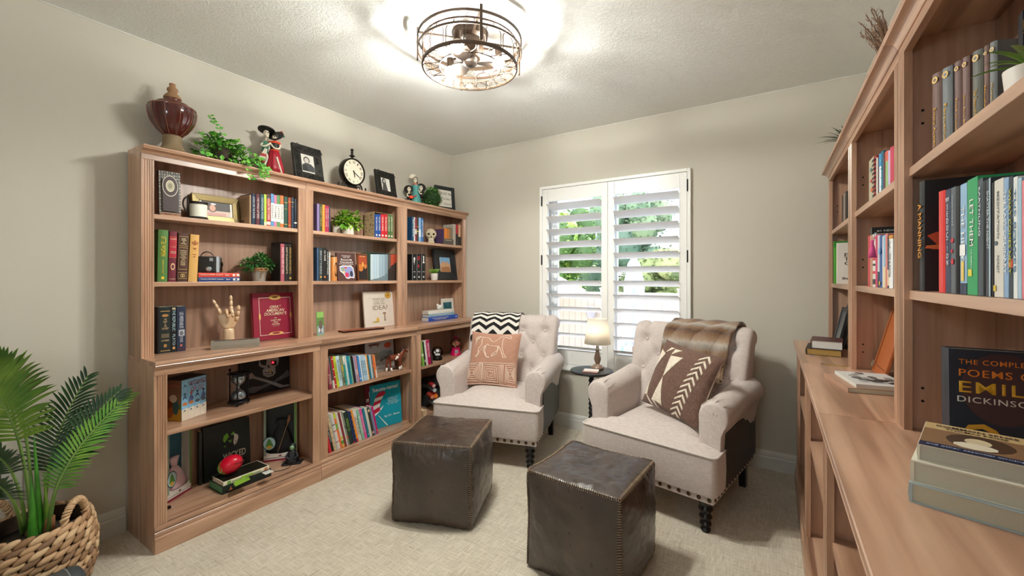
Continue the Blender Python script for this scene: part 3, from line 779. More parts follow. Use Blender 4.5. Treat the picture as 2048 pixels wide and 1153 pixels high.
# ---- cushions
def pil(u, v, a=.205, T=.062, side=-1):
    px = a*u*(1-.07*(1-v*v)*u*u); pz = a*v*(1-.07*(1-u*u)*v*v)
    th = T*(max(0, (1-u*u)*(1-v*v)))**.42
    return Vector((px, side*th, pz))
def cushion(T, label, mat, backmat, a=.205):
    root = empty('cushion', (0,0,0), 0, label, 'cushion', 'cushions on the armchairs'); root.matrix_world = T
    MB().grid(lambda s, t: pil(2*s-1, 2*t-1, a), 36, 36).build('front', mat, root, smooth=True, fixn=False)
    MB().grid(lambda s, t: pil(1-2*s, 2*t-1, a, side=1), 36, 36).build('back', backmat, root, smooth=True)
    return root
CLAY = fabric('clay_velvet', '#a97a64', '#bd8f79', 300); STITCH = M('#ead5c3', .8)
UMB = fabric('umber_felt', '#5a4036', '#7a5c4e', 260); CREAM = fabric('cream_felt', '#d9cbb5', '#efe4d3', 260)
TC1 = TM(CH1) @ Matrix.Translation((-.062, -.005, .628)) @ Matrix.Rotation(R(-16), 4, 'X') @ Matrix.Rotation(R(1), 4, 'Y') @ Matrix.Rotation(R(-4), 4, 'Z')
cu1 = cushion(TC1, 'clay brown square cushion embroidered with a cream horse and square spirals', CLAY, CLAY)
def emb(strokes, r=.0024):
    b = MB()
    for st_ in strokes:
        pts = []
        for i in range(len(st_)-1):
            for q in range(4):
                f = q/4; pts.append((st_[i][0]*(1-f)+st_[i+1][0]*f, st_[i][1]*(1-f)+st_[i+1][1]*f))
        pts.append(st_[-1])
        b.tube([pil(max(-.97, min(.97, u)), max(-.97, min(.97, v)))+Vector((0, -.001, 0)) for u, v in pts], r, 5)
    return b
def c1(x, y): return ((x-452)/392, -(y-712)/365)
HORSE = [[(155,550),(190,490),(180,455),(240,425),(290,425),(380,430),(450,490),(500,470),(560,410),(630,380),(690,385),(725,415),(700,430),(640,405),(605,425),(600,500),(610,570),(640,640),(685,685),(640,690),(600,610),(560,545),(390,540)],
 [(290,430),(275,460),(285,530),(235,590),(240,650),(200,690),(225,702),(260,620),(330,560),(385,520),(400,540)],
 [(345,550),(325,610),(380,690),(425,695),(430,705),(390,702),(345,600),(362,540)],
 [(555,540),(550,590),(460,670),(465,685),(530,650),(545,600),(535,545)], [(165,500),(200,470),(240,440),(200,450),(160,470),(190,430),(250,415)]]
def spiral(cx, cy, w, h, n=4):
    p = []; 
    for k in range(n):
        f = 1-k/n*.92; g = 1-(k+.75)/n*.92; 
        p += [(cx-w*f, cy+h*f), (cx-w*f, cy-h*f), (cx+w*f, cy-h*f), (cx+w*f, cy+h*(1-(k+.9)/n*.92)), (cx-w*g, cy+h*(1-(k+.9)/n*.92))]
    return p
KEY = [spiral(160, 925, 105, 125), spiral(465, 915, 120, 125), spiral(762, 900, 68, 120)] + [[(x, 775), (x, 1045)] for x in (290, 312, 335, 610, 632, 655)] + [[(90, 795), (300, 775), (640, 760), (830, 755)], [(70, 1065), (400, 1055), (845, 1040)]]
emb([[c1(*p) for p in s] for s in HORSE], .0028).build('horse_embroidery', STITCH, cu1, smooth=True)
emb([[c1(*p) for p in s] for s in KEY]).build('spiral_embroidery', STITCH, cu1, smooth=True)
TC2 = TM(CH2) @ Matrix.Translation((.078, -.055, .648)) @ Matrix.Rotation(R(-20), 4, 'X') @ Matrix.Rotation(R(14), 4, 'Y') @ Matrix.Rotation(R(-18), 4, 'Z')
cu2 = cushion(TC2, 'dark brown square cushion with cream arrows and hourglass shapes', UMB, CREAM)
Minv = Matrix(((550, -190), (150, 615))).inverted()
def c2p(x, y):
    q = Minv @ Vector((x-320, y-300)); return (2*q.x-1, 1-2*q.y)
def patch(polys):
    bm = bmesh.new()
    for p in polys:
        bm.faces.new([bm.verts.new((x, 0, z)) for x, z in p])
    for k in range(-12, 13):
        for nrm in ((1,0,0), (0,0,1)):
            bmesh.ops.bisect_plane(bm, geom=bm.verts[:]+bm.edges[:]+bm.faces[:], plane_co=(k/12.5*nrm[0], 0, k/12.5*nrm[2]), plane_no=nrm)
    for v in bm.verts:
        u_, v_ = max(-.985, min(.985, v.co.x)), max(-.985, min(.985, v.co.z)); v.co = pil(u_, v_)+Vector((0, -.0016, 0))
    me = bpy.data.meshes.new('p'); bm.to_mesh(me); b = MB(); b.add([v.co for v in me.vertices], [list(p.vertices) for p in me.polygons]); bm.free(); bpy.data.meshes.remove(me)
    return b
SH = [[(300,400),(375,455),(238,618)], [(238,618),(145,835),(212,855)], [(440,475),(565,490),(392,680)], [(392,680),(275,890),(380,945)], [(370,440),(425,385),(462,395),(395,432)], [(440,465),(468,402),(540,412)], [(205,855),(250,935),(280,950),(222,860)], [(268,890),(330,985),(350,1000),(290,885)]]
for k in range(13):
    f = k/12; ax, ay = 770-300*f, 445+625*f
    SH += [[(ax, ay), (ax-72, ay+36), (ax-80, ay+55), (ax-6, ay+22)], [(ax, ay), (ax+22, ay+62), (ax+12, ay+84), (ax-10, ay+24)]]
patch([[c2p(*p) for p in s] for s in SH]).build('felt_shapes', CREAM, cu2, smooth=True, solid=.0006)
# ---- leather poufs
def leather():
    m, nt, b = nodes_of('worn_leather'); L = nt.links
    tc = N(nt, 'ShaderNodeTexCoord')
    n1 = N(nt, 'ShaderNodeTexNoise'); n1.inputs['Scale'].default_value = 4; n1.inputs['Detail'].default_value = 5; n1.inputs['Distortion'].default_value = .8; L.new(tc.outputs['Object'], n1.inputs['Vector'])
    r = ramp(nt, [(.3, '#2b201a'), (.52, '#3a2c24'), (.72, '#4c392d'), (.85, '#664d3a')]); L.new(n1.outputs['Fac'], r.inputs[0]); L.new(r.outputs[0], b.inputs['Base Color'])
    n2 = N(nt, 'ShaderNodeTexNoise'); n2.inputs['Scale'].default_value = 38; n2.inputs['Detail'].default_value = 6; n2.inputs['Distortion'].default_value = .4; L.new(tc.outputs['Object'], n2.inputs['Vector'])
    v = N(nt, 'ShaderNodeTexVoronoi'); v.inputs['Scale'].default_value = 260; L.new(tc.outputs['Object'], v.inputs['Vector'])
    h = mth(nt, 'ADD', mth(nt, 'MULTIPLY', n2.outputs['Fac'], .8), mth(nt, 'MULTIPLY', v.outputs['Distance'], .12))
    bp = N(nt, 'ShaderNodeBump'); bp.inputs['Strength'].default_value = .3; bp.inputs['Distance'].default_value = .006; L.new(h, bp.inputs['Height']); L.new(bp.outputs[0], b.inputs['Normal'])
    r3 = ramp(nt, [(.3, (.26,.26,.26)), (.7, (.46,.46,.46))]); L.new(n2.outputs['Fac'], r3.inputs[0]); L.new(r3.outputs[0], b.inputs['Roughness'])
    b.inputs['Coat Weight'].default_value = .3; b.inputs['Coat Roughness'].default_value = .2; b.inputs['Coat IOR'].default_value = 1.7; b.inputs['Specular IOR Level'].default_value = .6
    return m
LEATH = leather(); THREAD = M('#a98f73', .8)
def pouf(loc, rz, hx, hy, H, label, sag, seed):
    root = empty('pouf', loc, rz, label, 'pouf', 'brown leather cube poufs')
    h = (hx, hy, H/2)
    def pos(n3, off=0):
        x, y, z = n3
        e = lambda t: 1-t*t
        # bulging faces, pinched mid-edges
        f = [x, y, z]; out = []
        ax, ay, az = abs(x), abs(y), abs(z)
        for i, t in enumerate(f):
            o1, o2 = [q for j, q in enumerate(f) if j != i]
            bul = .165*e(o1)**.7*e(o2)**.7*(.45 if i == 2 else 1) if abs(t) > .999 else .05*abs(t)**3*e(o1)*e(o2)
            pin = -.045*(e(o1)*o2**4+e(o2)*o1**4)*abs(t)
            cr = -.035*(abs(o1)*abs(o2))**6*abs(t)**6
            out.append(t*(1+bul+pin+cr)*h[i])
        p = Vector(out)
        wr = .004*mnoise.noise(Vector((x*3+seed, y*3, z*3)))+.0022*mnoise.noise(Vector((x*9+seed, y*9, z*9)))
        p += Vector(n3).normalized()*wr
        # gathers that run away from the top seams
        if z > .999:
            p.z -= sag*math.exp(-((x+.1)**2+(y-.1)**2)/.35)
            if sag > .02: p.z += .010*mnoise.noise(Vector((x*4.2+seed, y*4.2, 1)))*e(x)*e(y)+.006*mnoise.noise(Vector((x*9, y*9+seed, 4)))*e(x*x)*e(y*y)
        else:
            t_ = x if abs(y) > .999 else y
            p += Vector((x if abs(x) > .999 else 0, y if abs(y) > .999 else 0, 0))*.0028*sin(t_*70+2*sin(t_*9+seed))*max(0, (z-.45))*1.6*e(t_)*(1-smoothstep(.93, 1, z))
        if z < -.9: p.z = max(p.z, -H/2)
        p.z += H/2
        return p
    b = MB(); n = 48
    for axn, sgn in ((0, 1), (0, -1), (1, 1), (1, -1), (2, 1), (2, -1)):
        def fn(s, t, axn=axn, sgn=sgn):
            q = [0, 0, 0]; q[axn] = sgn; q[(axn+1) % 3] = (2*s-1); q[(axn+2) % 3] = (2*t-1)*sgn; return pos(q)
        b.grid(fn, n, n)
    b.build('leather_cover', LEATH, root, smooth=True, weld=True)
    s = MB(); sm2 = MB()
    def edge(A, B, nA, nB, cnt):
        pts = []
        for i in range(cnt):
            t = -0.96+1.92*i/(cnt-1)
            q = [A[j] if A[j] is not None else t for j in range(3)]
            c = pos(q)
            qa = list(q); qb = list(q)
            qa[nA] *= .955; qb[nB] *= .955
            pa, pb = pos(qa), pos(qb)
            o = (c-Vector((0, 0, H/2))).normalized()*.003
            s.tube([pa+o*.6, c+o*1.3, pb+o*.6], .0014, 4)
            pts.append(c+o*.4)
        sm2.tube(pts, .003, 6)
    for sg in (-1, 1):
        edge((None, sg, 1), 0, 1, 2, 46); edge((sg, None, 1), 0, 0, 2, 46)
        for sg2 in (-1, 1): edge((sg, sg2, None), 0, 0, 1, 42)
    s.build('stitching', THREAD, root, smooth=True); sm2.build('seam', LEATH, root, smooth=True)
    return root
pouf((-1.515, 1.735, 0), R(21), .212, .212, .412, 'brown leather cube pouf in front of the chevron throw armchair', .004, 1.3)
pouf((-.672, 1.738, 0), R(-4), .212, .208, .418, 'brown leather cube pouf with a dented shiny top, nearest the camera', .03, 5.1)
# ---- side table, lamp, phone
st_ = empty('side_table', (-1.066, 2.742, 0), 0, 'small round black side table between the two armchairs', 'side table')
BLKW = M('#1b1816', .32, var=.1)
MB().lathe([(.001, .582), (.135, .582), (.145, .587), (.147, .592), (.145, .598), (.138, .6), (.001, .6)], 48).build('table_top', BLKW, st_, smooth=40)
pr = [(.001, .018), (.03, .018)]
z = .03
while z < .57:
    pr += [(.013, z), (.019, z+.008), (.0215, z+.016), (.019, z+.024)]; z += .032
pr += [(.013, z), (.03, .582), (.001, .582)]
MB().lathe(pr, 18).build('bobbin_column', BLKW, st_, smooth=60)
MB().lathe([(.001, 0), (.115, 0), (.12, .006), (.112, .014), (.05, .02), (.03, .03), (.001, .03)], 40).build('base', BLKW, st_, smooth=40)
lp = empty('table_lamp', (-1.044, 2.80, .6005), 0, 'small table lamp with pale cone shade on the round black table', 'lamp')
LW = wood('lamp_wood', 2, ('#5a4335', '#7d614e', '#947862'), sc=2)
MB().lathe([(.001, 0), (.042, 0), (.045, .006), (.044, .013), (.036, .018), (.032, .024), (.018, .03), (.013, .034), (.017, .045), (.0235, .062), (.024, .075), (.019, .095), (.0135, .115), (.012, .13), (.001, .13)], 28).build('turned_base', LW, lp, smooth=50)
MB().lathe([(.001, .13), (.011, .13), (.013, .133), (.0115, .139), (.01, .165), (.016, .171), (.012, .176), (.006, .18), (.006, .25), (.001, .25)], 20).build('neck', M('#b9b4aa', .25, .7), lp, smooth=40)
sm, snt, sb = nodes_of('lamp_shade_linen')
sb.inputs['Base Color'].default_value = lin('#f3f0e8'); sb.inputs['Roughness'].default_value = .9
tl = N(snt, 'ShaderNodeBsdfTranslucent'); tl.inputs['Color'].default_value = lin('#faf6ec'); ms_ = N(snt, 'ShaderNodeMixShader'); ms_.inputs[0].default_value = .5
snt.links.new(sb.outputs[0], ms_.inputs[1]); snt.links.new(tl.outputs[0], ms_.inputs[2]); snt.links.new(ms_.outputs[0], snt.nodes['Material Output'].inputs['Surface'])
MB().ball((0, 0, .265), .02, 14, 10).build('bulb', emit('#fff0dc', 14.0, 'table_lamp_glow'), lp, smooth=True)
sh = MB(); n = 40
vs = [(r_*cos(2*pi*j/n), r_*sin(2*pi*j/n), z) for r_, z in ((.0915, .176), (.0691, .348)) for j in range(n)]
sh.add(vs, [(j, (j+1) % n, n+(j+1) % n, n+j) for j in range(n)]).build('lamp_shade', sm, lp, smooth=True, solid=.001)
MB().tube([(.0915*cos(2*pi*j/n), .0915*sin(2*pi*j/n), .176) for j in range(n)], .0014, 5, closed=True).tube([(.0691*cos(2*pi*j/n), .0691*sin(2*pi*j/n), .348) for j in range(n)], .0014, 5, closed=True).tube([(-.069, 0, .34), (0, 0, .25), (.069, 0, .34)], .001, 4).build('shade_trim', M('#e9e2d4', .8), lp, smooth=True)
ph = empty('coaster_stack', (-1.046, 2.675, .6005), R(12), 'pink and white stacked coasters on the round black table', 'coasters')
MB().box(-.052, .052, -.034, .034, 0, .008).build('lower_coaster', M('#b98d80', .4), ph, bevel=.003)
MB().box(-.045, .054, -.03, .036, .008, .014).build('upper_coaster', M('#e5dcd6', .35), ph, bevel=.002, rot=(0, 0, R(5)))
# ================================================================ CAGED CEILING FAN LIGHT
BRZ = M('#453426', .45, .45); DBR = M('#2a221c', .35, .5)
fan = empty('caged_fan_light', (-1.262, 1.628, 0), R(20), 'round bronze caged ceiling fan light with three bare bulbs', 'ceiling light')
def ringpts(r_, z, n=64): return [(r_*cos(2*pi*i/n), r_*sin(2*pi*i/n), z) for i in range(n)]
def band(r_, z0, z1, th=.003, n=72):
    b = MB(); vs = []
    for rr, zz in ((r_, z0), (r_+th, z0), (r_+th, z1), (r_, z1)): vs += [(rr*cos(2*pi*i/n), rr*sin(2*pi*i/n), zz) for i in range(n)]
    b.add(vs, [(k*n+i, k*n+(i+1) % n, ((k+1) % 4)*n+(i+1) % n, ((k+1) % 4)*n+i) for k in range(4) for i in range(n)]); return b
band(.250, 2.390, 2.402, .005).build('upper_ring', BRZ, fan, smooth=40, fixn=True)
band(.250, 2.335, 2.345, .005).build('middle_ring', BRZ, fan, smooth=40, fixn=True)
band(.226, 2.262, 2.276, .007).build('lower_ring', BRZ, fan, smooth=40, fixn=True)
band(.228, 2.372, 2.380, .005).build('inner_ring', BRZ, fan, smooth=40, fixn=True)
b = MB()
for i in range(72):
    for s in (-1, 1):
        a0 = 2*pi*i/72
        b.tube([((.251)*cos(a0+s*.12*t), .251*sin(a0+s*.12*t), 2.342+.053*t) for t in (0, .5, 1)], .0008, 3, cap=False)
b.build('wire_mesh', BRZ, fan)
nA = 16
for i in range(nA):
    a = 2*pi*i/nA; b = MB(); w_ = .85*pi/nA; rr = .230
    loop = [(-w_, 2.272), (-w_, 2.335)] + [(-w_*cos(pi*t/8), 2.335+.022*sin(pi*t/8)) for t in range(1, 8)] + [(w_, 2.335), (w_, 2.272)]
    b.tube([(rr*cos(a+p), rr*sin(a+p), z) for p, z in loop], .0023, 5)
    b.tube([(rr*cos(a), rr*sin(a), 2.357), (rr*cos(a), rr*sin(a), 2.379)], .002, 5)
    b.build('arch_wire', BRZ, fan, smooth=True)
MB().tube(ringpts(.15, 2.268), .0026, 6, closed=True).build('centre_ring', BRZ, fan, smooth=True)
nP = 20
for i in range(nP):
    a = 2*pi*i/nP; b = MB(); w_ = .9*pi/nP
    pts = [(.226, 0), (.222, -w_*.55), (.205, -w_*.95), (.18, -w_*.9), (.162, -w_*.5), (.151, 0), (.162, w_*.5), (.18, w_*.9), (.205, w_*.95), (.222, w_*.55)]
    cp = catmull([(r_*cos(a+p), r_*sin(a+p), 2.2685) for r_, p in pts], 3, closed=True)
    b.tube(cp, .0022, 4, closed=True).build('petal_wire', BRZ, fan, smooth=True)
for i in range(4):
    a = 2*pi*i/4+.5; b = MB()
    b.box(-.006, .006, .249, .256, 2.27, 2.425, T=Matrix.Rotation(a, 4, 'Z')).box(-.005, .005, .06, .254, 2.402, 2.408, T=Matrix.Rotation(a, 4, 'Z'))
    b.build('strap', BRZ, fan)
MB().lathe([(.001, 2.31), (.05, 2.315), (.062, 2.33), (.066, 2.36), (.066, 2.40), (.085, 2.41), (.09, 2.44), (.001, 2.44)], 32).build('motor_housing', BRZ, fan, smooth=40)
MB().lathe([(.001, 2.274), (.022, 2.277), (.034, 2.288), (.036, 2.315), (.001, 2.315)], 28).build('hub', DBR, fan, smooth=40)
for i in range(3):
    a = 2*pi*i/3+2.5; T = Matrix.Rotation(a, 4, 'Z') @ Matrix.Translation((0, 0, 2.298)) @ Matrix.Rotation(R(14), 4, 'X')
    out_ = [(.03, -.012), (.05, -.03), (.09, -.042), (.125, -.04), (.138, -.02), (.138, .02), (.125, .04), (.09, .042), (.05, .03), (.03, .012)]
    MB().prism(out_, -.0025, .0025, T=T).build('fan_blade', DBR, fan, bevel=.001)
BULB = emit('#f9faf2', BULB_S, 'bulb_glow')
for i, (a, rr, z) in enumerate(((R(20), .14, 2.345), (R(150), .15, 2.335), (R(265), .15, 2.335))):
    T = Matrix.Translation((rr*cos(a), rr*sin(a), z)) @ Matrix.Rotation(a, 4, 'Z')
    MB().tube([(-.075, 0, .025), (-.03, 0, .02)], .006, 8, T=T).lathe([(.001, .03), (.016, .03), (.018, .05), (.018, .072), (.001, .072)], 16, T=T @ Matrix.Translation((0, 0, -.04))).build('socket', BRZ, fan, smooth=40)
    bm_ = MB().lathe([(.001, -.062), (.012, -.06), (.024, -.05), (.03, -.036), (.0300, -.029), (.001, -.029)], 24, T=T @ Matrix.Translation((0, 0, -.008)))
    bl = bm_.build('bulb', BULB, fan, smooth=True)
    MB().lathe([(.001, -.0285), (.0298, -.0285), (.027, -.02), (.018, -.006), (.013, 0), (.001, 0)], 24, T=T @ Matrix.Translation((0, 0, -.008))).build('bulb_base', M('#e4e2dc', .4), fan, smooth=True)
# fill light added behind the camera, shaped as a globe on a stand
dm = empty('fill_light_globe', (-.35, -1.3, 0), 0, 'added fill light, a glowing globe on a stand behind the camera', 'floor lamp')
MB().lathe([(.001, 0), (.15, 0), (.152, .012), (.02, .025), (.012, .03), (.012, 1.42), (.03, 1.43), (.03, 1.46), (.001, 1.46)], 32).build('stand', BRZ, dm, smooth=40)
MB().ball((0, 0, 1.6), .15, 32, 20).build('glass_globe', emit('#e0f0ff', FILL_S, 'fill_glow'), dm, smooth=True)
# ================================================================ PALM IN A BRAIDED BASKET
pot = empty('potted_palm', (-2.475, .40, 0), 0, 'potted palm with arching green fronds in a braided basket by the left wall', 'plant')
PB = Vector((-2.475, .40, 0))
rnd = random.Random(11)
def brad(z): return .135+.035*sin(pi*min(1, (z+.05)/.36))
STR = [M(c, .55, var=.15, scale=60, bump=.05) for c in ('#b08a66', '#c9a27b', '#96714f', '#d7b58d', '#8a6a50')]
b = MB(); rows = 10
for k in range(rows):
    z = .012+k*.0262; rr = brad(z); n = 27
    for j in range(n):
        for s in (0,):
            a = 2*pi*(j+.5*(k % 2))/n+rnd.uniform(-.01, .01)
            sl = R(26) if True else 0
            T = Matrix.Rotation(a, 4, 'Z') @ Matrix.Translation((rr+rnd.uniform(-.002, .003), 0, z+.012)) @ Matrix.Rotation(sl+rnd.uniform(-.12, .12), 4, 'X') @ Matrix.Rotation(R(8), 4, 'Z')
            b.ball((0,0,0), (.0095, .031, .0125), 8, 7, rnd.randrange(5), T=T)
b.build('braided_basket', STR, pot, smooth=True)
MB().lathe([(.001, .004), (.125, .004), (brad(.1)-.006, .1), (brad(.2)-.006, .2), (brad(.27)-.006, .268), (brad(.27)-.014, .268), (brad(.2)-.014, .2), (.001, .2)], 36).build('basket_lining', M('#4d3a2a', .9), pot, smooth=50)
MB().lathe([(.001, .2), (brad(.2)-.016, .203), (.04, .222), (.001, .225)], 30).build('moss', M('#3b2f22', .95, var=.3, bump=.2), pot, smooth=True)
for a0 in (R(38), R(38+180)):
    b = MB(); R_ = brad(.27)
    arch = [(R_*cos(a0+t*.34), R_*sin(a0+t*.34), .255+.095*max(0, (1-t*t))**.6) for t in [-1+2*i/20 for i in range(21)]]
    b.tube(arch, .008, 8, 0)
    hx = []
    for ph_ in (0, pi):
        st2 = []
        for i in range(80):
            f = i/79*20; q = int(min(19, f)); p = Vector(arch[q]).lerp(Vector(arch[min(20, q+1)]), f-q); t = (Vector(arch[min(20, q+1)])-Vector(arch[q])).normalized()
            x = t.orthogonal().normalized(); y = t.cross(x)
            st2.append(p+(x*cos(i*.9+ph_)+y*sin(i*.9+ph_))*.009)
        b.tube(st2, .0055, 5, 1 if ph_ else 3)
    b.build('handle', STR, pot, smooth=True)
def leafmat(c0, c1):
    m, nt, bb = nodes_of('palm_leaf'); bb.inputs['Roughness'].default_value = .38
    tc = N(nt, 'ShaderNodeTexCoord'); n = N(nt, 'ShaderNodeTexNoise'); n.inputs['Scale'].default_value = 9; nt.links.new(tc.outputs['Object'], n.inputs['Vector'])
    r = ramp(nt, [(.35, c0), (.65, c1)]); nt.links.new(n.outputs['Fac'], r.inputs[0]); nt.links.new(r.outputs[0], bb.inputs['Base Color']); return m
LF = {'d': leafmat('#1d3a22', '#33552d'), 'm': leafmat('#4f7d2a', '#86a83c'), 'l': leafmat('#4f8a2c', '#7fae3c'), 'b': leafmat('#2f7a24', '#5aa83a')}
STEM = M('#6f8f45', .4, var=.12); 
def blade(b, p, dirv, nrm, L_, w_, droop, mi=0):
    side = dirv.cross(nrm).normalized(); k = 6; vs = []
    for i in range(k+1):
        t = i/k; ww = w_*(sin(pi*min(1, .12+t*.9))**.7)*(1 if i < k else .05)
        c = p+dirv*L_*t+Vector((0, 0, -droop*t*t*L_))
        vs += [c-side*ww+nrm*ww*.35, c, c+side*ww+nrm*ww*.35]
    fs = []
    for i in range(k):
        o = i*3; fs += [(o, o+1, o+4, o+3), (o+1, o+2, o+5, o+4)]
    b.add(vs, fs, mi)
def frond(p0, p1, p2, p3, key, L0, nleaf=24, start=.38, face=Vector((.75, -.65, .2)), w_=.0055, swp=.75, droop=.25):
    def bez(t): return p0*(1-t)**3+p1*3*t*(1-t)**2+p2*3*t*t*(1-t)+p3*t**3
    pts = [bez(i/24) for i in range(25)]
    f = MB().tube(pts, [.0062*(1-.8*i/24)+.0008 for i in range(25)], 6).build('frond', STEM, pot, smooth=True)
    b = MB()
    for i in range(nleaf):
        t = start+(1-start)*(i+.5)/nleaf; p = bez(t); tg = (bez(min(1, t+.02))-bez(t-.02)).normalized()
        nrm = (face-tg*face.dot(tg)).normalized(); side = tg.cross(nrm).normalized()
        q = (i+.5)/nleaf; L_ = L0*(.55+.75*sin(pi*(.15+.75*q)))*(1-.35*q**4)
        for s in (-1, 1):
            d = (side*s*(1-.55*q*swp)+tg*(.45+.75*q*swp)+nrm*.18).normalized()
            blade(b, p, d, (nrm-d*nrm.dot(d)).normalized(), L_*rnd.uniform(.9, 1.08), w_, droop*rnd.uniform(.5, 1.3))
    b.build('leaflets', LF[key], f, smooth=True)
def W(u, v, X):
    return Vector((X, Yx(u, X), Zx(u, v, X)))-PB
base = Vector((0, 0, .22))
frond(base+Vector((.0, .02, 0)), W(95, 960, -2.50), W(85, 900, -2.55), W(176, 752, -2.56), 'd', .115, 26, .42)
frond(base+Vector((.02, .03, 0)), W(110, 960, -2.44), W(130, 880, -2.46), W(240, 782, -2.47), 'd', .10, 24, .42)
frond(base+Vector((.03, .03, 0)), W(95, 990, -2.36), W(125, 905, -2.38), W(262, 788, -2.45), 'l', .075, 30, .35, w_=.0042)
frond(base+Vector((.0, -.01, 0)), W(52, 900, -2.42), W(30, 800, -2.42), W(-60, 742, -2.42), 'm', .15, 24, .45, face=Vector((.7, -.5, .5)), w_=.0075)
frond(base+Vector((-.02, .0, 0)), W(60, 900, -2.55), W(45, 770, -2.56), W(-5, 722, -2.55), 'm', .15, 22, .48, w_=.0065)
frond(base+Vector((-.02, -.02, 0)), W(40, 960, -2.40), W(20, 905, -2.40), W(-40, 905, -2.42), 'd', .07, 18, .5)
frond(base+Vector((-.03, -.03, 0)), W(35, 1000, -2.32), W(20, 985, -2.30), W(-20, 960, -2.30), 'd', .08, 16, .5)
for (dx, dy, u, v, X, k_, rr) in ((.0, .01, 68, 870, -2.46, 'b', .016), (.02, -.01, 62, 955, -2.42, 'b', .017), (.01, .03, 88, 945, -2.45, 'm', .012)):
    tip = W(u, v, X); p0 = base+Vector((dx, dy, -.01)); md_ = p0.lerp(tip, .5)+Vector((.006, 0, 0))
    MB().tube(catmull([p0, p0.lerp(md_, .5), md_, tip], 5), [rr*(1-.97*(i/15)**1.6) for i in range(16)], 8).build('sheath', LF[k_], pot, smooth=True)
MB().tube([base+Vector((.015, .03, -.02)), base+Vector((.02, .035, .06))], [.02, .014], 10).tube([base+Vector((-.01, -.01, -.02)), base+Vector((-.012, 0, .09))], [.022, .016], 10).build('trunk', M('#8a5a34', .8, var=.25, scale=50, bump=.1), pot, smooth=True)
# foam roller lying beside the basket, cut by the frame
fr_ = empty('foam_roller', (-2.2, .325, .079), R(4), 'dark grey textured foam roller beside the basket at the bottom edge of the photo', 'foam roller')
GK = M('#4c4d4b', .7, var=.5, scale=300, bump=.15); GD = M('#3f4446', .6, var=.15)
TY = Matrix.Rotation(R(-90), 4, 'X')
MB().lathe([(.06, -.15), (.079, -.15), (.079, .105), (.06, .105)], 40, T=TY).build('ribbed_sleeve', GK, fr_, smooth=40)
MB().lathe([(.001, .1055), (.0785, .1055), (.0785, .125), (.072, .142), (.058, .15), (.001, .152)], 40, T=TY).build('end_cap', GD, fr_, smooth=50)
MB().tube([(.079*cos(2*pi*k_/40), .106, .079*sin(2*pi*k_/40)) for k_ in range(40)], .0022, 6, closed=True).build('seam_ring', M('#8a8f90', .5), fr_, smooth=True)
# ================================================================ LEFT BOOKCASE: TOP AND HUTCH
def rowL(items, X, z, d, group, where, lean=0, cat='book'):
    """spines toward the room (+X); items (u0, u1, vtop, colour, description, extra)"""
    for it in items:
        u0, u1, vt, c, desc = it[:5]; kw = dict(it[5]) if len(it) > 5 else {}
        y0, y1 = Yx(u0, X), Yx(u1, X); t = y1-y0-.0006
        h = Zx((u0+u1)/2, vt, X)-z
        dd = kw.pop('d', d)
        book((X, y0, z+kw.pop('dz', 0)), RL, t, h, dd, c, (desc+' '+where).strip(), group, lean=kw.pop('lean', lean), **kw)
def facing(u0, u1, vt, X, z, t, c, label, lean=6, turn=0, group=None, vb=None, **kw):
    """front cover to the room on plane X; returns root, w, h"""
    y0, y1 = Yx(u0, X), Yx(u1, X); w_ = (y1-y0)/cos(R(turn)); h = (Zx((u0+u1)/2, vt, X)-z)/cos(R(lean))
    return cover_book((X, y0, z), RL, w_, h, t, c, label, group, lean, turn=turn, **kw), w_, h
def T_(root, txt, w, h, x, z, tw, th, c, y=-.0012, bold=.012, shear=0, **kw):
    return lettering(txt, root, M(c, .45) if isinstance(c, str) else c, (x*w, y, z*h), (0,0,0), tw*w, th*h, bold, shear, **kw)
def ell(cx, cy, rx, ry, n=20): return disc2(cx, cy, rx, ry, n)
def S(w, h, polys): return [([(x*w, z*h) for x, z in p], c) for p, c in polys]
def ringp(cx, cy, rx, ry, k, n=24):
    """thin ring as a closed strip polygon"""
    o = disc2(cx, cy, rx, ry, n); i_ = disc2(cx, cy, rx*k, ry*k, n)
    return o+[o[0]]+[i_[0]]+i_[::-1]
def frame_line(x0, x1, z0, z1, t): return [rect(x0, x1, z0, z0+t), rect(x0, x1, z1-t, z1), rect(x0, x0+t, z0, z1), rect(x1-t, x1, z0, z1)]
X1 = XLH-.022
# -- top shelf, unit one
rt, w_, h_ = facing(318, 361, 343, XLH-.055, ZA, .03, '#4b3a35', 'dark maroon ornate hardback with round cream medallion, standing face out', lean=4, turn=-4, pages=M('#c8b9a0', .8))
pat = []
for i in range(9):
    for j in range(15):
        if 1 < i < 7 and 1 < j < 13: continue
        pat.append((ell(.06+i*.11, .04+j*.066, .035, .018, 8), '#b9b3a4' if (i+j) % 2 else '#8f8d86'))
art(rt, S(w_, h_, [(rect(.02, .98, .02, .98), '#6f6c68')] + pat + [(rect(.15, .85, .1, .82), '#3d2a28'), (ell(.5, .66, .36, .235), '#c9c2b4'), (ell(.5, .66, .33, .215), '#3d2a2a'), (ell(.5, .66, .2, .13), '#d6cfb4'), (ell(.5, .66, .17, .11, 12), '#b9b094'), (ell(.5, .66, .1, .065, 8), '#8e876f')] + [(p, '#b0754e') for p in frame_line(.05, .95, .0, .06, .02)]))
T_(rt, 'DON\nQUIXOTE', w_, h_, .5, .27, .5, .13, '#e6d3a8', line=.9) ; T_(rt, 'MIGUEL DE CERVANTES', w_, h_, .5, .16, .5, .02, '#c9b48a'); T_(rt, 'ROYAL  CLASSICS', w_, h_, .5, .855, .5, .025, '#d8cba8')
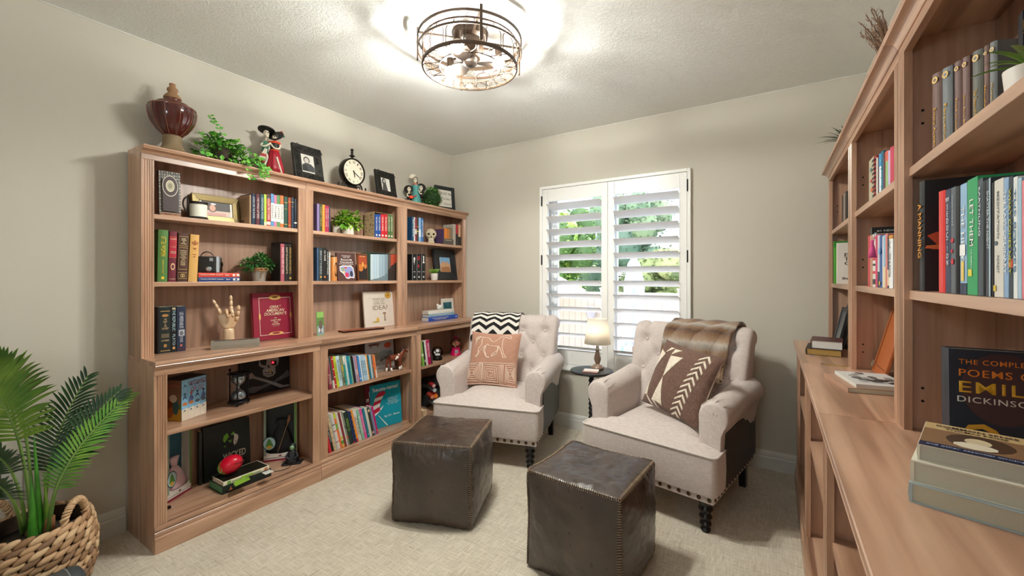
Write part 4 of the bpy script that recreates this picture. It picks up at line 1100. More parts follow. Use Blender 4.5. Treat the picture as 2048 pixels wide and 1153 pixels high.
# candle in a glass holder with strap handle
cpos = Vector((XLH-.058, Yx(397, XLH-.058), ZA+.0003))
cd = empty('candle_holder', cpos, RL, 'cream candle in a dark metal holder with a looped strap, top left shelf', 'candle')
MB().lathe([(.001, 0), (.042, 0), (.042, .008), (.0385, .01), (.0385, .012), (.001, .012)], 32).lathe([(.039, .078), (.041, .078), (.041, .09), (.039, .09)], 32).build('holder_rings', DBR, cd, smooth=40)
MB().lathe([(.001, .012), (.0375, .012), (.0375, .078), (.034, .08), (.001, .079)], 32).build('candle', M('#eeeede', .5), cd, smooth=40)
MB().tube([(-.044, .0, .005), (-.047, 0, .08), (-.047, 0, .115)], .004, 8).tube(catmull([(-.047, 0, .112), (-.062, 0, .1), (-.068, 0, .075), (-.062, 0, .05), (-.05, 0, .03)], 5), .004, 6).build('strap_handle', DBR, cd, smooth=True)
def picture_frame(loc, rz, w, h, bw, dep, fm, label, lean=8, photo=None, mat=None, group=None, turn=0, name='picture_frame', carve=None, cat='picture frame', bevel=.003):
    root = empty(name, (loc[0], loc[1], loc[2]+(dep+.003)*sin(R(lean))+.0004), 0, label, cat, group)
    root.rotation_euler = (Matrix.Rotation(rz+R(turn), 3, 'Z') @ Matrix.Rotation(R(-lean), 3, 'X')).to_euler()
    O = [(0, 0), (w, 0), (w, h), (0, h)]; I = [(bw, bw), (w-bw, bw), (w-bw, h-bw), (bw, h-bw)]
    vs = [(x, y, z) for y, P in ((0, O), (bw*.12, I), (dep, O), (dep, I)) for x, z in P]
    fs = []
    for i in range(4):
        j = (i+1) % 4
        fs += [(i, j, 4+j, 4+i), (8+i, 12+i, 12+j, 8+j), (i, 8+i, 8+j, j), (4+i, 4+j, 12+j, 12+i)]
    MB().add(vs, fs).build('frame', fm, root, bevel=bevel, fixn=True)
    MB().box(bw*.8, w-bw*.8, dep*.45, dep*.8, bw*.8, h-bw*.8).build('print', mat or M('#e2ded4', .4), root)
    MB().box(w*.42, w*.58, dep, dep+.003, .01, h*.7).build('easel_back', M('#241f1b', .8), root)
    if photo: art(root, S(w, h, photo), dep*.45-.0003, 'photo')
    if carve:
        rn = random.Random(3); cb = MB()
        for _ in range(carve):
            e = rn.choice((0, 1, 2, 3)); t = rn.random(); o = rn.uniform(.25, .75)*bw
            x, z = ((t*w, o), (t*w, h-o), (o, t*h), (w-o, t*h))[e]
            r0 = rn.uniform(.12, .22)*bw; a0 = rn.uniform(0, 6)
            cb.tube([(x+r0*(1-q/9*.8)*cos(a0+q*.75), -.0008, z+r0*(1-q/9*.8)*sin(a0+q*.75)) for q in range(10)], .0016, 5)
        cb.build('carving', fm, root, smooth=True)
    return root
OLIVEG = M('#7d6a3c', .35, .45, var=.2, scale=12)
yo = Yx(389, XLH-.06)
yo = Yx(386, XLH-.118)
pf = picture_frame((XLH-.118, yo, ZA), RL, Yx(481, XLH-.118)-yo, .15, .036, .018, OLIVEG, 'bronze picture frame with bead studded corners and a portrait photo', lean=7,
   photo=[(rect(.2, .8, .25, .76), '#3d3632'), (rect(.2, .8, .25, .44), '#d8c0b4'), (ell(.42, .55, .1, .17), '#4a3128'), (ell(.42, .53, .065, .12), '#d8a58c'), (rect(.22, .7, .25, .36), '#cf9d95'), (ell(.44, .68, .06, .03), '#e3e3e6')])
w_, h_ = Yx(481, XLH-.118)-yo, .15; sb_ = MB()
for cx_, cz_, sx, sz in ((.0, 1, 1, -1), (1, 1, -1, -1), (1, 0, -1, 1), (0, 0, 1, 1)):
    for i in range(6):
        for o in (-.006, .006):
            t = .006+i*.0055; sb_.ball((cx_*w_+sx*t+(o if o > 0 else 0)*sx, -.001, cz_*h_+sz*t+(-o if o < 0 else 0)*sz), .0016, 6, 4)
sb_.build('bead_studs', M('#efe9da', .3), pf, smooth=True)
# row of books on the top left shelf
WS = 'on the top left shelf'
LBL = lambda s: [(s, .5, .86, .5)]
rowL([(503, 511, 388, '#22344a', 'navy hardback with silver lettering, first in the row', dict(txt='KAFKA ON THE SHORE', tc='#cdd3da')),
 (511.5, 519.6, 389, '#5d2632', 'maroon hardback with pale lettering', dict(txt='THE WIND-UP BIRD', tc='#d9c9c6')),
 (520, 528, 389.5, '#1f4a57', 'dark teal hardback with pale lettering', dict(txt='NORWEGIAN WOOD', tc='#c8dbe0')),
 (528.3, 533.2, 389, '#b7cf3f', 'thin lime green book', dict(hard=False, bands=[(.02, .12, '#e7e5c8')])),
 (533.6, 541.5, 390, '#b5382f', 'brick red book with white lettering and dark top band', dict(hard=False, txt='COLLECTED STORIES', tc='#f0dfd6', bands=[(.88, .98, '#2b211f'), (.04, .14, '#e8ddd0')])),
 (541.9, 547.9, 388, '#5f95c8', 'light blue and white paperback', dict(hard=False, bands=[(.16, .72, '#ece9e2')], txt='ESSAYS', tc='#6b6f78', tz=.45, th_=.4)),
 (548.1, 553.9, 390.6, '#cf7f9d', 'pink and white paperback', dict(hard=False, bands=[(.16, .72, '#ece6e2')], txt='POEMS', tc='#6b6f78', tz=.45, th_=.4)),
 (554.1, 560.3, 391, '#5c8f4f', 'leaf green and white paperback', dict(hard=False, bands=[(.16, .72, '#eceae0')], txt='LETTERS', tc='#6b6f78', tz=.45, th_=.4)),
 (560.6, 567.4, 391.5, '#df6f34', 'orange and white paperback', dict(hard=False, bands=[(.12, .72, '#efe6da')], txt='FICTION', tc='#6b6f78', tz=.45, th_=.4)),
 (568, 575.8, 394, '#1f4c40', 'bottle green hardback with gold bands', dict(bands=[(.8, .82, GOLD), (.6, .61, GOLD), (.1, .12, GOLD)])),
 (576.2, 582.4, 395.5, '#9c4326', 'rust brown hardback', dict(bands=[(.85, .87, GOLD), (.08, .1, GOLD)])),
 (583, 588.2, 396, '#27364a', 'slate blue hardback with gilt bands', dict(bands=[(.84, .86, GOLD), (.7, .71, GOLD)])),
 (588.6, 595.8, 398.5, '#12192a', 'midnight blue book with small white label, last in the row', dict(bands=[(.17, .22, '#d9d9d6')]))],
 X1, ZA, .13, 'books in the row on the top left shelf', WS)
# beige back cover of the first book seen from the side
yb = Yx(503, X1); sb2 = empty('book', (X1-.004, yb-.0075, ZA), RL, 'beige printed paperback at the left end of the row on the top left shelf', 'book', 'books in the row on the top left shelf')
book_body(sb2, .0068, Zx(503, 390, X1)-ZA, .125, M('#b99b78', .6), False)
fl = MB()
for i in range(22): fl.box(-.0009, -.0004, .02, .105-.02*(i % 5 == 4), .045+i*.005, .0466+i*.005)
fl.box(-.0009, -.0004, .06, .1, .012, .028).build('printed_lines', M('#7a5f45', .7), sb2)
# -- second shelf, unit one
g2 = 'tall hardbacks on the second left shelf'
rowL([(314.3, 334.8, 460, '#4e7a3c', 'thick moss green hardback with yellow spine lettering', dict(txt=[('LITTLE WOMEN', .68, .38, .5), ('LOUISA MAY ALCOTT', .28, .28, .16)], tc='#e2c437', deco=[(rect(.36, .64, .05, .1), '#e2c437')], lean=.02)),
 (336.3, 351.6, 463, '#6a1f30', 'maroon leather bound classic with red and gold spine panels', dict(bands=[(.48, .9, '#b3203a'), (.885, .895, GOLD), (.475, .485, GOLD), (.72, .728, GOLD), (.79, .798, GOLD)], txt=[('DICKENS', .845, .03, .8), ('A TALE', .69, .02, .6), ('OF TWO CITIES', .58, .05, .7), ('CLASSICS', .055, .015, .8)], upright=True, tc='#e9d9b0', deco=[(ell(.5, .3, .3, .07, 9), '#d9b98a'), (ell(.5, .3, .2, .045, 7), '#6a1f30')], lean=.025)),
 (353.4, 374.6, 466.5, '#4a2b22', 'thick dark brown leather bound book with gold framed panels', dict(txt=[('MARK\nTWAIN\nSIX\nNOVELS', .83, .13, .55), ('The Adventures\nof Tom Sawyer\nThe Prince and\nthe Pauper\nA Connecticut\nYankee\nLife on the\nMississippi\nRoughing It', .49, .33, .66)], upright=True, tc='#e2cfa0', deco=[(p, '#cfae6a') for a in ((.08, .92, .73, .93), (.08, .92, .25, .7), (.08, .92, .06, .19)) for p in frame_line(a[0], a[1], a[2], a[3], .008)] + [(ringp(.42, .125, .14, .035, .7), '#d9bd7a'), (ringp(.58, .125, .14, .035, .7), '#d9bd7a')], lean=.03)),
 (376.3, 394.2, 469.5, '#d9a860', 'tan jacketed hardback with red lettering beside the box camera', dict(txt=[('THE\nHOUSE OF\nCOMMON\nGOLD', .82, .1, .7), ('A COLLECTION\nOF TALES', .7, .04, .5), ('VOLUME ONE\n\nEDITED', .55, .07, .45)], upright=True, tc='#a3392a', lean=.045))],
 X1, ZB_, .13, g2, 'on the second left shelf')
y0 = Yx(397, X1); w1 = Yx(480, X1)-y0
fb = flat_book((X1-.001, y0, ZB_), RL, w1, .12, .0235, '#22407a', 'blue paperback lying flat, lower of the two under the box camera', hard=False)
lettering('The Story of the World', fb, WHITE, (w1*.22, -.0022, .0118), (0,0,0), w1*.36, .0085, .02); lettering('VOLUME ONE', fb, WHITE, (w1*.5, -.0022, .0118), (0,0,0), w1*.16, .005, .02); lettering('Bauer', fb, WHITE, (w1*.7, -.0022, .0118), (0,0,0), w1*.1, .007, .02)
art(fb, S(w1, .0235, [(rect(.82, .98, .25, .75), '#e8e4da'), (ell(.9, .5, .03, .2), '#22407a')]), -.0018)
fb2 = flat_book((X1-.003, y0+.001, ZB_+.0238), RL, w1-.004, .118, .0225, '#d8432c', 'orange red paperback lying directly under the box camera', hard=False)
lettering('The Story of the World', fb2, WHITE, (w1*.2, -.0022, .0112), (0,0,0), w1*.34, .008, .02); lettering('VOLUME TWO', fb2, WHITE, (w1*.48, -.0022, .0112), (0,0,0), w1*.16, .005, .02); lettering('Bauer', fb2, WHITE, (w1*.68, -.0022, .0112), (0,0,0), w1*.1, .007, .02)
art(fb2, S(w1, .0225, [(rect(.81, .98, .25, .75), '#efe6da'), (ell(.89, .5, .03, .2), '#d8432c')]), -.0018)
# box camera
zc = ZB_+.0465; cm = empty('box_camera', (X1-.055, Yx(421, X1-.055), zc), RL+R(-33), 'vintage black box camera with strap on top of two flat books', 'camera')
CB = M('#1d1d1e', .6, var=.2, bump=.05, scale=200); SIL = M('#a9abab', .3, .7)
MB().box(-.05, .03, -.035, .035, 0, .088).build('body', CB, cm, bevel=.005)
MB().box(.03, .047, -.035, .035, .0, .09).build('front_plate', SIL, cm, bevel=.003)
MB().box(.047, .049, -.03, .03, .006, .03).box(.047, .049, -.012, .012, .06, .082).build('plate_detail', BLK, cm, bevel=.001)
MB().lathe([(.001, .049), (.016, .049), (.016, .053), (.009, .055), (.009, .051), (.001, .051)], 24, T=Matrix.Translation((0, 0, .045)) @ Matrix.Rotation(R(90), 4, 'Y')).build('lens', BLK, cm, smooth=40)
MB().lathe([(.001, 0), (.013, 0), (.013, .008), (.010, .010), (.001, .010)], 24, T=Matrix.Translation((.0, -.0345, .02)) @ Matrix.Rotation(R(90), 4, 'X')).build('winding_knob', SIL, cm, smooth=40)
MB().box(.002, .018, -.0375, -.034, .062, .08).build('viewfinder', M('#8d8f8a', .3), cm, bevel=.001)
MB().prism([(-.045+.06*i/12, .088+.028*sin(pi*i/12)**.6) for i in range(13)] + [(-.045+.06*i/12, .085+.026*sin(pi*i/12)**.6) for i in range(12, -1, -1)], -.008, .008, axes='xzy').build('strap', CB, cm, fixn=True)
# little plants -------------------------------------------------
def leafball(parent, centers, n, leaf, cols, seed, droop=.2, name='foliage', shape=.5, up=.4, zmin=None, yedge=-9):
    rn = random.Random(seed); b = MB(); ms = [M(c, .45, var=.15) for c in cols]
    for i in range(n):
        c, rad = rn.choice(centers); c = Vector(c); rad = Vector(rad if isinstance(rad, (tuple, list)) else (rad,)*3)
        v = Vector((rn.gauss(0,1), rn.gauss(0,1), rn.gauss(0,1))).normalized()
        k = rn.uniform(.55, 1.0); p = c+Vector((v.x*rad.x*k, v.y*rad.y*k, v.z*rad.z*k))
        d = (v+Vector((rn.uniform(-.5,.5), rn.uniform(-.5,.5), rn.uniform(-.2, up)))).normalized()
        s = d.cross(Vector((0,0,1))); s = (s if s.length > .1 else Vector((1,0,0))).normalized(); nn = s.cross(d)
        L_ = leaf*rn.uniform(.65, 1.25); ww = L_*shape*.5
        tip = p+d*L_-Vector((0,0,droop*L_)); md_ = p+d*L_*.5+nn*L_*.06
        q5 = [p, md_-s*ww, tip, md_+s*ww, md_-nn*L_*.09]
        if zmin is not None and max(q.y for q in q5) > yedge: q5 = [Vector((q.x, q.y, max(q.z, zmin+.002*(i % 3)))) for q in q5]
        b.add(q5, [(0,4,1), (4,2,1), (0,3,4), (4,3,2)], rn.randrange(len(ms)))
    return b.build(name, ms, parent)
pp = Vector((XLH-.075, Yx(518, XLH-.075), ZB_))
pl1 = empty('potted_plant', pp, RL, 'bushy green plant in a small galvanized pot tied with twine', 'plant')
MB().lathe([(.001, 0), (.031, 0), (.042, .072), (.045, .074), (.045, .079), (.041, .079), (.038, .06), (.001, .06)], 28).build('galvanized_pot', M('#b8b4ac', .35, .6, var=.15, scale=25), pl1, smooth=40)
tw = MB()
for k in range(4): tw.tube([((.0435+.001*k % .002)*cos(a), .0435*sin(a), .062+.005*k+.002*sin(a*3+k)) for a in [2*pi*i/28 for i in range(28)]], .0028, 6, closed=True)
for s in (-1, 1):
    tw.tube(catmull([(.0, -.046, .066), (s*.014, -.052, .078), (s*.026, -.048, .068), (s*.012, -.05, .06), (0, -.047, .066)], 5), .0022, 5)
    tw.tube(catmull([(0, -.047, .066), (s*.008, -.046, .045), (s*.014, -.04, .018)], 5), .0018, 5)
tw.build('twine_bow', M('#a5794f', .9, var=.2), pl1, smooth=True)
leafball(pl1, [((0, 0, .105), (.075, .05, .032)), ((-.055, 0, .1), (.04, .035, .03)), ((.03, -.01, .1), (.045, .035, .03)), ((.01, 0, .13), .03)], 520, .028, ('#2f6a2c', '#3f8038', '#245425', '#57963f'), 21, shape=.42)
# boxed trio
rowL([(561.2, 568.9, 488, '#b95a68', 'rose coloured book', dict(txt='PAINTING AND LETTERS', tc='#f0d9d2')),
 (569.3, 576.2, 488, '#211d1b', 'black book with cream lettering', dict(txt='HOW TO LIVE & ETIQUETTE', tc='#e3d3ad')),
 (576.6, 583.4, 488, '#2a231b', 'dark book with gold lettering', dict(txt='MONSTERS WHO CREATE', tc='#c39a4a', deco=[(ell(.5, .08, .3, .03), '#c39a4a')]))], X1-.004, ZB_, .09, 'three boxed volumes on the second left shelf', 'boxed at the right of the second left shelf')
ya, yb = Yx(560.3, X1-.004), Yx(584.3, X1-.004); hb = Zx(572, 486, X1)-ZB_
sc = empty('slipcase', (X1-.003, ya, ZB_), RL, 'black open fronted slipcase around three thin volumes', 'slipcase')
k = .0016; wsc = yb-ya
MB().box(-k, 0, 0, .097, 0, hb+.003).box(wsc, wsc+k, 0, .097, 0, hb+.003).box(0, wsc, 0, .097, hb+.001, hb+.003).box(0, wsc, .094, .097, 0, hb).build('case', M('#1c1917', .5), sc)
# -- counter, unit one
XC1 = XLH-.082
rowL([(319, 341.6, 614.5, '#1c2a2a', 'thick dark green paperback with gold spine ornaments', dict(hard=False, txt=[('THE\nILIAD\n&\nTHE\nODYSSEY', .63, .24, .62), ('HOMER', .27, .035, .7)], upright=True, tc='#d6b98a', deco=[(rect(.08, .95, .9, .915), '#c39a5a'), (rect(.08, .95, .045, .06), '#c39a5a'), (ell(.5, .815, .3, .03), '#c08a4a'), (ell(.5, .16, .14, .035), '#d69a4c'), (ell(.5, .16, .05, .012), '#1c2a2a'), (rect(.15, .85, .33, .42), '#6d624e')])),
 (342, 353.2, 613, '#17181a', 'black paperback with tall pale spine lettering', dict(hard=False, txt=[('THE REPUBLIC', .7, .48, .55), ('PLATO', .27, .24, .5)], tc='#a9cbd4', deco=[(ell(.5, .09, .25, .03), '#d6a06a'), (rect(.2, .8, .93, .97), '#c9b48a')])),
 (354, 371.6, 613, '#27324a', 'slate blue paperback with a small photo on the spine', dict(hard=False, txt=[('LES MISERABLES', .69, .36, .45), ('VICTOR HUGO', .27, .14, .35)], tc='#c9d0dc', deco=[(rect(.18, .86, .34, .48), '#b9bcc4'), (ell(.5, .4, .22, .05), '#6d727e'), (ell(.48, .13, .13, .028), '#c26a5a'), (rect(.1, .9, .03, .06), '#5a2a3a')]))],
 XC1, ZCT, .07, 'paperbacks on the counter by the wooden hand', 'standing on the left counter')
bs = book((XC1+.004, Yx(314, XC1), ZCT), RL, .009, .232, .07, '#0f0e10', 'thin black book at the far left end of the left counter', 'paperbacks on the counter by the wooden hand', hard=False)
# jointed wooden hand
HW = wood('pale_hand_wood', 2, ('#c99f78', '#dcb890', '#e8c9a4'), sc=.8)
hp = Vector((XLH-.07, Yx(457, XLH-.07), ZCT))
hd = empty('wooden_hand', hp, R(70), 'jointed pale wooden mannequin hand with raised fingers on the counter', 'wooden hand')
MB().lathe([(.001, 0), (.029, 0), (.0285, .03), (.027, .075), (.026, .088), (.022, .095), (.001, .097)], 28).build('wrist', HW, hd, smooth=40)
def skin_mesh(name, verts, edges, radii, mat, parent, sub=2, root_i=0):
    me = bpy.data.meshes.new(name); me.from_pydata([tuple(v) for v in verts], edges, []); me.materials.append(mat)
    o = bpy.data.objects.new(name, me); COL.objects.link(o); o.parent = parent
    sk = o.modifiers.new('skin', 'SKIN'); sk.use_smooth_shade = True; lay = me.skin_vertices[0] if me.skin_vertices else None
    if lay is None:
        bm = bmesh.new(); bm.from_mesh(me); bm.verts.layers.skin.verify(); bm.to_mesh(me); bm.free(); lay = me.skin_vertices[0]
    for i, r_ in enumerate(radii):
        lay.data[i].radius = r_ if isinstance(r_, tuple) else (r_, r_); lay.data[i].use_root = (i == root_i)
    ss = o.modifiers.new('s', 'SUBSURF'); ss.levels = sub; ss.render_levels = sub
    return o
# palm (slightly cupped oval block)
pm = MB()
def palmf(s, t):
    a = 2*pi*s; z = .092+.095*t; wd = (.026+.020*smoothstep(0, .55, t)-.004*smoothstep(.75, 1, t)); th = .0155-.002*t
    e = math.sqrt(max(.0, 1-(2*max(0, t-.5))**6))*math.sqrt(max(0, min(1, t*14)))
    return (wd*cos(a)*e-.004*t, th*sin(a)*e, z)
pm.grid(palmf, 32, 24).build('palm', HW, hd, smooth=True, weld=True)
def seg_finger(name, p, dirs, lens, r0):
    f = MB(); q = Vector(p); r_ = r0
    for i, (d, l) in enumerate(zip(dirs, lens)):
        d = Vector(d).normalized(); e = q+d*l
        f.tube([q+d*.001, q+d*.003, q+d*l*.4, e-d*.003, e-d*.0008], [r_*.55, r_*.93, r_, r_*.92, r_*.5], 14)
        f.ball(e, r_*.6, 10, 6)
        q = e; r_ *= .9
    return f.build(name, HW, hd, smooth=True)
# viewed from the front: local -x is left in the picture
seg_finger('little_finger', (-.036, -.002, .178), [(-.36, -.05, .93), (-.42, -.08, .9), (-.45, -.1, .88)], [.034, .026, .024], .0088)
seg_finger('ring_finger', (-.014, -.008, .186), [(.05, -.75, .45), (.15, -.45, -.9), (.1, .3, -.8)], [.028, .030, .016], .0095)
seg_finger('middle_finger', (.008, -.008, .188), [(.1, -.72, .5), (.15, -.5, -.9), (.1, .3, -.8)], [.03, .032, .016], .0097)
seg_finger('index_finger', (.014, .006, .186), [(-.05, .02, 1), (-.02, -.05, 1), (-.05, -.08, 1)], [.034, .03, .026], .0095)
seg_finger('thumb', (.034, -.006, .135), [(.22, -.2, .95), (.12, -.3, .95), (.02, -.3, .95)], [.03, .032, .028], .0105)
# grey box book lying in front of the hand
p0, p1 = PZ(421.5, 701, ZCT), PZ(519.5, 693.5, ZCT); L_ = (p1-p0).length; az = math.atan2(p1.y-p0.y, p1.x-p0.x)
gb_ = flat_book(p0, az, L_, .058, .042, M('#8d877b', .6, var=.12, scale=20), 'small grey cloth box book lying in front of the wooden hand', pages=M('#8a8274', .8))
MB().box(.012, L_-.012, .008, .05, .0421, .0426).build('cover_panel', M('#4f4a43', .6), gb_)
MB().lathe([(.001, .0426), (.014, .0426), (.014, .044), (.001, .044)], 20, c=(L_*.48, .02, 0)).build('wax_seal', M('#7a2a22', .5), gb_)
# red documents book
rt, w_, h_ = facing(508.5, 590, 587, XLH-.082, ZCT, .03, '#8e1f38', 'large crimson hardback with gold framed title, face out on the left counter', lean=5)
art(rt, S(w_, h_, [(p, '#d8c0b0') for p in frame_line(.14, .92, .1, .9, .012)] + [(ell(.53, .9, .15, .055, 11), '#d9b566'), (ell(.53, .9, .07, .022), '#8e5a2a'), (ell(.53, .125, .18, .035, 14), '#dcb06a'), (ell(.53, .13, .1, .022, 9), '#8e1f38'), (ell(.15, .5, .022, .075), '#d9b566'), (ell(.91, .5, .022, .075), '#d9b566')]))
T_(rt, 'GREAT\nAMERICAN\nDOCUMENTS', w_, h_, .53, .62, .55, .21, '#ecd9b8', shear=.2, line=.85)
T_(rt, 'for\nLatter-day\nSaint\nFamilies', w_, h_, .53, .39, .26, .17, '#ecd9b8', shear=.3); T_(rt, '______', w_, h_, .53, .28, .16, .006, '#d8c0b0')
# -- unit two, top shelf
wh = 'at left of the middle top shelf'
rowL([(634, 639, 408, '#8e7bb0', 'lilac hardback'), (639.2, 644.3, 409, '#3a4a2a', 'dark olive hardback with gilt lettering', dict(txt='FAIRY TALES', tc='#cfb46a')),
 (644.6, 650.1, 410, '#ef9a35', 'bright orange hardback'), (650.4, 653.9, 411, '#b01f4c', 'crimson hardback, left of its twin,', dict(txt='VOLUME ONE', tc='#f0d9de')),
 (654.1, 657.8, 412, '#b42350', 'crimson hardback, right of its twin,', dict(txt='VOLUME TWO', tc='#f0d9de')), (658.1, 660.6, 413, '#23264a', 'thin navy hardback')],
 X1, ZA, .13, 'coloured hardbacks on the middle top shelf', wh)
pq = Vector((XLH-.075, Yx(696, XLH-.075), ZA)); pl2 = empty('potted_plant', pq, RL, 'leafy bright green plant in a plain white pot on the middle top shelf', 'plant')
CER = M('#e4ded6', .4, var=.03)
MB().lathe([(.001, 0), (.036, 0), (.039, .005), (.041, .066), (.038, .067), (.036, .05), (.001, .05)], 32).build('white_pot', CER, pl2, smooth=40)
leafball(pl2, [((0, 0, .095), (.08, .05, .03)), ((-.06, -.01, .09), (.05, .035, .03)), ((.06, -.01, .085), (.05, .035, .028)), ((-.04, 0, .13), .03), ((.05, .0, .13), .03)], 300, .04, ('#7fae2e', '#93c23a', '#5f9427', '#aacf55'), 22, shape=.75)
pq2 = Vector((XLH-.12, Yx(673, XLH-.12), ZA)); p2b = empty('cup', pq2, RL, 'small white ceramic cup half hidden behind the white plant pot', 'cup')
MB().lathe([(.001, 0), (.026, 0), (.029, .06), (.027, .06), (.024, .006), (.001, .005)], 24).build('body', CER, p2b, smooth=40)
bw_ = 'in the patterned slipcase on the middle top shelf'
cs = ['#1f4f9c', '#1d4a94', '#d01f2e', '#c81c2a', '#4d6b3a', '#587242']; ds = ['cobalt blue paperback with pale lettering, first', 'cobalt blue paperback with pale lettering, second', 'scarlet paperback, left one', 'scarlet paperback, right one', 'moss green paperback, left one', 'moss green paperback, right one']
us = [750.2, 756, 761.8, 768.5, 775.2, 780.6, 786]
rowL([(us[i]+.2, us[i+1]-.2, 429, cs[i], ds[i], dict(hard=False, txt=[(('THE DARK', 'THE GREY', 'THE SEA', 'THE KING', 'SILVER', 'GREEN')[i]+' IS RISING', .6, .6, .5)], tc='#e6e0cf', deco=[(ell(.5, .1, .3, .04), '#e6e0cf')])) for i in range(6)], X1-.004, ZA, .1, 'boxed paperbacks on the middle top shelf', bw_)
ya, yb = Yx(748.3, X1-.004), Yx(787, X1-.004); hb = Zx(768, 427.5, X1)-ZA; wsc = yb-ya
sc = empty('slipcase', (X1-.002, ya, ZA), RL, 'tan patterned slipcase holding blue, red and green paperbacks', 'slipcase')
TANC = M('#b09a76', .6, var=.35, scale=60)
MB().box(-k, 0, 0, .11, 0, hb+.003).box(wsc, wsc+k, 0, .11, 0, hb+.003).box(0, wsc, 0, .11, hb+.001, hb+.003).box(0, wsc, .107, .11, 0, hb).build('case', TANC, sc)
fl = MB(); rn = random.Random(5)
for i in range(26):
    a, c_ = rn.uniform(.012, .1), rn.uniform(.012, hb-.01); q = rn.uniform(.003, .007)
    fl.box(-k-.0006, -k-.0001, a-q, a+q, c_-q*.8, c_+q*.8)
fl.build('printed_motifs', M('#6f5c3f', .7), sc)
# second shelf of unit two
rowL([(634, 636.8, 496, '#41648c', 'thin steel blue book'), (637.1, 644.9, 495.5, '#2f3a3f', 'charcoal hardback with gilt emblem', dict(txt='BROTHERS', tc='#9fa6a6', deco=[(ell(.5, .12, .25, .03), '#c9a24e')])),
 (645.3, 652.6, 496, '#181617', 'black hardback with red and white lettering', dict(txt=[('THE DARK', .87, .1, .4), ('TOWER', .7, .2, .5)], tc='#e6d9cf', deco=[(ell(.5, .12, .3, .03), '#c07a3a')])),
 (653, 657.6, 499, '#2c2d2d', 'dark grey paperback with white lettering', dict(txt='HAUNTING', tc='#d8d8d2', hard=False)), (658, 660.8, 505, '#d9d6cd', 'thin white booklet', dict(hard=False))],
 X1, ZB_, .12, 'dark hardbacks on the middle second shelf', 'on the middle second shelf')
oc = Vector((XLH-.05, Yx(667, XLH-.05), ZB_)); oj = empty('tin', oc, RL, 'orange printed tin with a black oval on the middle second shelf', 'tin')
MB().lathe([(.001, 0), (.0225, 0), (.0225, .16), (.021, .162), (.001, .162)], 24).build('body', M('#d58a44', .4, var=.1), oj, smooth=40)
MB().lathe([(.001, .162), (.021, .162), (.021, .168), (.018, .172), (.001, .172)], 24).build('lid', M('#3a2b20', .5), oj, smooth=40)
def curved_patch(poly, rad, zc_): pass
b = MB(); n = 14
vs = []
for j in range(n+1):
    zz = -.05+.1*j/n; hwid = .6*math.sqrt(max(0, 1-(zz/.05)**2))
    for s in (-1, 0, 1): a = -pi/2+.25+s*hwid; vs.append((.0229*cos(a), .0229*sin(a), .078+zz))
b.add(vs, [(j*3+i, j*3+i+1, (j+1)*3+i+1, (j+1)*3+i) for j in range(n) for i in range(2)]).build('black_oval', BLK, oj, smooth=True)
rt, w_, h_ = facing(676, 709, 507, XLH-.06, ZB_, .02, '#55332f', 'brown cover book with white title and a colourful sticker, face out', lean=7, turn=-8)
T_(rt, 'HANDBOOK\nFOR THE', w_, h_, .52, .865, .5, .1, '#e3dad0', line=.95); T_(rt, 'Recently\nDeceased', w_, h_, .52, .71, .68, .16, '#f2ece4', line=.9); art(rt, S(w_, h_, [(rect(.1, .9, .585, .6), '#e3dad0'), ([(.12,.5),(.3,.55),(.6,.54),(.75,.56),(.88,.45),(.93,.2),(.9,.08),(.7,.1),(.6,.06),(.45,.08),(.3,.25),(.14,.33)], '#efeae2'), ([(.16,.47),(.3,.51),(.6,.5),(.72,.52),(.84,.43),(.88,.2),(.86,.11),(.7,.14),(.6,.1),(.47,.12),(.33,.29),(.18,.36)], '#8f97c9'), (ell(.3, .4, .09, .05), '#9aa86a'), (ell(.45, .46, .07, .03), '#d84a3f'), (ell(.5, .2, .11, .09), '#d0365f'), (ell(.75, .24, .08, .11), '#2a2b3a'), (ell(.36, .31, .06, .03), '#e8b93f')]))
# boxed set with dusk mountain art
us = [741.2, 747.4, 753.2, 758.6, 764.4, 770, 775.8, 781.6, 787.4, 793]
cs = ['#c3d3da', '#b4cbd9', '#bccfd9', '#9fb6c4', '#9db3c0', '#8499a6', '#5c4c42', '#b8492c', '#a8402a']
rowL([(us[i], us[i+1]-.15, 509, cs[i], 'volume %s of the boxed set whose spines form a misty mountain, %s' % (('one','two','three','four','five','six','seven','eight','nine')[i], ('pale grey','pale blue','pale grey blue','blue grey','soft blue grey','slate grey','dark brown','ember red','deep red')[i]), dict(hard=False, deco=[([(0,.0),(1,.0),(1,[.05,.08,.1,.14,.2,.28,.5,.62,.7][i]),(0,[.03,.06,.08,.12,.16,.24,.4,.55,.64][i])], '#6d8088' if i < 6 else '#2a211c')])) for i in range(9)], X1-.004, ZB_+.0003, .097, 'boxed fantasy volumes on the middle second shelf', '')
ya, yb = Yx(740.3, X1-.004), Yx(794, X1-.004); hb = Zx(768, 507.5, X1)-ZB_; wsc = yb-ya
sc = empty('slipcase', (X1-.002, ya, ZB_), RL, 'dark slipcase with sunset artwork around nine matching volumes', 'slipcase')
MB().box(-k, 0, 0, .105, 0, hb+.003).box(wsc, wsc+k, 0, .105, 0, hb+.003).box(0, wsc, 0, .105, hb+.001, hb+.003).box(0, wsc, .102, .105, 0, hb).build('case', M('#4a6b5a', .4), sc)
rt, w_, h_ = facing(717, 736.5, 508, XLH-.024, ZB_, .012, '#8a4a22', 'small face out book with a dark castle under an orange sky', lean=4)
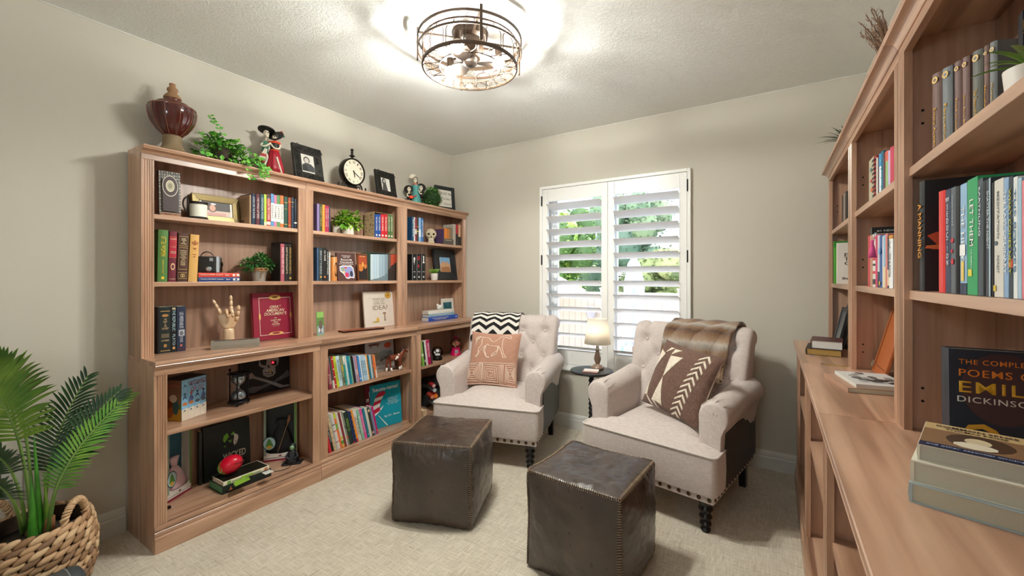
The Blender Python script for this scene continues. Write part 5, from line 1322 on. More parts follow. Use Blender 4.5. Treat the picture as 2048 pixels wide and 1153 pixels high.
art(rt, S(w_, h_, [(rect(.05, .95, .03, .97), '#3b2417'), (rect(.09, .91, .35, .93), '#c8752c'), (rect(.09, .91, .6, .93), '#a8451f'), ([(.09,.05),(.91,.05),(.91,.5),(.7,.42),(.6,.55),(.5,.4),(.3,.3),(.09,.38)], '#1f1610'), (ell(.5, .6, .1, .1, 7), '#d9a04a')])); T_(rt, 'THE HOBBIT', w_, h_, .5, .9, .6, .04, '#e8c98a')
# counter of unit two
rt, w_, h_ = facing(731, 789.5, 584, XLH-.07, ZCT, .014, '#dcd2c6', 'large cream picture book with a question for a title, face out', lean=6)
T_(rt, 'WHAT DO\nYOU DO\nWITH AN', w_, h_, .5, .72, .44, .19, '#8a7a66', line=.8, bold=-.002); T_(rt, 'IDEA?', w_, h_, .53, .54, .5, .13, '#7d6b55', bold=0)
art(rt, S(w_, h_, [(ell(.82, .88, .105, .09, 18), '#b98a2e'), (ell(.82, .88, .08, .068, 18), '#d9ad4a'), (ell(.82, .88, .045, .038, 10), '#a87a24'), (ell(.36, .145, .13, .022), '#a8a45a'), (ell(.42, .2, .05, .05, 10), '#d9a83f'), (ell(.42, .25, .025, .02, 6), '#d9a83f'), (ell(.66, .37, .06, .028, 8), '#8e6a4a'), (rect(.645, .685, .2, .36), '#a08a78'), (rect(.64, .665, .15, .2), '#8a8078'), (rect(.672, .695, .15, .2), '#8a8078'), (ell(.2, .82, .03, .008, 6), '#b0a89c'), (rect(.15, .88, .085, .09), '#c9bba8'), (ell(.87, .42, .015, .012, 6), '#b9a890')]))
q0 = PZ(688, 667, ZCT); q1 = PZ(769.5, 658.5, ZCT); q2 = PZ(669.5, 658, ZCT)
L_ = (q1-q0).length; D_ = .085; az = math.atan2(q1.y-q0.y, q1.x-q0.x)
fo = empty('leather_folio', q0, az, 'slim chestnut leather folio lying flat on the middle counter', 'folio')
MB().box(0, L_, 0, D_, 0, .0015).box(0, L_, 0, D_, .0105, .012).box(0, L_, D_-.0015, D_, .0015, .0105).build('leather_cover', M('#8f4b30', .45, var=.08), fo, bevel=.0007)
MB().box(.002, L_-.002, .001, D_-.003, .0016, .0104).build('pages', BLK, fo)
rt = cover_book((XLH-.01, Yx(634, XLH-.01)+.002, ZCT), RL, .062, .155, .004, '#7fa860', 'small green photo card standing at the left of the middle counter', lean=3, turn=14, cat='card', name='photo_card')
art(rt, S(.062, .155, [(rect(.04, .96, .03, .97), '#5d8a46'), (rect(.04, .96, .03, .4), '#8aa0a8'), (rect(.3, .7, .1, .62), '#6a5a52'), (ell(.3, .22, .14, .09), '#d6d8da'), (ell(.7, .2, .16, .1), '#b9c4cc'), (rect(.04, .96, .75, .97), '#8fc05f')])); T_(rt, 'Wild\nForest', .062, .155, .5, .84, .6, .14, '#eaf2dc')
# -- unit three
rowL([(824, 827.6, 434, '#1c4468', 'dark blue book with pale lettering', dict(txt='SEVEN', tc='#dbe6ee')), (827.9, 830.4, 435, '#e0e2e4', 'white book with black lettering', dict(txt='SECRETS', tc='#222222')),
 (830.7, 833.6, 435.5, '#8f2a34', 'red and white striped book', dict(bands=[(.3, .5, '#e6dcd4')])), (833.9, 837.4, 436, '#39332f', 'dark brown book with spotted spine', dict(bands=[(.6, .64, '#d86a3a'), (.4, .44, '#d9c04a')])),
 (837.8, 842.2, 436, '#8fb6df', 'pale blue book with white spine', dict(bands=[(.2, .5, '#dfe8f0')])), (842.5, 846.8, 437, '#2c67a8', 'bright blue book with white lettering', dict(txt='DISCOVER', tc='#e9f0f6'))],
 X1, ZA, .13, 'books on the far left top shelf', 'left of the skull')
sk = empty('skull_ornament', (XLH-.062, Yx(861.5, XLH-.062), ZA), R(48), 'cream skull ornament on the far left top shelf', 'ornament')
BONE = M('#cfbfa0', .5, var=.2, scale=40, bump=.05)
def skf(s, t):
    a = 2*pi*s; p_ = pi*t; r_ = Vector((sin(p_)*cos(a), sin(p_)*sin(a), -cos(p_)))
    x, y, z = r_.x*.05, r_.y*.058, r_.z*.052+.078
    if z < .07: f = max(0, (.07-z)/.05); x *= 1-.25*f; y = y*(1-.12*f)-.006*f
    d = 0
    for ex in (-.02, .02): d += .02*math.exp(-(((x-ex)/.0115)**2+((z-.077)/.011)**2)**1.5) if y < 0 else 0
    d += .012*math.exp(-((x/.006)**2+((z-.054)/.01)**2)) if y < 0 else 0
    return (x, y+d, z)
MB().grid(skf, 60, 50).build('cranium', BONE, sk, smooth=True, weld=True)
MB().box(-.028, .028, -.05, .02, .001, .016).build('jaw', BONE, sk, bevel=.006); 
tb = MB()
for i in range(8):
    for z in (.018, .029): tb.box(-.024+i*.006, -.0192+i*.006, -.0515+.0009*(i-3.5)**2*.5, -.045, z, z+.0095)
tb.build('teeth', M('#ddd2b8', .4), sk, bevel=.001)
dk = MB()
for ex in (-.02, .02): dk.ball((ex, -.0375, .077), (.0125, .004, .0115), 14, 8)
dk.prism([(-.006, .048), (.006, .048), (0, .062)], -.046, -.041, axes='xzy').build('eye_sockets', M('#1a120c', .8), sk, smooth=True)
rowL([(886.5, 888.6, 458, '#4d3a5c', 'dark purple small book', dict(hard=False)), (888.9, 894.2, 457, '#e0822f', 'orange small book'), (894.5, 899.6, 458, '#c07a3e', 'amber brown small book'), (900, 905.6, 456, '#85735f', 'grey brown small book with a faded picture'),
 (906, 911.6, 449, '#b8b2a6', 'tall light grey hardback'), (911.9, 916.6, 449.5, '#2c2524', 'tall black book with red top', dict(bands=[(.55, .98, '#b02a34')])), (917, 922, 450, '#d0a888', 'tall salmon and black book', dict(bands=[(.02, .42, '#1f2424')]))],
 X1, ZA, .12, 'books on the far left top shelf', 'right of the skull')
tr_ = empty('book_tray', (X1+.010, Yx(885.5, X1), ZA), RL, 'low dark card box standing in front of the small books, right of the skull', 'box')
wsc = Yx(905.4, X1)-Yx(885.5, X1); MB().box(0, wsc, .001, .0035, 0, .05).build('box_front', M('#57504a', .6), tr_); lettering('LEGENDARY', tr_, WHITE, (wsc*.48, .0005, .038), (0,0,0), wsc*.7, .007, .01)
em = [[(ell(.5, .82, .2, .07), '#e8e6e2'), (ell(.45, .72, .12, .06), '#e8e6e2'), (rect(.47, .53, .6, .7), '#cfcfcf')], [(ringp(.45, .85, .3, .08, .55), '#c22a34'), (rect(.25, .55, .5, .6), '#c22a34')], [(ell(.5, .9, .13, .04), '#f0efec'), (rect(.4, .6, .7, .88), '#f0efec'), (rect(.28, .72, .66, .7), '#f0efec')]]
rowL([(823.6+i*9.2, 832.4+i*9.2, 509, '#141315', ('black hardback with white flower emblem', 'black hardback with red ribbon emblem', 'black hardback with white chess piece emblem')[i], dict(deco=em[i]+[(rect(.0, .06, 0, 1), '#b9bdbd'), (rect(.25, .75, .32, .34), '#d9d9d9'), (rect(.35, .65, .1, .16), '#d9d9d9')])) for i in range(3)], X1, ZB_, .13, 'black novels on the far left second shelf', 'on the far left second shelf')
pq = Vector((XLH-.045, Yx(868.5, XLH-.045), ZB_)); pl3 = empty('potted_plant', pq, RL, 'tiny grassy plant in a white pot beside the black picture frame', 'plant')
MB().lathe([(.001, 0), (.026, 0), (.03, .006), (.033, .06), (.03, .061), (.028, .05), (.001, .05)], 28).build('white_pot', CER, pl3, smooth=40)
b = MB(); rn = random.Random(8)
for i in range(150):
    a = rn.uniform(0, 6.28); r0 = rn.uniform(0, .022); o = rn.uniform(.01, .045); hh = rn.uniform(.03, .065)
    b.tube([(r0*cos(a), r0*sin(a), .05), ((r0+o*.4)*cos(a), (r0+o*.4)*sin(a), .05+hh*.7), ((r0+o)*cos(a), (r0+o)*sin(a), .05+hh*.85)], [.0014, .0014, .0003], 3, i % 2)
b.build('grass_blades', [M('#86b83a', .5), M('#a6cc58', .5)], pl3, smooth=True)
BF = M('#20262a', .35, var=.2, scale=30)
yo = Yx(874, XLH-.075); w_ = min(Yx(926, XLH-.08)-yo, 3.134-yo); h_ = (Zx(900, 500, XLH-.075)-ZB_)
picture_frame((XLH-.08, yo, ZB_), RL, w_, h_*1.01, w_*.28, .022, BF, 'thick black picture frame with a desert photo, far left second shelf', lean=8, bevel=.008,
  photo=[(rect(.28, .72, .25, .75), '#b98a6a'), (rect(.28, .72, .52, .75), '#7fb0d8'), ([(.28,.5),(.4,.62),(.5,.56),(.6,.6),(.72,.5),(.72,.44),(.28,.42)], '#cfa27e'), ([(.28,.25),(.72,.25),(.72,.4),(.5,.44),(.28,.36)], '#a87650')])
# counter of unit three: flat stack, white bird, white frame
y0 = Yx(857.5, XLH-.02); w_ = Yx(915.5, XLH-.02)-y0
f1 = flat_book((XLH-.02, y0, ZCT), RL, w_, .088, .036, '#2452b8', 'royal blue textbook at the bottom of the flat stack beside the white frame', pages=M('#cfcabf', .8)); lettering('THE ILLUSTRATED GUIDE\nTO GREEK DESIGN', f1, WHITE, (w_*.38, -.0032, .018), (0,0,0), w_*.55, .02, .015, line=.9); art(f1, S(w_, .036, [(ell(.93, .5, .03, .16, 10), '#dfe8f6')]), -.003)
f2 = flat_book((XLH-.024, y0+.008, ZCT+.0362), RL, w_*.86, .082, .026, '#8fb0c4', 'dusty blue book in the middle of the flat stack', pages=M('#cdc8bc', .8)); lettering('THE FORGOTTEN COAST', f2, WHITE, (w_*.43, -.0032, .013), (0,0,0), w_*.6, .009, .01)
f3 = flat_book((XLH-.028, y0+.004, ZCT+.0624), RL, w_*.88, .078, .026, '#e6e4dc', 'white book lying on top of the flat stack, by the white frame', pages=M('#c9c6b4', .8)); art(f3, S(w_*.88, .026, [(ell(.93, .5, .02, .2, 8), '#5c6470')]), -.003)
bd = empty('bird_ornament', (XLH-.08, Yx(879, XLH-.08), ZCT+.0886), RL, 'small white bird ornament perched on the flat stack of books', 'ornament')
MB().ball((0, 0, .022), (.03, .018, .022), 16, 10).ball((-.024, 0, .043), .012, 12, 8).tube([(.02, 0, .03), (.05, 0, .05)], [.012, .003], 8).tube([(-.034, 0, .044), (-.043, 0, .042)], [.003, .0005], 6).build('body', M('#e9e7e3', .4), bd, smooth=True)
XF = XLH-.125; yo = Yx(885, XF); w_ = min(Yx(931, XF)-yo, 3.134-yo); h_ = Zx(905, 597, XF)-ZCT
picture_frame((XF, yo, ZCT), RL, w_, h_*1.0, .026, .012, M('#e9e4dc', .4), 'white picture frame with a teal photo of bare branches on the far left counter', lean=4,
  photo=[(rect(.15, .85, .2, .8), '#2f6f7a'), (rect(.15, .85, .2, .45), '#1d4a54'), ([(.15,.78),(.3,.55),(.42,.5),(.6,.3),(.63,.31),(.45,.53),(.33,.58),(.2,.8)], '#0f2328'), ([(.7,.8),(.66,.6),(.55,.5),(.56,.47),(.69,.58),(.74,.8)], '#0f2328'), ([(.42,.5),(.38,.7),(.4,.7),(.45,.5)], '#0f2328')])
# ================================================================ THINGS ON TOP OF THE LEFT BOOKCASE
XT = XLH-.085
ux, uy = XT+.005, Yx(345, XT+.005)
def uz(v): return Zx(345, v, ux)-ZTOP
ur = empty('urn', (ux, uy, ZTOP), 0, 'large glossy oxblood red ceramic urn with tan finial, on the left bookcase', 'urn')
kx = .00253*1.0
prof = [(.001, uz(221)), (.098, uz(219)), (.0985, uz(224)), (.097, uz(232)), (.09, uz(244)), (.078, uz(254)), (.06, uz(264)), (.042, uz(271)), (.036, uz(274)), (.001, uz(274))][::-1]
GL_ = M('#4d110e', .12, var=.35, scale=8, coat=.6)
MB().lathe(prof, 80, flute=lambda a, i: 1-.035*abs(sin(a*5))**8*(1 if 1 < i < 9 else 0)).build('glazed_body', GL_, ur, smooth=60)
rb = MB()
for q in range(10):
    a = q*pi/5
    rb.tube([((r_+.0008)*cos(a), (r_+.0008)*sin(a), z) for r_, z in prof[1:-1]], .0018, 5)
rb.build('rib', M('#8a5a44', .3), ur, smooth=True)
MB().lathe([(.001, uz(222)), (.097, uz(220)), (.0985, uz(217.5)), (.094, uz(215.5)), (.074, uz(214)), (.07, uz(210)), (.066, uz(208)), (.04, uz(206)), (.033, uz(205)), (.031, uz(200)), (.034, uz(198)), (.001, uz(198))], 48).build('shoulder', M('#6b3424', .2, var=.3, scale=20, coat=.3), ur, smooth=50)
TERRA = M('#a67f5c', .75, var=.15, scale=30, bump=.04)
MB().lathe([(.001, uz(199)), (.037, uz(198.5)), (.036, uz(195)), (.026, uz(190)), (.018, uz(186.5)), (.02, uz(184)), (.0235, uz(181)), (.021, uz(177.5)), (.013, uz(175)), (.0125, uz(172)), (.0145, uz(170)), (.012, uz(168)), (.001, uz(167.5))], 32).build('finial', TERRA, ur, smooth=50)
MB().lathe([(.001, 0), (.072, 0), (.074, .004), (.066, .01), (.06, .014), (.062, .018), (.05, .027), (.043, .04), (.04, .055), (.041, .07), (.038, uz(273)), (.001, uz(272))], 40).build('foot', M('#8a7558', .7, var=.3, scale=18, bump=.05), ur, smooth=50)
# trailing ivy
ip = Vector((XT, Yx(442, XT), ZTOP)); iv = empty('trailing_plant', ip, RL, 'trailing green leafy plant spilling over the bookcase edge beside the red urn', 'plant')
MB().lathe([(.001, 0), (.045, 0), (.055, .085), (.05, .085), (.045, .07), (.001, .07)], 24).build('pot', M('#3d2d22', .8, var=.2), iv, smooth=40)
cl = [((0, 0, .1), (.075, .06, .035)), ((-.075, 0, .06), (.05, .05, .045)), ((.075, -.03, .055), (.06, .055, .05)), ((.0, -.055, .06), (.08, .03, .04)), ((.13, -.055, .025), (.045, .03, .03)), ((-.03, 0, .13), (.03, .03, .03)), ((.07, 0, .12), (.04, .03, .03))]
leafball(iv, cl, 620, .03, ('#4a9a30', '#6ab83c', '#3a7a28', '#93cc4e', '#2f6a24'), 31, shape=.7, zmin=.003, yedge=-.128)
vn = MB(); lf = MB(); rn = random.Random(4)
def vine(pts, nl, leaf=.024, off=.0):
    cp = catmull(pts, 8); vn.tube(cp, .0011, 4)
    for i in range(nl):
        p = cp[int((i+.5)/nl*(len(cp)-1))]
        for s in (-1, 1):
            d = Vector((s*rn.uniform(.5, 1), rn.uniform(-.7, .1), rn.uniform(-.4, .5))).normalized(); sd = d.cross(Vector((0, -1, .3))).normalized(); L_ = leaf*rn.uniform(.7, 1.2)
            lf.add([p, p+d*L_*.5-sd*L_*.36, p+d*L_, p+d*L_*.5+sd*L_*.36], [(0,1,2,3)], rn.randrange(3))
vine([(-.0, -.02, .09), (.01, 0, .16), (-.02, .0, .21), (-.045, 0, .235), (-.05, 0, .26)], 8)
vine([(-.05, 0, .09), (-.085, 0, .13), (-.1, -.01, .15)], 5); vine([(.06, 0, .1), (.13, 0, .12), (.19, -.01, .085), (.21, -.01, .075)], 7)
yf = -.125
vine([(.06, -.05, .06), (.075, -.1, .035), (.08, yf, -.0), (.085, yf-.002, -.05), (.1, yf-.004, -.085)], 7)
vine([(.1, -.05, .05), (.13, -.1, .03), (.145, yf, -.0), (.15, yf-.002, -.03), (.16, yf-.002, -.06)], 11); vine([(.12, -.05, .05), (.16, -.1, .03), (.17, yf, -.005), (.185, yf-.002, -.05)], 11)
vine([(.12, -.05, .04), (.19, -.09, .02), (.205, -.1, .012), (.23, -.06, .008)], 6); vine([(-.09, -.04, .05), (-.11, -.09, .02), (-.1, -.11, .008)], 5)
vn.build('vine', M('#6b8a3a', .6), iv, smooth=True); lf.build('vine_leaves', [M('#5fae35', .45), M('#7cc24a', .45), M('#46902c', .45)], iv)
# painted skeleton dancers
IV = M('#e6dcc6', .5, var=.06); FB = M('#16140f', .45); FR = M('#a3162c', .4, var=.1); FG = M('#3f7a62', .5); FO = M('#d8481f', .45)
fp = Vector((XT-.005, Yx(537, XT-.005), ZTOP)); fg = empty('dancers_figurine', fp, R(66), 'painted skeleton dancing couple with sombreros, on top of the left bookcase', 'figurine')
MB().lathe([(.001, 0), (.05, 0), (.046, .006), (.001, .008)], 24).build('base', M('#8a7a52', .7), fg, smooth=40)
HF = .28/.28
sk1 = MB().tube(catmull([(.03, 0, .168), (.032, 0, .13), (.03, 0, .12)], 4), .02, 10); sk1 = MB()
MB().lathe([(.001, .006), (.058, .006), (.05, .05), (.036, .11), (.024, .15), (.001, .152)], 40, c=(.03, 0, 0), flute=lambda a, i: 1+.07*sin(a*10)).build('red_skirt', FR, fg, smooth=True)
MB().lathe([(.001, .148), (.024, .148), (.022, .155), (.026, .185), (.03, .198), (.001, .2)], 20, c=(.032, 0, 0)).build('bodice', FB, fg, smooth=True)
MB().lathe([(.026, .19), (.034, .195), (.033, .203), (.012, .205)], 20, c=(.032, 0, 0)).lathe([(.02, .145), (.027, .147), (.026, .155), (.02, .156)], 20, c=(.031, 0, 0)).build('orange_trim', FO, fg, smooth=True)
hb_ = MB().ball((.034, -.01, .228), (.016, .018, .021), 14, 10).tube([(.034, -.002, .2), (.034, -.004, .215)], .007, 8)
hb_.tube(catmull([(.06, -.004, .192), (.055, -.02, .165), (.03, -.028, .16), (.01, -.02, .185)], 4), .0055, 6).tube([(.04, -.04, .105), (.052, -.045, .06), (.066, -.05, .008)], [.006, .005, .006], 6)
hb_.tube(catmull([(-.022, -.003, .2), (-.04, -.02, .17), (-.018, -.03, .165), (.01, -.025, .19)], 4), .0055, 6).tube(catmull([(-.012, -.008, .12), (-.008, -.02, .09), (-.026, -.02, .045), (-.038, -.02, .01)], 4), [.009, .009, .008, .008, .007, .006, .006, .007, .006, .006, .006, .006, .007], 8)
hb_.ball((-.012, -.008, .246), (.016, .018, .021), 14, 10).tube([(-.014, 0, .205), (-.013, -.003, .23)], .007, 8).ball((-.008, -.016, .23), (.01, .01, .01), 10, 6).tube([(-.03, 0, .12), (-.04, .0, .06), (-.036, 0, .01)], .006, 6)
hb_.build('ivory_bones', IV, fg, smooth=True)
MB().lathe([(.001, .115), (.019, .115), (.017, .15), (.022, .195), (.001, .205)], 18, c=(-.018, .004, 0)).build('green_shirt', FG, fg, smooth=True)
MB().prism([(-.058, .085), (-.02, .078), (-.006, .15), (-.02, .155)], -.018, -.012, axes='xzy').build('sarape', M('#d8d0bd', .6), fg); MB().prism([(-.06, .075), (-.021, .068), (-.02, .079), (-.058, .086)], -.019, -.011, axes='xzy').prism([(-.045, .108), (-.014, .103), (-.011, .118), (-.038, .124)], -.0195, -.0105, axes='xzy').build('sarape_stripes', M('#b83a34', .6), fg)
for cx_, cz_, nm, tilt, rr in ((-.012, .26, 'sombrero', R(14), .045), (.042, .236, 'wide_hat', R(-52), .042)):
    T = Matrix.Translation((cx_, -.002, cz_)) @ Matrix.Rotation(tilt*.6, 4, 'Y') @ Matrix.Rotation(R(-14) if tilt > 0 else R(42), 4, 'X')
    MB().lathe([(.001, .0), (.02, 0), (rr, .006), (rr+.002, .011), (rr-.003, .012), (.021, .007), (.017, .02), (.012, .028), (.001, .03)], 28, T=T).build(nm, FB, fg, smooth=50)
MB().ball((.03, -.0275, .231), .0035, 6, 5).ball((.04, -.0275, .231), .0035, 6, 5).ball((-.016, -.0245, .25), .0035, 6, 5).ball((-.004, -.0245, .249), .0035, 6, 5).build('eye_holes', FB, fg, smooth=True)
fl = MB()
for i, (x, z) in enumerate(((.075, .262), (.08, .25), (.07, .272))): fl.ball((x, .005, z), .008, 8, 6, i % 2)
fl.build('hat_flowers', [FR, FG], fg, smooth=True)
# frames, clock
DKF = M('#26241f', .45, .3, var=.3, scale=40)
def topframe(u0, u1, v, X, w, h, bw, lab, photo, lean=10, turn=0, carve=70, z=ZTOP, fm=DKF):
    return picture_frame((X, Yx(u0, X), z), RL, w, h, bw, .02, fm, lab, lean=lean, photo=photo, carve=carve, turn=turn)
X2 = XLH-.03
BWP = [(rect(.29, .71, .28, .74), '#d9d5cd'), ([(.29,.28),(.71,.28),(.71,.42),(.6,.5),(.42,.52),(.3,.45)], '#3f4244'), (ell(.46, .6, .11, .1), '#55504c'), (ell(.46, .585, .075, .075), '#c9c2b8'), ([(.29,.28),(.5,.28),(.42,.46),(.29,.42)], '#232527')]
topframe(592, 655, 0, X2, .205, .235, .058, 'larger ornate black picture frame with a black and white portrait, left of the clock', BWP, turn=3)
topframe(757, 810, 0, X2, .198, .208, .055, 'ornate black picture frame with a standing portrait photo, right of the clock', [(rect(.28, .72, .26, .76), '#dcd8d0'), (ell(.42, .6, .1, .13), '#3a3634'), (ell(.43, .62, .05, .065), '#c9c0b6'), ([(.3,.26),(.58,.26),(.52,.52),(.36,.52)], '#4a4646')], turn=3)
SG = topframe(872.5, 930, 0, XT+.0, .215, .225, .034, 'black framed script sign in the corner behind the topiary ball', None, turn=-14, lean=5, carve=0, fm=M('#1d2427', .4, var=.2, scale=30))
for s, x, z, w_, h_ in (('"TRUST Me', .5, .70, .66, .10), ('You can Dance."', .52, .49, .62, .085), ('-Tequila', .60, .27, .42, .085)):
    lettering(s, SG, M('#23211f', .7), (.215*x, .008, .225*z), (0,0,0), .215*w_, .225*h_, .0, .25)
ck = empty('mantel_clock', (X2-.002, Yx(705, X2-.002), ZTOP), RL+R(2), 'round antique style clock with roman numerals on a scrolled stand', 'clock')
IR = M('#2a241d', .4, .6, var=.2); zc = .128; rc = .097
rot90 = Matrix.Translation((0, 0, zc)) @ Matrix.Rotation(R(90), 4, 'X')
MB().lathe([(.001, -.03), (rc-.004, -.03), (rc, -.02), (rc, .014), (rc-.002, .02), (rc-.01, .02), (rc-.012, .013), (.001, .013)], 56, T=rot90).build('case', IR, ck, smooth=40)
MB().lathe([(.001, .0132), (rc-.012, .0132), (rc-.012, .0138), (.001, .0138)], 48, T=rot90).build('dial', M('#e3dac4', .5, var=.05, scale=10), ck)
INK = M('#4a3f33', .6)
for i, s in enumerate(('XII', 'I', 'II', 'III', 'IIII', 'V', 'VI', 'VII', 'VIII', 'IX', 'X', 'XI')):
    a = R(90-30*i); r_ = rc*.70
    lettering(s, ck, INK, (r_*cos(a), -.0144, zc+r_*sin(a)), (0, R(30*i), 0), w=.006*len(s)+.002, h=.017, bold=.01, name='numeral')
for nm, ang, ln, wd in (('hour_hand', 168, .042, .0035), ('minute_hand', 122, .062, .0028)):
    MB().prism([(-wd, -.01), (wd, -.01), (wd*.8, ln*.8), (0, ln), (-wd*.8, ln*.8)], -.0165, -.0155, axes='xzy').build(nm, BLK, ck, rot=(0, R(ang), 0), loc=(0, 0, zc))
MB().lathe([(.001, .0), (.009, 0), (.012, .003), (.007, .007), (.008, .012), (.019, .018), (.02, .022), (.009, .027), (.0075, .034), (.009, .045), (.0085, .05), (.006, .053), (.010, .058), (.011, .064), (.008, .07), (.001, .072)], 20, c=(0, .004, zc+rc-.002)).build('finial', IR, ck, smooth=50)
b = MB().box(-.115, .115, -.022, .03, 0, .009)
for s in (-1, 1):
    b.tube(catmull([(s*.02, 0, .03), (s*.05, 0, .05), (s*.075, 0, .04), (s*.085, 0, .015), (s*.105, 0, .01), (s*.116, 0, .022), (s*.11, 0, .034)], 5), .006, 7)
    b.tube(catmull([(s*.03, 0, .01), (s*.045, 0, .03), (s*.06, 0, .03), (s*.065, 0, .018)], 5), .005, 7).tube(catmull([(s*.06, 0, .046), (s*.07, 0, .06), (s*.062, 0, .07)], 4), [.006]*8+[.002], 6)
b.tube([(-.03, 0, .022), (.03, 0, .022)], .012, 8).build('scroll_stand', IR, ck, smooth=60)
# trio figurine
tp = Vector((XT, Yx(829, XT), ZTOP)); tf = empty('musicians_figurine', tp, R(50), 'painted trio of skeleton musicians in a teal dress, beside the topiary ball', 'figurine')
TEAL = M('#4f9a96', .5, var=.1)
b = MB()
for z0, z1, r0, r1 in ((0, .05, .05, .036), (.045, .09, .042, .03), (.085, .13, .034, .022), (.12, .165, .026, .03)): b.lathe([(.001, z0), (r0, z0), (r1, z1), (.001, z1+.001)], 28, c=(.012, 0, 0), flute=lambda a, i: 1+.06*sin(a*9))
b.build('tiered_dress', TEAL, tf, smooth=50)
b = MB()
for cx_, cy_, cz_, s in ((.006, -.012, .207, 1), (-.046, -.02, .125, .9), (.052, -.02, .142, .9)):
    b.ball((cx_, cy_, cz_), (.017*s, .018*s, .022*s), 14, 10).ball((cx_, cy_-.008, cz_-.016*s), (.01*s, .01*s, .01*s), 10, 6).tube([(cx_, cy_+.003, cz_-.05), (cx_, cy_, cz_-.015)], .007, 8)
b.tube(catmull([(-.055, -.02, .09), (-.06, -.035, .065), (-.02, -.045, .055)], 4), .005, 6).tube(catmull([(.06, -.02, .1), (.045, -.035, .09), (.03, -.04, .12)], 4), .005, 6).build('ivory_bones', IV, tf, smooth=True)
for cx_, cz_, rr, ti in ((-.05, .135, .036, 1), (.06, .155, .038, -1)):
    MB().lathe([(.001, 0), (.02, 0), (rr, .004), (rr+.002, .01), (.02, .008), (.014, .022), (.001, .025)], 26, T=Matrix.Translation((cx_, .0, cz_)) @ Matrix.Rotation(R(68), 4, 'X') @ Matrix.Rotation(R(180), 4, 'X') @ Matrix.Rotation(R(10*ti), 4, 'Y')).build('sombrero', FB, tf, smooth=50)
MB().ball((.008, .008, .214), (.022, .02, .026), 16, 10).ball((.02, .004, .19), (.009, .01, .022), 10, 8).build('black_hair', FB, tf, smooth=True)
MB().prism([(-.006, .222), (-.04, .226), (-.036, .25), (-.02, .262), (.0, .262), (.012, .25)], .006, .012, axes='xzy').build('white_headdress', IV, tf, bevel=.002)
MB().lathe([(.001, 0), (.018, 0), (.014, .03), (.017, .05), (.02, .085), (.001, .09)], 16, c=(-.045, -.01, 0)).build('black_suit', FB, tf, smooth=True)
MB().lathe([(.001, .06), (.016, .06), (.02, .11), (.001, .115)], 14, c=(.058, -.008, 0)).build('black_suit', FB, tf, smooth=True)
MB().ball((-.03, -.045, .055), (.022, .009, .014), 12, 8).tube([(-.015, -.045, .058), (.015, -.05, .07)], .004, 6).lathe([(.001, .165), (.02, .165), (.016, .178), (.001, .18)], 16, c=(.008, -.004, 0)).build('orange_guitar', FO, tf, smooth=True)
MB().ball((0, -.0285, .21), .0035, 6, 5).ball((.012, -.0285, .21), .0035, 6, 5).ball((-.05, -.037, .128), .003, 6, 5).ball((-.04, -.037, .128), .003, 6, 5).ball((.047, -.037, .145), .003, 6, 5).ball((.057, -.037, .145), .003, 6, 5).build('eye_holes', FB, tf, smooth=True)
# topiary
tq = Vector((XT+.03, Yx(864, XT+.03), ZTOP)); tb = empty('topiary_ball', tq, RL, 'round green boxwood topiary ball on the bookcase beside the script sign', 'plant')
MB().ball((0, 0, .08), .076, 20, 14).build('core', M('#1f3a18', .9), tb, smooth=True)
leafball(tb, [((0, 0, .087), .088)], 1700, .015, ('#3a7a2a', '#5a9a3a', '#2a5f20', '#7fb852'), 77, shape=.6, zmin=.003)
# ================================================================ LEFT BASE CABINETS
XB = XLB-.03
# -- unit one, upper space: boxed set, hourglass, pirate picture
q0 = PZ(363, 843.8, ZD); q1 = PZ(412.5, 826, ZD); az = math.atan2(q1.y-q0.y, q1.x-q0.x); L_ = (q1-q0).length; H_ = .2
wz = empty('slipcase', q0, az, 'pale blue slipcase with birds over a desert, lower left shelf near the palm', 'slipcase')
SKYB = M('#8cc4e6', .4, var=.06)
MB().box(-.0015, 0, 0, .11, 0, H_+.002).box(L_, L_+.0015, 0, .11, 0, H_+.002).box(0, L_, 0, .11, H_, H_+.002).box(0, L_, .108, .11, 0, H_).build('case', M('#2a2a30', .5), wz)
T = Matrix.Translation((-.0018, .0, 0)) @ Matrix.Rotation(R(-90), 4, 'Z')
sd = empty('case_side', (-.0016, .11, 0), R(-90)); sd.parent = wz
art(sd, S(.11, H_, [(rect(0, 1, 0, 1), '#8a6a55'), (rect(0, 1, 0, .3), '#c9a02e'), (rect(0, 1, .3, .42), '#4f7a3a'), (ell(.35, .3, .3, .24, 14), '#a8622e'), (ell(.35, .42, .2, .12, 12), '#7a4222'), (ell(.72, .35, .16, .2, 12), '#3a6a70'), (ell(.6, .55, .2, .1, 9), '#d8cfc0')]), name='side_print')
lettering('THE WIZARD OF OZ', sd, M('#c9775a', .5), (.055, -.002, .172), w=.09, h=.014, bold=.01)
n5 = 4
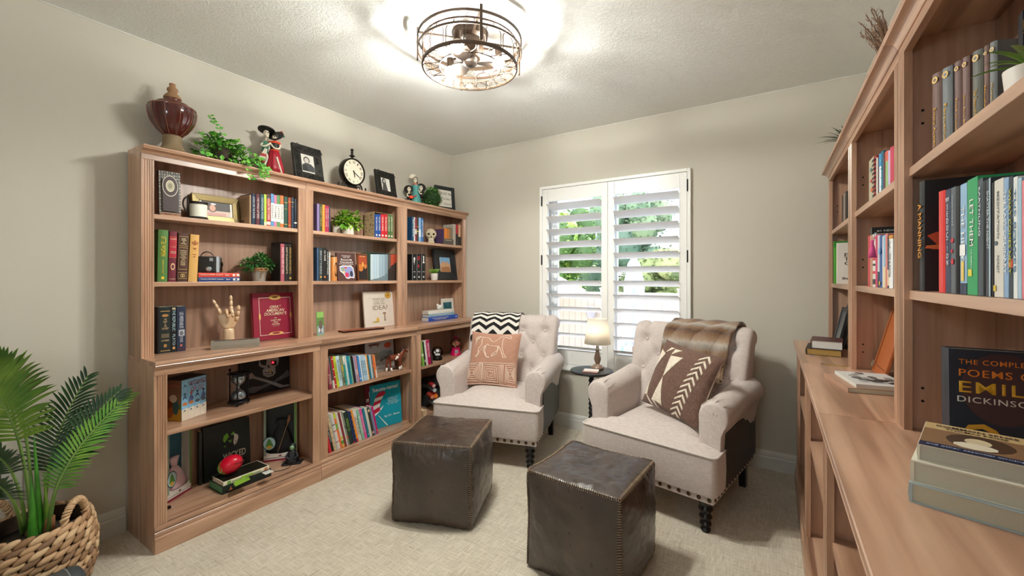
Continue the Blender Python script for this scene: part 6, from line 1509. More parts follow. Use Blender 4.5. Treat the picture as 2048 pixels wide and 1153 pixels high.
for i in range(n5):
    t_ = L_/n5-.0008
    d = [([(0,.0),(1,.0),(1,.3),(0,.26)], '#e8dcc8')]
    sh = [([(.1,.5),(.55,.55),(.9,.48),(.6,.6),(.3,.58)], '#3a5578') if i in (0, 2) else ([(.0,.42),(.7,.38),(.9,.5),(.5,.62),(.2,.52)], '#5a6a9a'), ([(.2,.8),(.5,.84),(.8,.8),(.55,.88)], '#274a6a'), (ell(.5, .64, .2, .03, 7), '#b8442e' if i == 1 else '#2a4a6a'), ([(.2,.2),(.6,.23),(.8,.19),(.5,.26)], '#274a6a'), (ell(.5, .4, .4, .04, 9), '#c9773a' if i < 2 else '#5c6670')]
    root = empty('book', q0+Vector((cos(az)*(i*L_/n5+.0004)-sin(az)*.001, sin(az)*(i*L_/n5+.0004)+cos(az)*.001, 0)), az, ('leftmost', 'second', 'third', 'rightmost')[i]+' thin volume of the pale blue boxed set with flying birds', 'book', 'volumes in the pale blue slipcase')
    book_body(root, t_, H_-.002, .105, SKYB, False)
    art(root, [([(t_*x, H_*z) for x, z in p], c) for p, c in d+sh], -.0012, 'spine_art')
lettering('WIZARD\nOF OZ', wz, M('#a8352e', .5), (L_*.62, -.0026, H_*.8), w=L_*.72, h=.055, bold=-.005, name='title_lettering')
# hourglass
hg = empty('hourglass', PZ(477, 810, ZD)+Vector((0, 0, .0012)), R(60), 'black iron hourglass with mirrored bulbs on the lower left shelf', 'hourglass')
IRN = M('#191a1c', .4, .5)
GLS = M('#9aa4aa', .06, .75, var=.05)
for z in (.014, .17):
    MB().lathe([(.001, z), (.036, z), (.038, z+.004), (.036, z+.009), (.001, z+.009)], 28).build('disc_plate', IRN, hg, smooth=40)
    b = MB()
    b.tube([(.052*cos(a), .052*sin(a), z+.004) for a in [2*pi*i/24 for i in range(24)]], .0028, 6, closed=True)
    for i in range(3): a = 2*pi*i/3+.5; b.tube([(.03*cos(a), .03*sin(a), z+.004), (.052*cos(a), .052*sin(a), z+.004)], .003, 6)
    b.build('ring', IRN, hg, smooth=True)
for i in range(3):
    a = 2*pi*i/3+.5; b = MB().tube([(.05*cos(a), .05*sin(a), .004), (.05*cos(a), .05*sin(a), .19)], .0035, 8)
    b.ball((.05*cos(a), .05*sin(a), .006), .0065, 8, 6).ball((.05*cos(a), .05*sin(a), .19), .0075, 8, 6).ball((.05*cos(a), .05*sin(a), .098), .005, 8, 6).build('rod', IRN, hg, smooth=True)
MB().lathe([(.001, .023), (.02, .024), (.034, .036), (.036, .05), (.03, .068), (.014, .085), (.005, .094), (.005, .1), (.014, .109), (.03, .126), (.036, .144), (.034, .158), (.02, .17), (.001, .171)], 32).build('glass_bulbs', GLS, hg, smooth=True)
# pirate picture
XP = XWL+.018+.037; y0, y1 = Yx(480, XP), Yx(596, XP); w_ = min(y1, 1.514)-y0; h_ = .285-.03
pc = empty('canvas_print', (XP, y0, ZD+.002), 0, 'black canvas with a grey pirate skull, crossed bones and a red eye', 'picture'); pc.rotation_euler = (Matrix.Rotation(RL, 3, 'Z') @ Matrix.Rotation(R(-1), 3, 'X')).to_euler()
MB().box(0, w_, 0, .015, 0, h_).build('canvas', M('#101214', .6, var=.1), pc)
def ap(x, y):        # zoom pixels (300,690 crop, x5.689) to local
    u, v = 300+x/5.689, 690+y/5.689
    return (max(.004, min(w_-.004, Yx(u, XP)-y0)), max(.006, Zx(u, v, XP)-ZD-.002))
def AP(pts): return [ap(*p) for p in pts]
GR, GD2, BK = M('#8f9295', .5, var=.25, scale=40), M('#55585c', .5, var=.2), M('#0c0d0e', .6)
art(pc, [(AP([(1100,350),(1160,320),(1195,360),(1400,420),(1520,460),(1590,445),(1605,490),(1560,515),(1480,490),(1330,430),(1170,385),(1120,400)]), GR),
  (AP([(1100,510),(1160,480),(1260,470),(1400,420),(1520,330),(1560,285),(1600,300),(1615,345),(1560,365),(1420,430),(1260,510),(1180,555),(1120,550)]), GD2), (AP([(1100,350),(1160,320),(1195,360),(1400,420),(1520,460),(1590,445),(1605,490),(1560,515),(1480,490),(1330,430),(1170,385),(1120,400)]), GR),
  (AP([(1245,150),(1300,100),(1420,90),(1470,160),(1455,230),(1425,250),(1430,320),(1400,355),(1340,370),(1290,350),(1280,290),(1310,265),(1270,260),(1240,240)]), GR), (AP([(1250,165),(1330,170),(1320,240),(1265,225)]), BK), (AP([(1375,185),(1440,180),(1445,230),(1385,235)]), BK), (AP([(1335,260),(1350,225),(1370,262)]), BK), (AP([(1305,295),(1410,285),(1405,310),(1310,315)]), BK), (AP([(1310,318),(1400,312),(1395,340),(1325,345)]), BK), (AP([(1355,288),(1380,286),(1378,308),(1357,310)]), '#c9a24a'),
  (AP([(1310,296),(1330,294),(1330,306),(1312,308)]), '#cfcfc8'), (AP([(1333,294),(1350,292),(1350,306),(1333,307)]), '#cfcfc8'), (AP([(1385,290),(1402,288),(1400,304),(1386,305)]), '#cfcfc8'), (AP([(1320,322),(1345,320),(1345,336),(1324,338)]), '#b5b5b0'), (AP([(1350,320),(1385,317),(1382,334),(1350,336)]), '#b5b5b0')], -.0006, 'skull_print')
ex, ez = ap(1398, 203); MB().ball((ex, -.003, ez), .006, 12, 8).build('glowing_eye', emit('#ff1a24', 3.0, 'red_eye_glow'), pc, smooth=True)
# -- unit one, bottom space
def windowbox(loc, rz, w, h, d, lab, inner, extra):
    root = empty('display_box', loc, rz, lab, 'box', 'window boxes at the bottom left')
    b = MB().box(0, w, d-.002, d, 0, h).box(0, .002, 0, d, 0, h).box(w-.002, w, 0, d, 0, h).box(0, w, 0, d, h-.002, h).box(0, w, 0, d, 0, .018)
    b.build('carton', M('#e3ddd6', .4), root); MB().box(-.0006, w+.0006, -.0006, d, 0, .012).build('base_band', M('#8a2a40', .4), root)
    MB().box(.002, w-.002, d-.004, d-.0022, .02, h-.002).build('backdrop', M(inner, .5, var=.25, scale=20), root)
    art(root, S(w, h, [([(0,.06),(1,.06),(1,.17),(.8,.13),(.5,.115),(.2,.13),(0,.17)], '#e6e1da'), (rect(0, .07, .1, 1), '#9db0a0'), (rect(.93, 1, .1, 1), '#6f9a52'), (rect(0, 1, .93, 1), '#5a6a60')]), -.0002, 'front_border')
    art(root, S(w, h, [(ell(.17, .3, .2, .115, 20), '#2f4a44'), (ell(.17, .3, .18, .1, 20), '#b9d8e2'), ([(.05,.25),(.1,.33),(.15,.38),(.2,.36),(.24,.32),(.3,.25)], '#5f9a4a'), (ell(.17, .24, .08, .03, 9), '#d9b03a'), (ell(.5, .085, .05, .012, 8), '#8a2a40')]), -.0012, 'round_label')
    return root
q0, q1 = PZ(335, 1008, ZE), PZ(382, 979, ZE); az = math.atan2(q1.y-q0.y, q1.x-q0.x); L_ = (q1-q0).length
ori = q0-(q1-q0)*.0
bx1 = windowbox(q0, az, L_, .36, .055, 'window box with a pale pink gown inside, far left of the bottom deck', '#3a6a80', None)
PK = M('#e6c4cc', .5, var=.12, scale=40)
MB().lathe([(.001, .022), (.062, .03), (.07, .06), (.055, .105), (.03, .14), (.016, .155), (.001, .157)], 36, T=Matrix.Translation((L_*.48, .028, 0)) @ Matrix.Diagonal((1, .36, 1, 1)), flute=lambda a, i: 1+.05*sin(a*12)).lathe([(.001, .155), (.017, .157), (.024, .185), (.03, .2), (.001, .205)], 20, T=Matrix.Translation((L_*.48, .028, 0)) @ Matrix.Diagonal((1, .5, 1, 1))).build('pink_gown', PK, bx1, smooth=True)
MB().tube([(L_*.75, .012, .1), (L_*.66, .01, .24)], .0013, 5).build('wand', M('#d9d9dd', .3, .5), bx1)
q0, q1 = PZ(526.7, 924.6, ZE), PZ(591.8, 915.8, ZE); az = math.atan2(q1.y-q0.y, q1.x-q0.x); L_ = (q1-q0).length
q0 = q0+Vector((.012, -.004, 0)); bx2 = windowbox(q0, az, L_, .37, .05, 'window box with a plain black gown inside, right end of the bottom deck', '#20262a', None)
MB().lathe([(.001, .025), (.066, .03), (.06, .1), (.04, .17), (.02, .205), (.034, .225), (.03, .245), (.001, .25)], 30, T=Matrix.Translation((L_*.52, .026, 0)) @ Matrix.Diagonal((1, .34, 1, 1)), flute=lambda a, i: 1+.04*sin(a*9)).build('black_gown', M('#1b1b1e', .7, var=.2), bx2, smooth=True)
MB().tube([(L_*.42, .006, .05), (L_*.72, .006, .22)], .002, 6).build('stick', M('#a58a55', .7), bx2); MB().tube([(L_*.72, .006, .22), (L_*.76, .007, .245), (L_*.79, .008, .27)], [.004, .009, .006], 8).build('bristles', M('#a0725a', .9, var=.3), bx2, smooth=True)
XW = -2.607
rt, w_, h_ = facing(409, 502, 848, XW, ZE, .022, '#1c2321', 'large black hardback with a green and white round emblem, face out', lean=4)
art(rt, S(w_, h_, [(ell(.56, .66, .175, .145, 28), '#0c0f0d'), ([(.42,.76),(.5,.8),(.53,.72),(.43,.63),(.4,.68)], '#6fae2e'), ([(.57,.76),(.64,.8),(.66,.75),(.6,.73)], '#6fae2e'), ([(.50,.66),(.56,.64),(.6,.665),(.56,.6)], '#6fae2e'), ([(.64,.76),(.72,.72),(.735,.66),(.7,.57),(.64,.53),(.62,.6),(.64,.68)], '#d9cdc6'), ([(.66,.6),(.69,.615),(.68,.58)], '#16110f'), (ell(.44, .56, .03, .02, 8), '#4f7a2a')]))
T_(rt, 'WICKED', w_, h_, .64, .36, .5, .13, '#cfc7ae', bold=.02); T_(rt, 'THE GRIMMERIE', w_, h_, .62, .265, .42, .025, '#7f9a6a')
tb_ = book((XW-.004, Yx(399.5, XW), ZE), RL, .012, .288, .03, '#27302e', 'thin dark album standing left of the round emblem book', None, hard=False)
q0, q1 = PZ(445, 991, ZE), PZ(542.5, 952.5, ZE); L_ = (q1-q0).length; az = math.atan2(q1.y-q0.y, q1.x-q0.x)
gb1 = flat_book(q0, az, L_, .155, .04, '#16211d', 'thick black hardback with green page edges, lying on the bottom deck', pages=M('#4f8a5f', .7))
art(gb1, S(L_, .04, [([(.11,.3),(.2,.3),(.17,.45),(.155,.8),(.14,.45)], '#c9784a')]), -.0022, 'spine_emblem'); 
gb2 = flat_book(q0+Vector((0, .006, .0404))-Vector((.006, 0, 0)), az, L_*.94, .125, .02, '#e6dfc4', 'green and black paperback lying under the red apple toy', hard=False)
art(gb2, S(L_*.94, .02, [(rect(.08, .15, .1, .9), '#5f9a3a'), (rect(.17, .8, .3, .7), '#a9b08a'), (rect(.88, .96, .2, .8), '#c87a5a')]), -.0022, 'spine_print')
cv = MB(); cv.box(.004, L_*.94-.004, .004, .121, .0201, .0206); cv.build('black_cover', M('#15170f', .35), gb2)
tp_ = empty('cover_face', (0, 0, .0208), (R(-90), 0, 0)); tp_.parent = gb2
art(tp_, [([(.012,-.10),(.09,-.085),(.1,-.05),(.05,-.03),(.02,-.06)], '#86b43a'), ([(.075,-.045),(.13,-.03),(.14,-.012),(.08,-.01)], '#86b43a'), ([(.16,-.1),(.205,-.1),(.205,-.055),(.16,-.06)], '#d8d8cf')], 0, 'cover_print')
apc = Vector(PZ(486, 953, ZE+.061)); apc.z = ZE+.061+.0; apc.x = q0.x-.06
aq = empty('apple_toy', (apc.x, apc.y, apc.z+.009), R(60), 'glossy red and green squeezable apple toy lying on stacked books', 'toy')
def apf(s, t):
    a = 2*pi*s; p_ = pi*t; r_ = .05*(1+.06*cos(p_*2))
    return (r_*1.12*cos(p_), r_*sin(p_)*cos(a), .0475+r_*.97*sin(p_)*sin(a))
b = MB().grid(apf, 32, 28); 
for k_, f in enumerate(b.f):
    c = sum((b.v[i].x for i in f))/4; b.m[k_] = 1 if c < -.036+.01*sin(k_*1.7) else 0
b.build('body', [M('#d0102f', .3), M('#86b04f', .4)], aq, smooth=True, weld=True, rot=(0, R(-24), 0), loc=(-.01, 0, 0))
lettering('WICKED', aq, M('#4a0f14', .5), (.018, -.0505, .064), (0, R(-18), 0), w=.045, h=.013, bold=.02, depth=.002)
wf = empty('statuette', PZ(598, 924, ZE)+Vector((-.012, -.035, .0003)), R(52), 'small dark statuette of a seated cloaked figure with pale green face', 'figurine')
WB = M('#15161a', .5)
MB().prism([(-.055, -.03), (.05, -.03), (.06, .02), (-.04, .03)], 0, .012).build('base', WB, wf, bevel=.003)
MB().lathe([(.001, .012), (.035, .012), (.036, .025), (.024, .05), (.02, .075), (.012, .085), (.001, .086)], 24, flute=lambda a, i: 1+.08*sin(a*5)).ball((0, .005, .1), (.022, .02, .022), 14, 10).tube(catmull([(.018, -.005, .07), (.03, -.02, .05), (.01, -.032, .035)], 4), .006, 6).tube(catmull([(-.018, -.005, .07), (-.03, -.02, .05), (-.008, -.032, .035)], 4), .006, 6).build('cloaked_body', WB, wf, smooth=True)
MB().ball((0, -.008, .097), (.0135, .013, .015), 14, 10).build('face', M('#7fa67a', .5), wf, smooth=True); MB().ball((-.005, -.02, .1), .0018, 6, 5).ball((.005, -.02, .1), .0018, 6, 5).build('eyes', BLK, wf)
cbz = empty('cable', PZ(543, 945, ZE+.003), 0, 'short thin black cable lying on the bottom deck beside stacked books', 'cable')
MB().tube(catmull([(-.03, -.01, 0), (.02, .03, 0), (.03, .08, 0), (.01, .11, 0)], 6), .0016, 5).build('wire', BLK, cbz, smooth=True)
pgk = empty('plug', PZ(337, 1018, ZE)+Vector((.0, 0, 0)), RL, 'tiny black plug on the bottom deck at its left end', 'plug'); MB().box(-.008, .008, -.008, .008, 0, .012).tube([(0, .008, .006), (0, .02, .006)], .002, 6).build('body', BLK, pgk, bevel=.002)
# -- unit two: leaning picture books
def leanrow(items, ox, oy, sc, X, z, ang, dep, grp, where, tops, dlast=False):
    pos = None
    rn = random.Random(2)
    a = R(ang); n = len(items); ords = ('1st','2nd','3rd','4th','5th','6th','7th','8th','9th','10th','11th','12th','13th','14th','15th','16th','17th','18th','19th','20th','21st','22nd','23rd','24th','25th','26th','27th','28th')
    Y0 = None
    for i, it in enumerate(items):
        x0, x1, c, desc = it[:4]; kw = dict(it[4]) if len(it) > 4 else {}
        ya, yb = Yx(ox+x0/sc, X), Yx(ox+x1/sc, X)
        t = (yb-ya)*cos(a)-.0004
        f = (x0-items[0][0])/(items[-1][1]-items[0][0]); h = (tops[0]*(1-f)+tops[1]*f)*rn.uniform(.97, 1.02)
        h = kw.pop('h', h); hard = kw.pop('hard', t > .008)
        book((X+rn.uniform(-.006, 0), ya, z+.0002), RL, t, h, (.068 if dlast and i >= n-4 else dep), c, '%s, %s from the left %s' % (desc, ords[i], where), grp, lean=-a, hard=hard, **kw)
wt = lambda t_, c='#f0f0ea', z=.5, l=.6: dict(txt=t_, tc=c, tz=z, th_=l)
r1 = [(195,269,'#8c2f42','maroon book',wt('OUT OF THE WOODS','#e8c9c0',.3,.3)), (270,284,'#d8d4cc','thin white booklet'), (285,324,'#4a4844','grey and black book',dict(bands=[(.0,.25,'#d8d2c2')])), (325,369,'#b8242a','red book with white dots',dict(deco=[(ell(.5,z,.3,.02,8),'#f0e6e0') for z in (.1,.35,.6,.92)])), (370,422,'#c9d63c','lime green book',wt('LITTLE SPROUT','#6f7a2a')), (425,498,'#c4dcea','wide pale blue book',wt('THE WONDERFUL BOOK','#5a7a94',.55,.7)), (500,553,'#8a8f6a','olive patterned book',dict(deco=[(rect(.1,.9,.1,.3),'#5c6450'),(rect(.1,.9,.5,.7),'#b7a84a')])), (555,588,'#25b5ae','turquoise book with white head',dict(bands=[(.72,1,'#e6e2d8')],txt='OCEANS',tc='#1b5a5a',tz=.45)), (590,634,'#cdd1c9','pale grey book'), (635,693,'#168fa8','ocean blue book',wt('DEEP BLUE','#0e5c70')), (695,724,'#7fb59a','sea green book'), (725,768,'#1a1b1c','black book',dict(bands=[(.0,.04,'#3a3a3a')])), (770,789,'#a9a3c4','thin lavender book'), (790,829,'#a98a96','mauve book',dict(bands=[(.3,.5,'#c9b4a8')])), (830,846,'#e88a86','thin coral book'), (855,889,'#3b8fd8','bright blue book',dict(bands=[(.1,.14,'#e6eef6')])), (890,909,'#e4e8ec','thin white book'), (910,934,'#b5d3e6','pale sky blue book',wt('SERIES','#6f93ab')), (935,959,'#bcd7e8','pale sky blue book',wt('SERIES','#6f93ab')), (960,984,'#b5d3e6','pale sky blue book',wt('SERIES','#6f93ab')), (985,1009,'#b9d5e7','pale sky blue book',wt('SERIES','#6f93ab')), (1010,1029,'#ece9e0','thin cream book'), (1030,1064,'#e0a24e','golden orange book',wt('SUN TALES','#b8742e')), (1070,1094,'#1c7fa0','teal blue book'), (1095,1134,'#b9c6cf','pale grey blue book'), (1135,1159,'#6f6a5c','taupe book',dict(bands=[(.5,.62,'#c96a3a')])), (1160,1184,'#f07a3a','vivid orange book'), (1186,1210,'#e6dfd4','cream and orange book',dict(bands=[(.35,1,'#e88a5a')]))]
leanrow(r1, 640, 0, 10.48, XLB-.018, ZD, 9.5, .19, 'picture books in the leaning row beside the toy horse', 'beside the toy horse', (.212, .165))
r2 = [(180,229,'#d8283c','red book'), (230,279,'#1d1d1d','black book',wt('THE NIGHT','#d8d8d8',.5,.5)), (280,319,'#d9c49a','speckled cream book',dict(deco=[(ell(.5,z,.35,.012,7),'#b9704a') for z in (.1,.2,.35,.5,.64,.8,.9)])), (320,344,'#b9bcae','pale grey green book'), (345,404,'#d9d4cf','wide white book with red marks',dict(bands=[(.2,.22,'#b8242a'),(.5,.52,'#b8242a'),(.68,.7,'#333333')])), (405,444,'#ef7a3f','orange and lime book',dict(bands=[(.55,.7,'#7fb03f'),(.85,1,'#c9d63c')])), (445,489,'#d8d4c8','white and yellow book',dict(bands=[(.0,.08,'#e8a83c'),(.1,.2,'#5f9a3a'),(.24,.3,'#e3c83c')])), (490,524,'#8c3038','wine red book'), (525,549,'#e0ddd4','thin white book'), (550,584,'#8c8f82','grey patterned book',dict(deco=[(rect(.1,.9,.2,.3),'#c96a3a'),(rect(.1,.9,.5,.6),'#5a6a5c')])), (585,664,'#23352e','thick dark green book with lime lettering',wt('MIDNIGHT RED','#86b03a',.6,.4)), (665,689,'#273a66','navy book with red foot',dict(bands=[(.0,.06,'#d0283a')])), (690,719,'#20305c','navy spotted book',dict(deco=[(ell(.5,z,.2,.01,6),'#dfe3ee') for z in (.15,.3,.45,.6,.75,.9)])), (720,754,'#f7941e','bright orange book',dict(bands=[(.0,.1,'#d0401e')])), (756,789,'#e0d8cc','cream book',wt('MOUSE','#b8604a')), (790,819,'#dfe3dc','white book',wt('TREE','#3a7a5c')), (820,868,'#8fc2ac','mint green book',wt('SNOW','#f0f0ea')), (870,924,'#e85aa5','hot pink book',wt('PINKALICIOUS STORY','#f7c0dc',.5,.6)), (925,964,'#1b7f93','deep teal book',wt('OWL','#cfe6ea',.12,.06)), (965,1009,'#dad6cc','off white book'), (1010,1054,'#3a3a2e','dark brown book with cream badge',dict(deco=[(ell(.5,.9,.4,.05,10),'#e8d0a0'),(rect(.1,.9,.08,.16),'#d8b0a4')])), (1056,1096,'#8086a8','slate lavender book'), (1100,1136,'#c8166b','magenta book',dict(deco=[(ell(.5,.12,.25,.03,8),'#e8823a')]))]
leanrow(r2, 640, 0, 9.607, -2.395, ZE, 13.5, .2, 'picture books in the leaning row beside the teal hat book', 'in the bottom middle row', (.262, .205), True)
rt, w_, h_ = facing(733.5, 789.5, 683, XLB-.16, ZD, .012, '#b9bcc0', 'pale grey picture book with animals and a red sun behind the toy horse', lean=5)
art(rt, S(w_, h_, [(ell(.78, .82, .13, .095, 18), '#c2543a'), (ell(.3, .9, .22, .04, 9), '#7a4a36'), (rect(.16, .2, .8, .9), '#7a4a36'), (rect(.4, .44, .8, .9), '#7a4a36'), (ell(.3, .5, .25, .14, 11), '#a89f86'), (ell(.62, .5, .22, .16, 11), '#8fa0a4'), (ell(.85, .5, .12, .14, 9), '#7d8c96'), (ell(.2, .42, .12, .07, 8), '#c98a3a')])); T_(rt, 'WHERE THE WILD\nHERDS ROAM', w_, h_, .5, .22, .7, .1, '#6f6a66')
# toy horse
hs = empty('toy_horse', (XLB-.075, Yx(791, XLB-.075), ZD+.003), R(78), 'brown and white pinto toy horse standing on the middle lower shelf', 'toy horse')
BAY = M('#7a3a26', .35, var=.1); HWH = M('#e8e0d8', .4); HBK = M('#241713', .5)
hv = [(-.055,0,.098), (-.03,0,.102), (0,0,.1), (.03,0,.103), (.05,0,.113), (.062,0,.135), (.07,0,.155), (.085,0,.15), (.1,0,.132), (.106,0,.124)]
he = [(i, i+1) for i in range(9)]; hr = [(.021,.022), (.022,.024), (.021,.022), (.022,.025), (.016,.021), (.011,.016), (.0095,.0125), (.009,.011), (.0065,.007), (.006,.006)]
for base_, hip in ((0, [(-.058,.012,.075), (-.07,.012,.048), (-.064,.012,.025), (-.07,.012,.004)]), (0, [(-.05,-.012,.075), (-.05,-.012,.048), (-.042,-.012,.025), (-.04,-.012,.004)]), (3, [(.036,.012,.072), (.046,.012,.047), (.052,.012,.025), (.06,.012,.004)]), (3, [(.03,-.012,.072), (.03,-.012,.045), (.028,-.012,.024), (.03,-.012,.004)])):
    p = base_
    for q, r_ in zip(hip, (.0125, .0075, .0055, .006)): hv.append(q); he.append((p, len(hv)-1)); hr.append((r_, r_)); p = len(hv)-1
hb_ = skin_mesh('body', hv, he, hr, BAY, hs, 2, 1)
MB().ball((.09, .0, .1455), (.0035, .0105, .004), 8, 6).ball((.093, 0, .143), (.014, .004, .0035), 8, 6, T=Matrix.Identity(4)).build('blaze', HWH, hs, smooth=True)
MB().tube(catmull([(-.07, 0, .112), (-.095, 0, .112), (-.115, 0, .095), (-.125, 0, .085)], 5), [.006, .007, .008, .009, .009, .009, .009, .009, .009, .009, .008, .007, .006, .005, .004, .002], 8).tube(catmull([(.078, 0, .166), (.064, 0, .158), (.05, 0, .138), (.038, 0, .125)], 4), [.004, .006, .007, .007, .007, .007, .007, .007, .006, .006, .005, .004, .002], 8).tube([(.07, .007, .162), (.069, .009, .172)], [.004, .001], 6).tube([(.07, -.007, .162), (.069, -.009, .172)], [.004, .001], 6).build('mane_and_tail', HBK, hs, smooth=True)
b = MB()
for q0_, q1_ in (((-.0645,.012,.028), (-.07,.012,.001)), ((-.0425,-.012,.028), (-.04,-.012,.001)), ((.0515,.012,.028), (.06,.012,.001)), ((.028,-.012,.028), (.03,-.012,.001))): b.tube([q0_, q1_], [.0072, .0085], 10)
b.build('white_stockings', HWH, hs, smooth=True)
pt = MB(); pt.ball((.005, -.0135, .1), (.018, .010, .013), 12, 8).ball((-.006, -.013, .092), (.012, .0105, .009), 10, 7).ball((.02, -.0105, .115), (.006, .008, .012), 10, 7).build('white_patch', HWH, hs, smooth=True)
# teal striped hat book
rt, w_, h_ = facing(743, 797.5, 768, -2.482, ZE, .016, '#1496ab', 'teal children\'s hardback with a tall red and white striped hat on it', lean=5, turn=-8)
cr, wh_ = M('#b51f3a', .45), M('#e9e6e2', .45)
hat = [([(.06,.28),(.2,.33),(.34,.42),(.42,.5),(.34,.46),(.16,.38),(.02,.34)], wh_)]
hp_ = [((.08,.34),(.3,.40)), ((.07,.44),(.29,.49)), ((.08,.53),(.31,.57)), ((.11,.62),(.36,.65)), ((.15,.7),(.42,.72)), ((.22,.77),(.5,.77))]
for i in range(5):
    a_, b_ = hp_[i], hp_[i+1]; hat.append(([a_[0], a_[1], b_[1], b_[0]], cr if i % 2 == 0 else wh_))
hat.append(([hp_[5][0], hp_[5][1], (.46,.82), (.36,.83), (.26,.81)], cr)); hat.append(([(.22,.3),(.25,.29),(.52,.02),(.48,.02)], wh_))
art(rt, S(w_, h_, hat)); T_(rt, 'Seuss-isms!', w_, h_, .5, .89, .84, .09, '#eef4f4', bold=.02, shear=-.1); T_(rt, 'by Dr. Seuss', w_, h_, .68, .23, .5, .06, '#eef4f4', bold=.01); T_(rt, 'A Guide to Life\nfor Those Just\nStarting Out...\nand Those Already\non Their Way', w_, h_, .72, .56, .42, .18, '#bfe3e8')
ss = MB(); 
for i in range(8): ss.box(-.0016, -.0006, .001, .015, h_*i/8, h_*(i+1)/8, i % 2)
ss.build('striped_spine', [wh_, M('#c0335c', .5)], rt)
tb2 = facing(734, 741, 770, -2.49, ZE, .01, '#6a1f2c', 'slim dark red book with white stripes tucked beside the teal hat book', lean=4)[0]
art(tb2, [(rect(.004, .03, .03+i*.06, .055+i*.06), '#cfc6c4') for i in range(4)])
# -- unit three
leanrow([(1318,1344,'#7fb048','green slim book',dict(bands=[(.4,.5,'#d9e4c4')])), (1346,1366,'#1b1c1b','black slim book with a floral spine',dict(deco=[(ell(.5,.2,.4,.06,8),'#c9c9c4')])), (1368,1389,'#e2ded8','white slim book'), (1390,1434,'#c01f5c','raspberry pink book with white lettering',wt('TOGETHER WE READ','#f4d4e0',.6,.6)), (1435,1446,'#3a3638','thin charcoal book')], 640, 0, 6.4, XLB-.012, ZD, 9, .17, 'small leaning books beside the snow globe', 'beside the snow globe', (.2, .2))
sg = empty('snow_globe', (XLB-.1, Yx(875, XLB-.1), ZD), R(50), 'clear snow globe with a white figure on a round black base', 'snow globe')
MB().lathe([(.001, 0), (.04, 0), (.042, .004), (.041, .02), (.036, .028), (.001, .028)], 30).build('base', BLK, sg, smooth=40)
MB().ball((0, 0, .068), .046, 32, 20).build('glass_dome', GLASS, sg, smooth=True)
MB().lathe([(.001, .028), (.02, .028), (.024, .045), (.014, .06), (.016, .075), (.012, .088), (.001, .092)], 18).tube([(-.012, 0, .05), (-.03, -.005, .07)], .008, 8).build('white_figure', M('#e9e9e9', .5), sg, smooth=True); MB().tube([(.018*cos(a), .018*sin(a), .07+.006*sin(a)) for a in [2*pi*i/16 for i in range(16)]], .004, 6, closed=True).build('scarf', BLK, sg, smooth=True)
gm_ = empty('gumball_machine', (XLB-.115, Yx(911.5, XLB-.115), ZD), R(50), 'small pink gumball machine full of coloured sweets, lower far left shelf', 'gumball machine')
MB().lathe([(.001, 0), (.048, 0), (.05, .006), (.046, .012), (.036, .06), (.04, .07), (.001, .071)], 32).build('pink_base', M('#d0175c', .25, var=.05), gm_, smooth=40)
MB().box(-.016, .016, -.044, -.034, .02, .05).tube([(0, -.044, .04), (0, -.052, .04)], .006, 8).build('coin_slot', M('#c9c9cc', .3, .6), gm_, bevel=.002)
MB().ball((0, 0, .108), .0455, 30, 18).build('glass_globe', GLASS, gm_, smooth=True)
MB().lathe([(.001, .148), (.024, .148), (.026, .154), (.015, .162), (.006, .17), (.001, .171)], 24).build('lid', M('#a3164a', .3), gm_, smooth=40)
b = MB(); rn = random.Random(9)
for i in range(110):
    v = Vector((rn.gauss(0,1), rn.gauss(0,1), rn.gauss(0,1))).normalized()*rn.uniform(.02, .038); v.z = v.z*.8-.008 if v.z < .01 else v.z*.5
    b.ball((v.x, v.y, .106+v.z), .0058, 7, 5, rn.randrange(6))
tag(b.build('sweets', [M(c, .3) for c in ('#d8433a', '#e8c23a', '#5fa84a', '#e88a3a', '#e6e0d8', '#c83a7a')], gm_, smooth=True), kind='stuff')
XG = XLB-.055
rn = random.Random(6)
for i, (u, v, r_, c, c2, lb) in enumerate(((866, 806, .024, '#8a8f92', '#5a5f62', 'grey patterned tin lying at the bottom of the small tin pile'), (862, 794, .022, '#a83a2e', '#d98a5a', 'red tin with a round picture, left of the orange one'), (869.5, 792.5, .024, '#c8452a', '#f08a2e', 'tin with a bright orange round end in the small pile'), (868, 781, .02, '#8c9294', '#c9cdd0', 'pale grey tin in the upper part of the small pile'), (867, 772, .02, '#a82a30', '#d8b0a8', 'red striped tin on top of the small pile behind the chair'))):
    zz = Zx(u, v, XG); r_ *= .84; t_ = empty('tin', (XG+.02-.004*i, Yx(u, XG), zz), R(62), lb, 'tin', 'tins behind the chevron throw armchair')
    T = Matrix.Rotation(R(90), 4, 'X')
    MB().lathe([(.001, -.10), (r_, -.10), (r_, 0), (r_*.93, .002), (.001, .002)], 24, T=T).build('body', M(c, .35, var=.2, scale=60), t_, smooth=40)
    MB().lathe([(.001, .0021), (r_*.8, .0021), (r_*.8, .0028), (.001, .0028)], 20, T=T).lathe([(.001, .003), (r_*.35, .003), (.001, .0036)], 12, T=T).build('round_end', M(c2, .4), t_)
tins = [o for o in bpy.data.objects if o.name.startswith('tin') and o.get('group') == 'tins behind the chevron throw armchair']
blk = empty('box', (XLB-.03, Yx(845.5, XLB-.03)+.003, ZE), RL, 'plain cream wooden block at the bottom of the far left unit', 'box')
MB().box(0, .045, 0, .12, 0, .052).build('block', M('#e0c29a', .6), blk, bevel=.002)
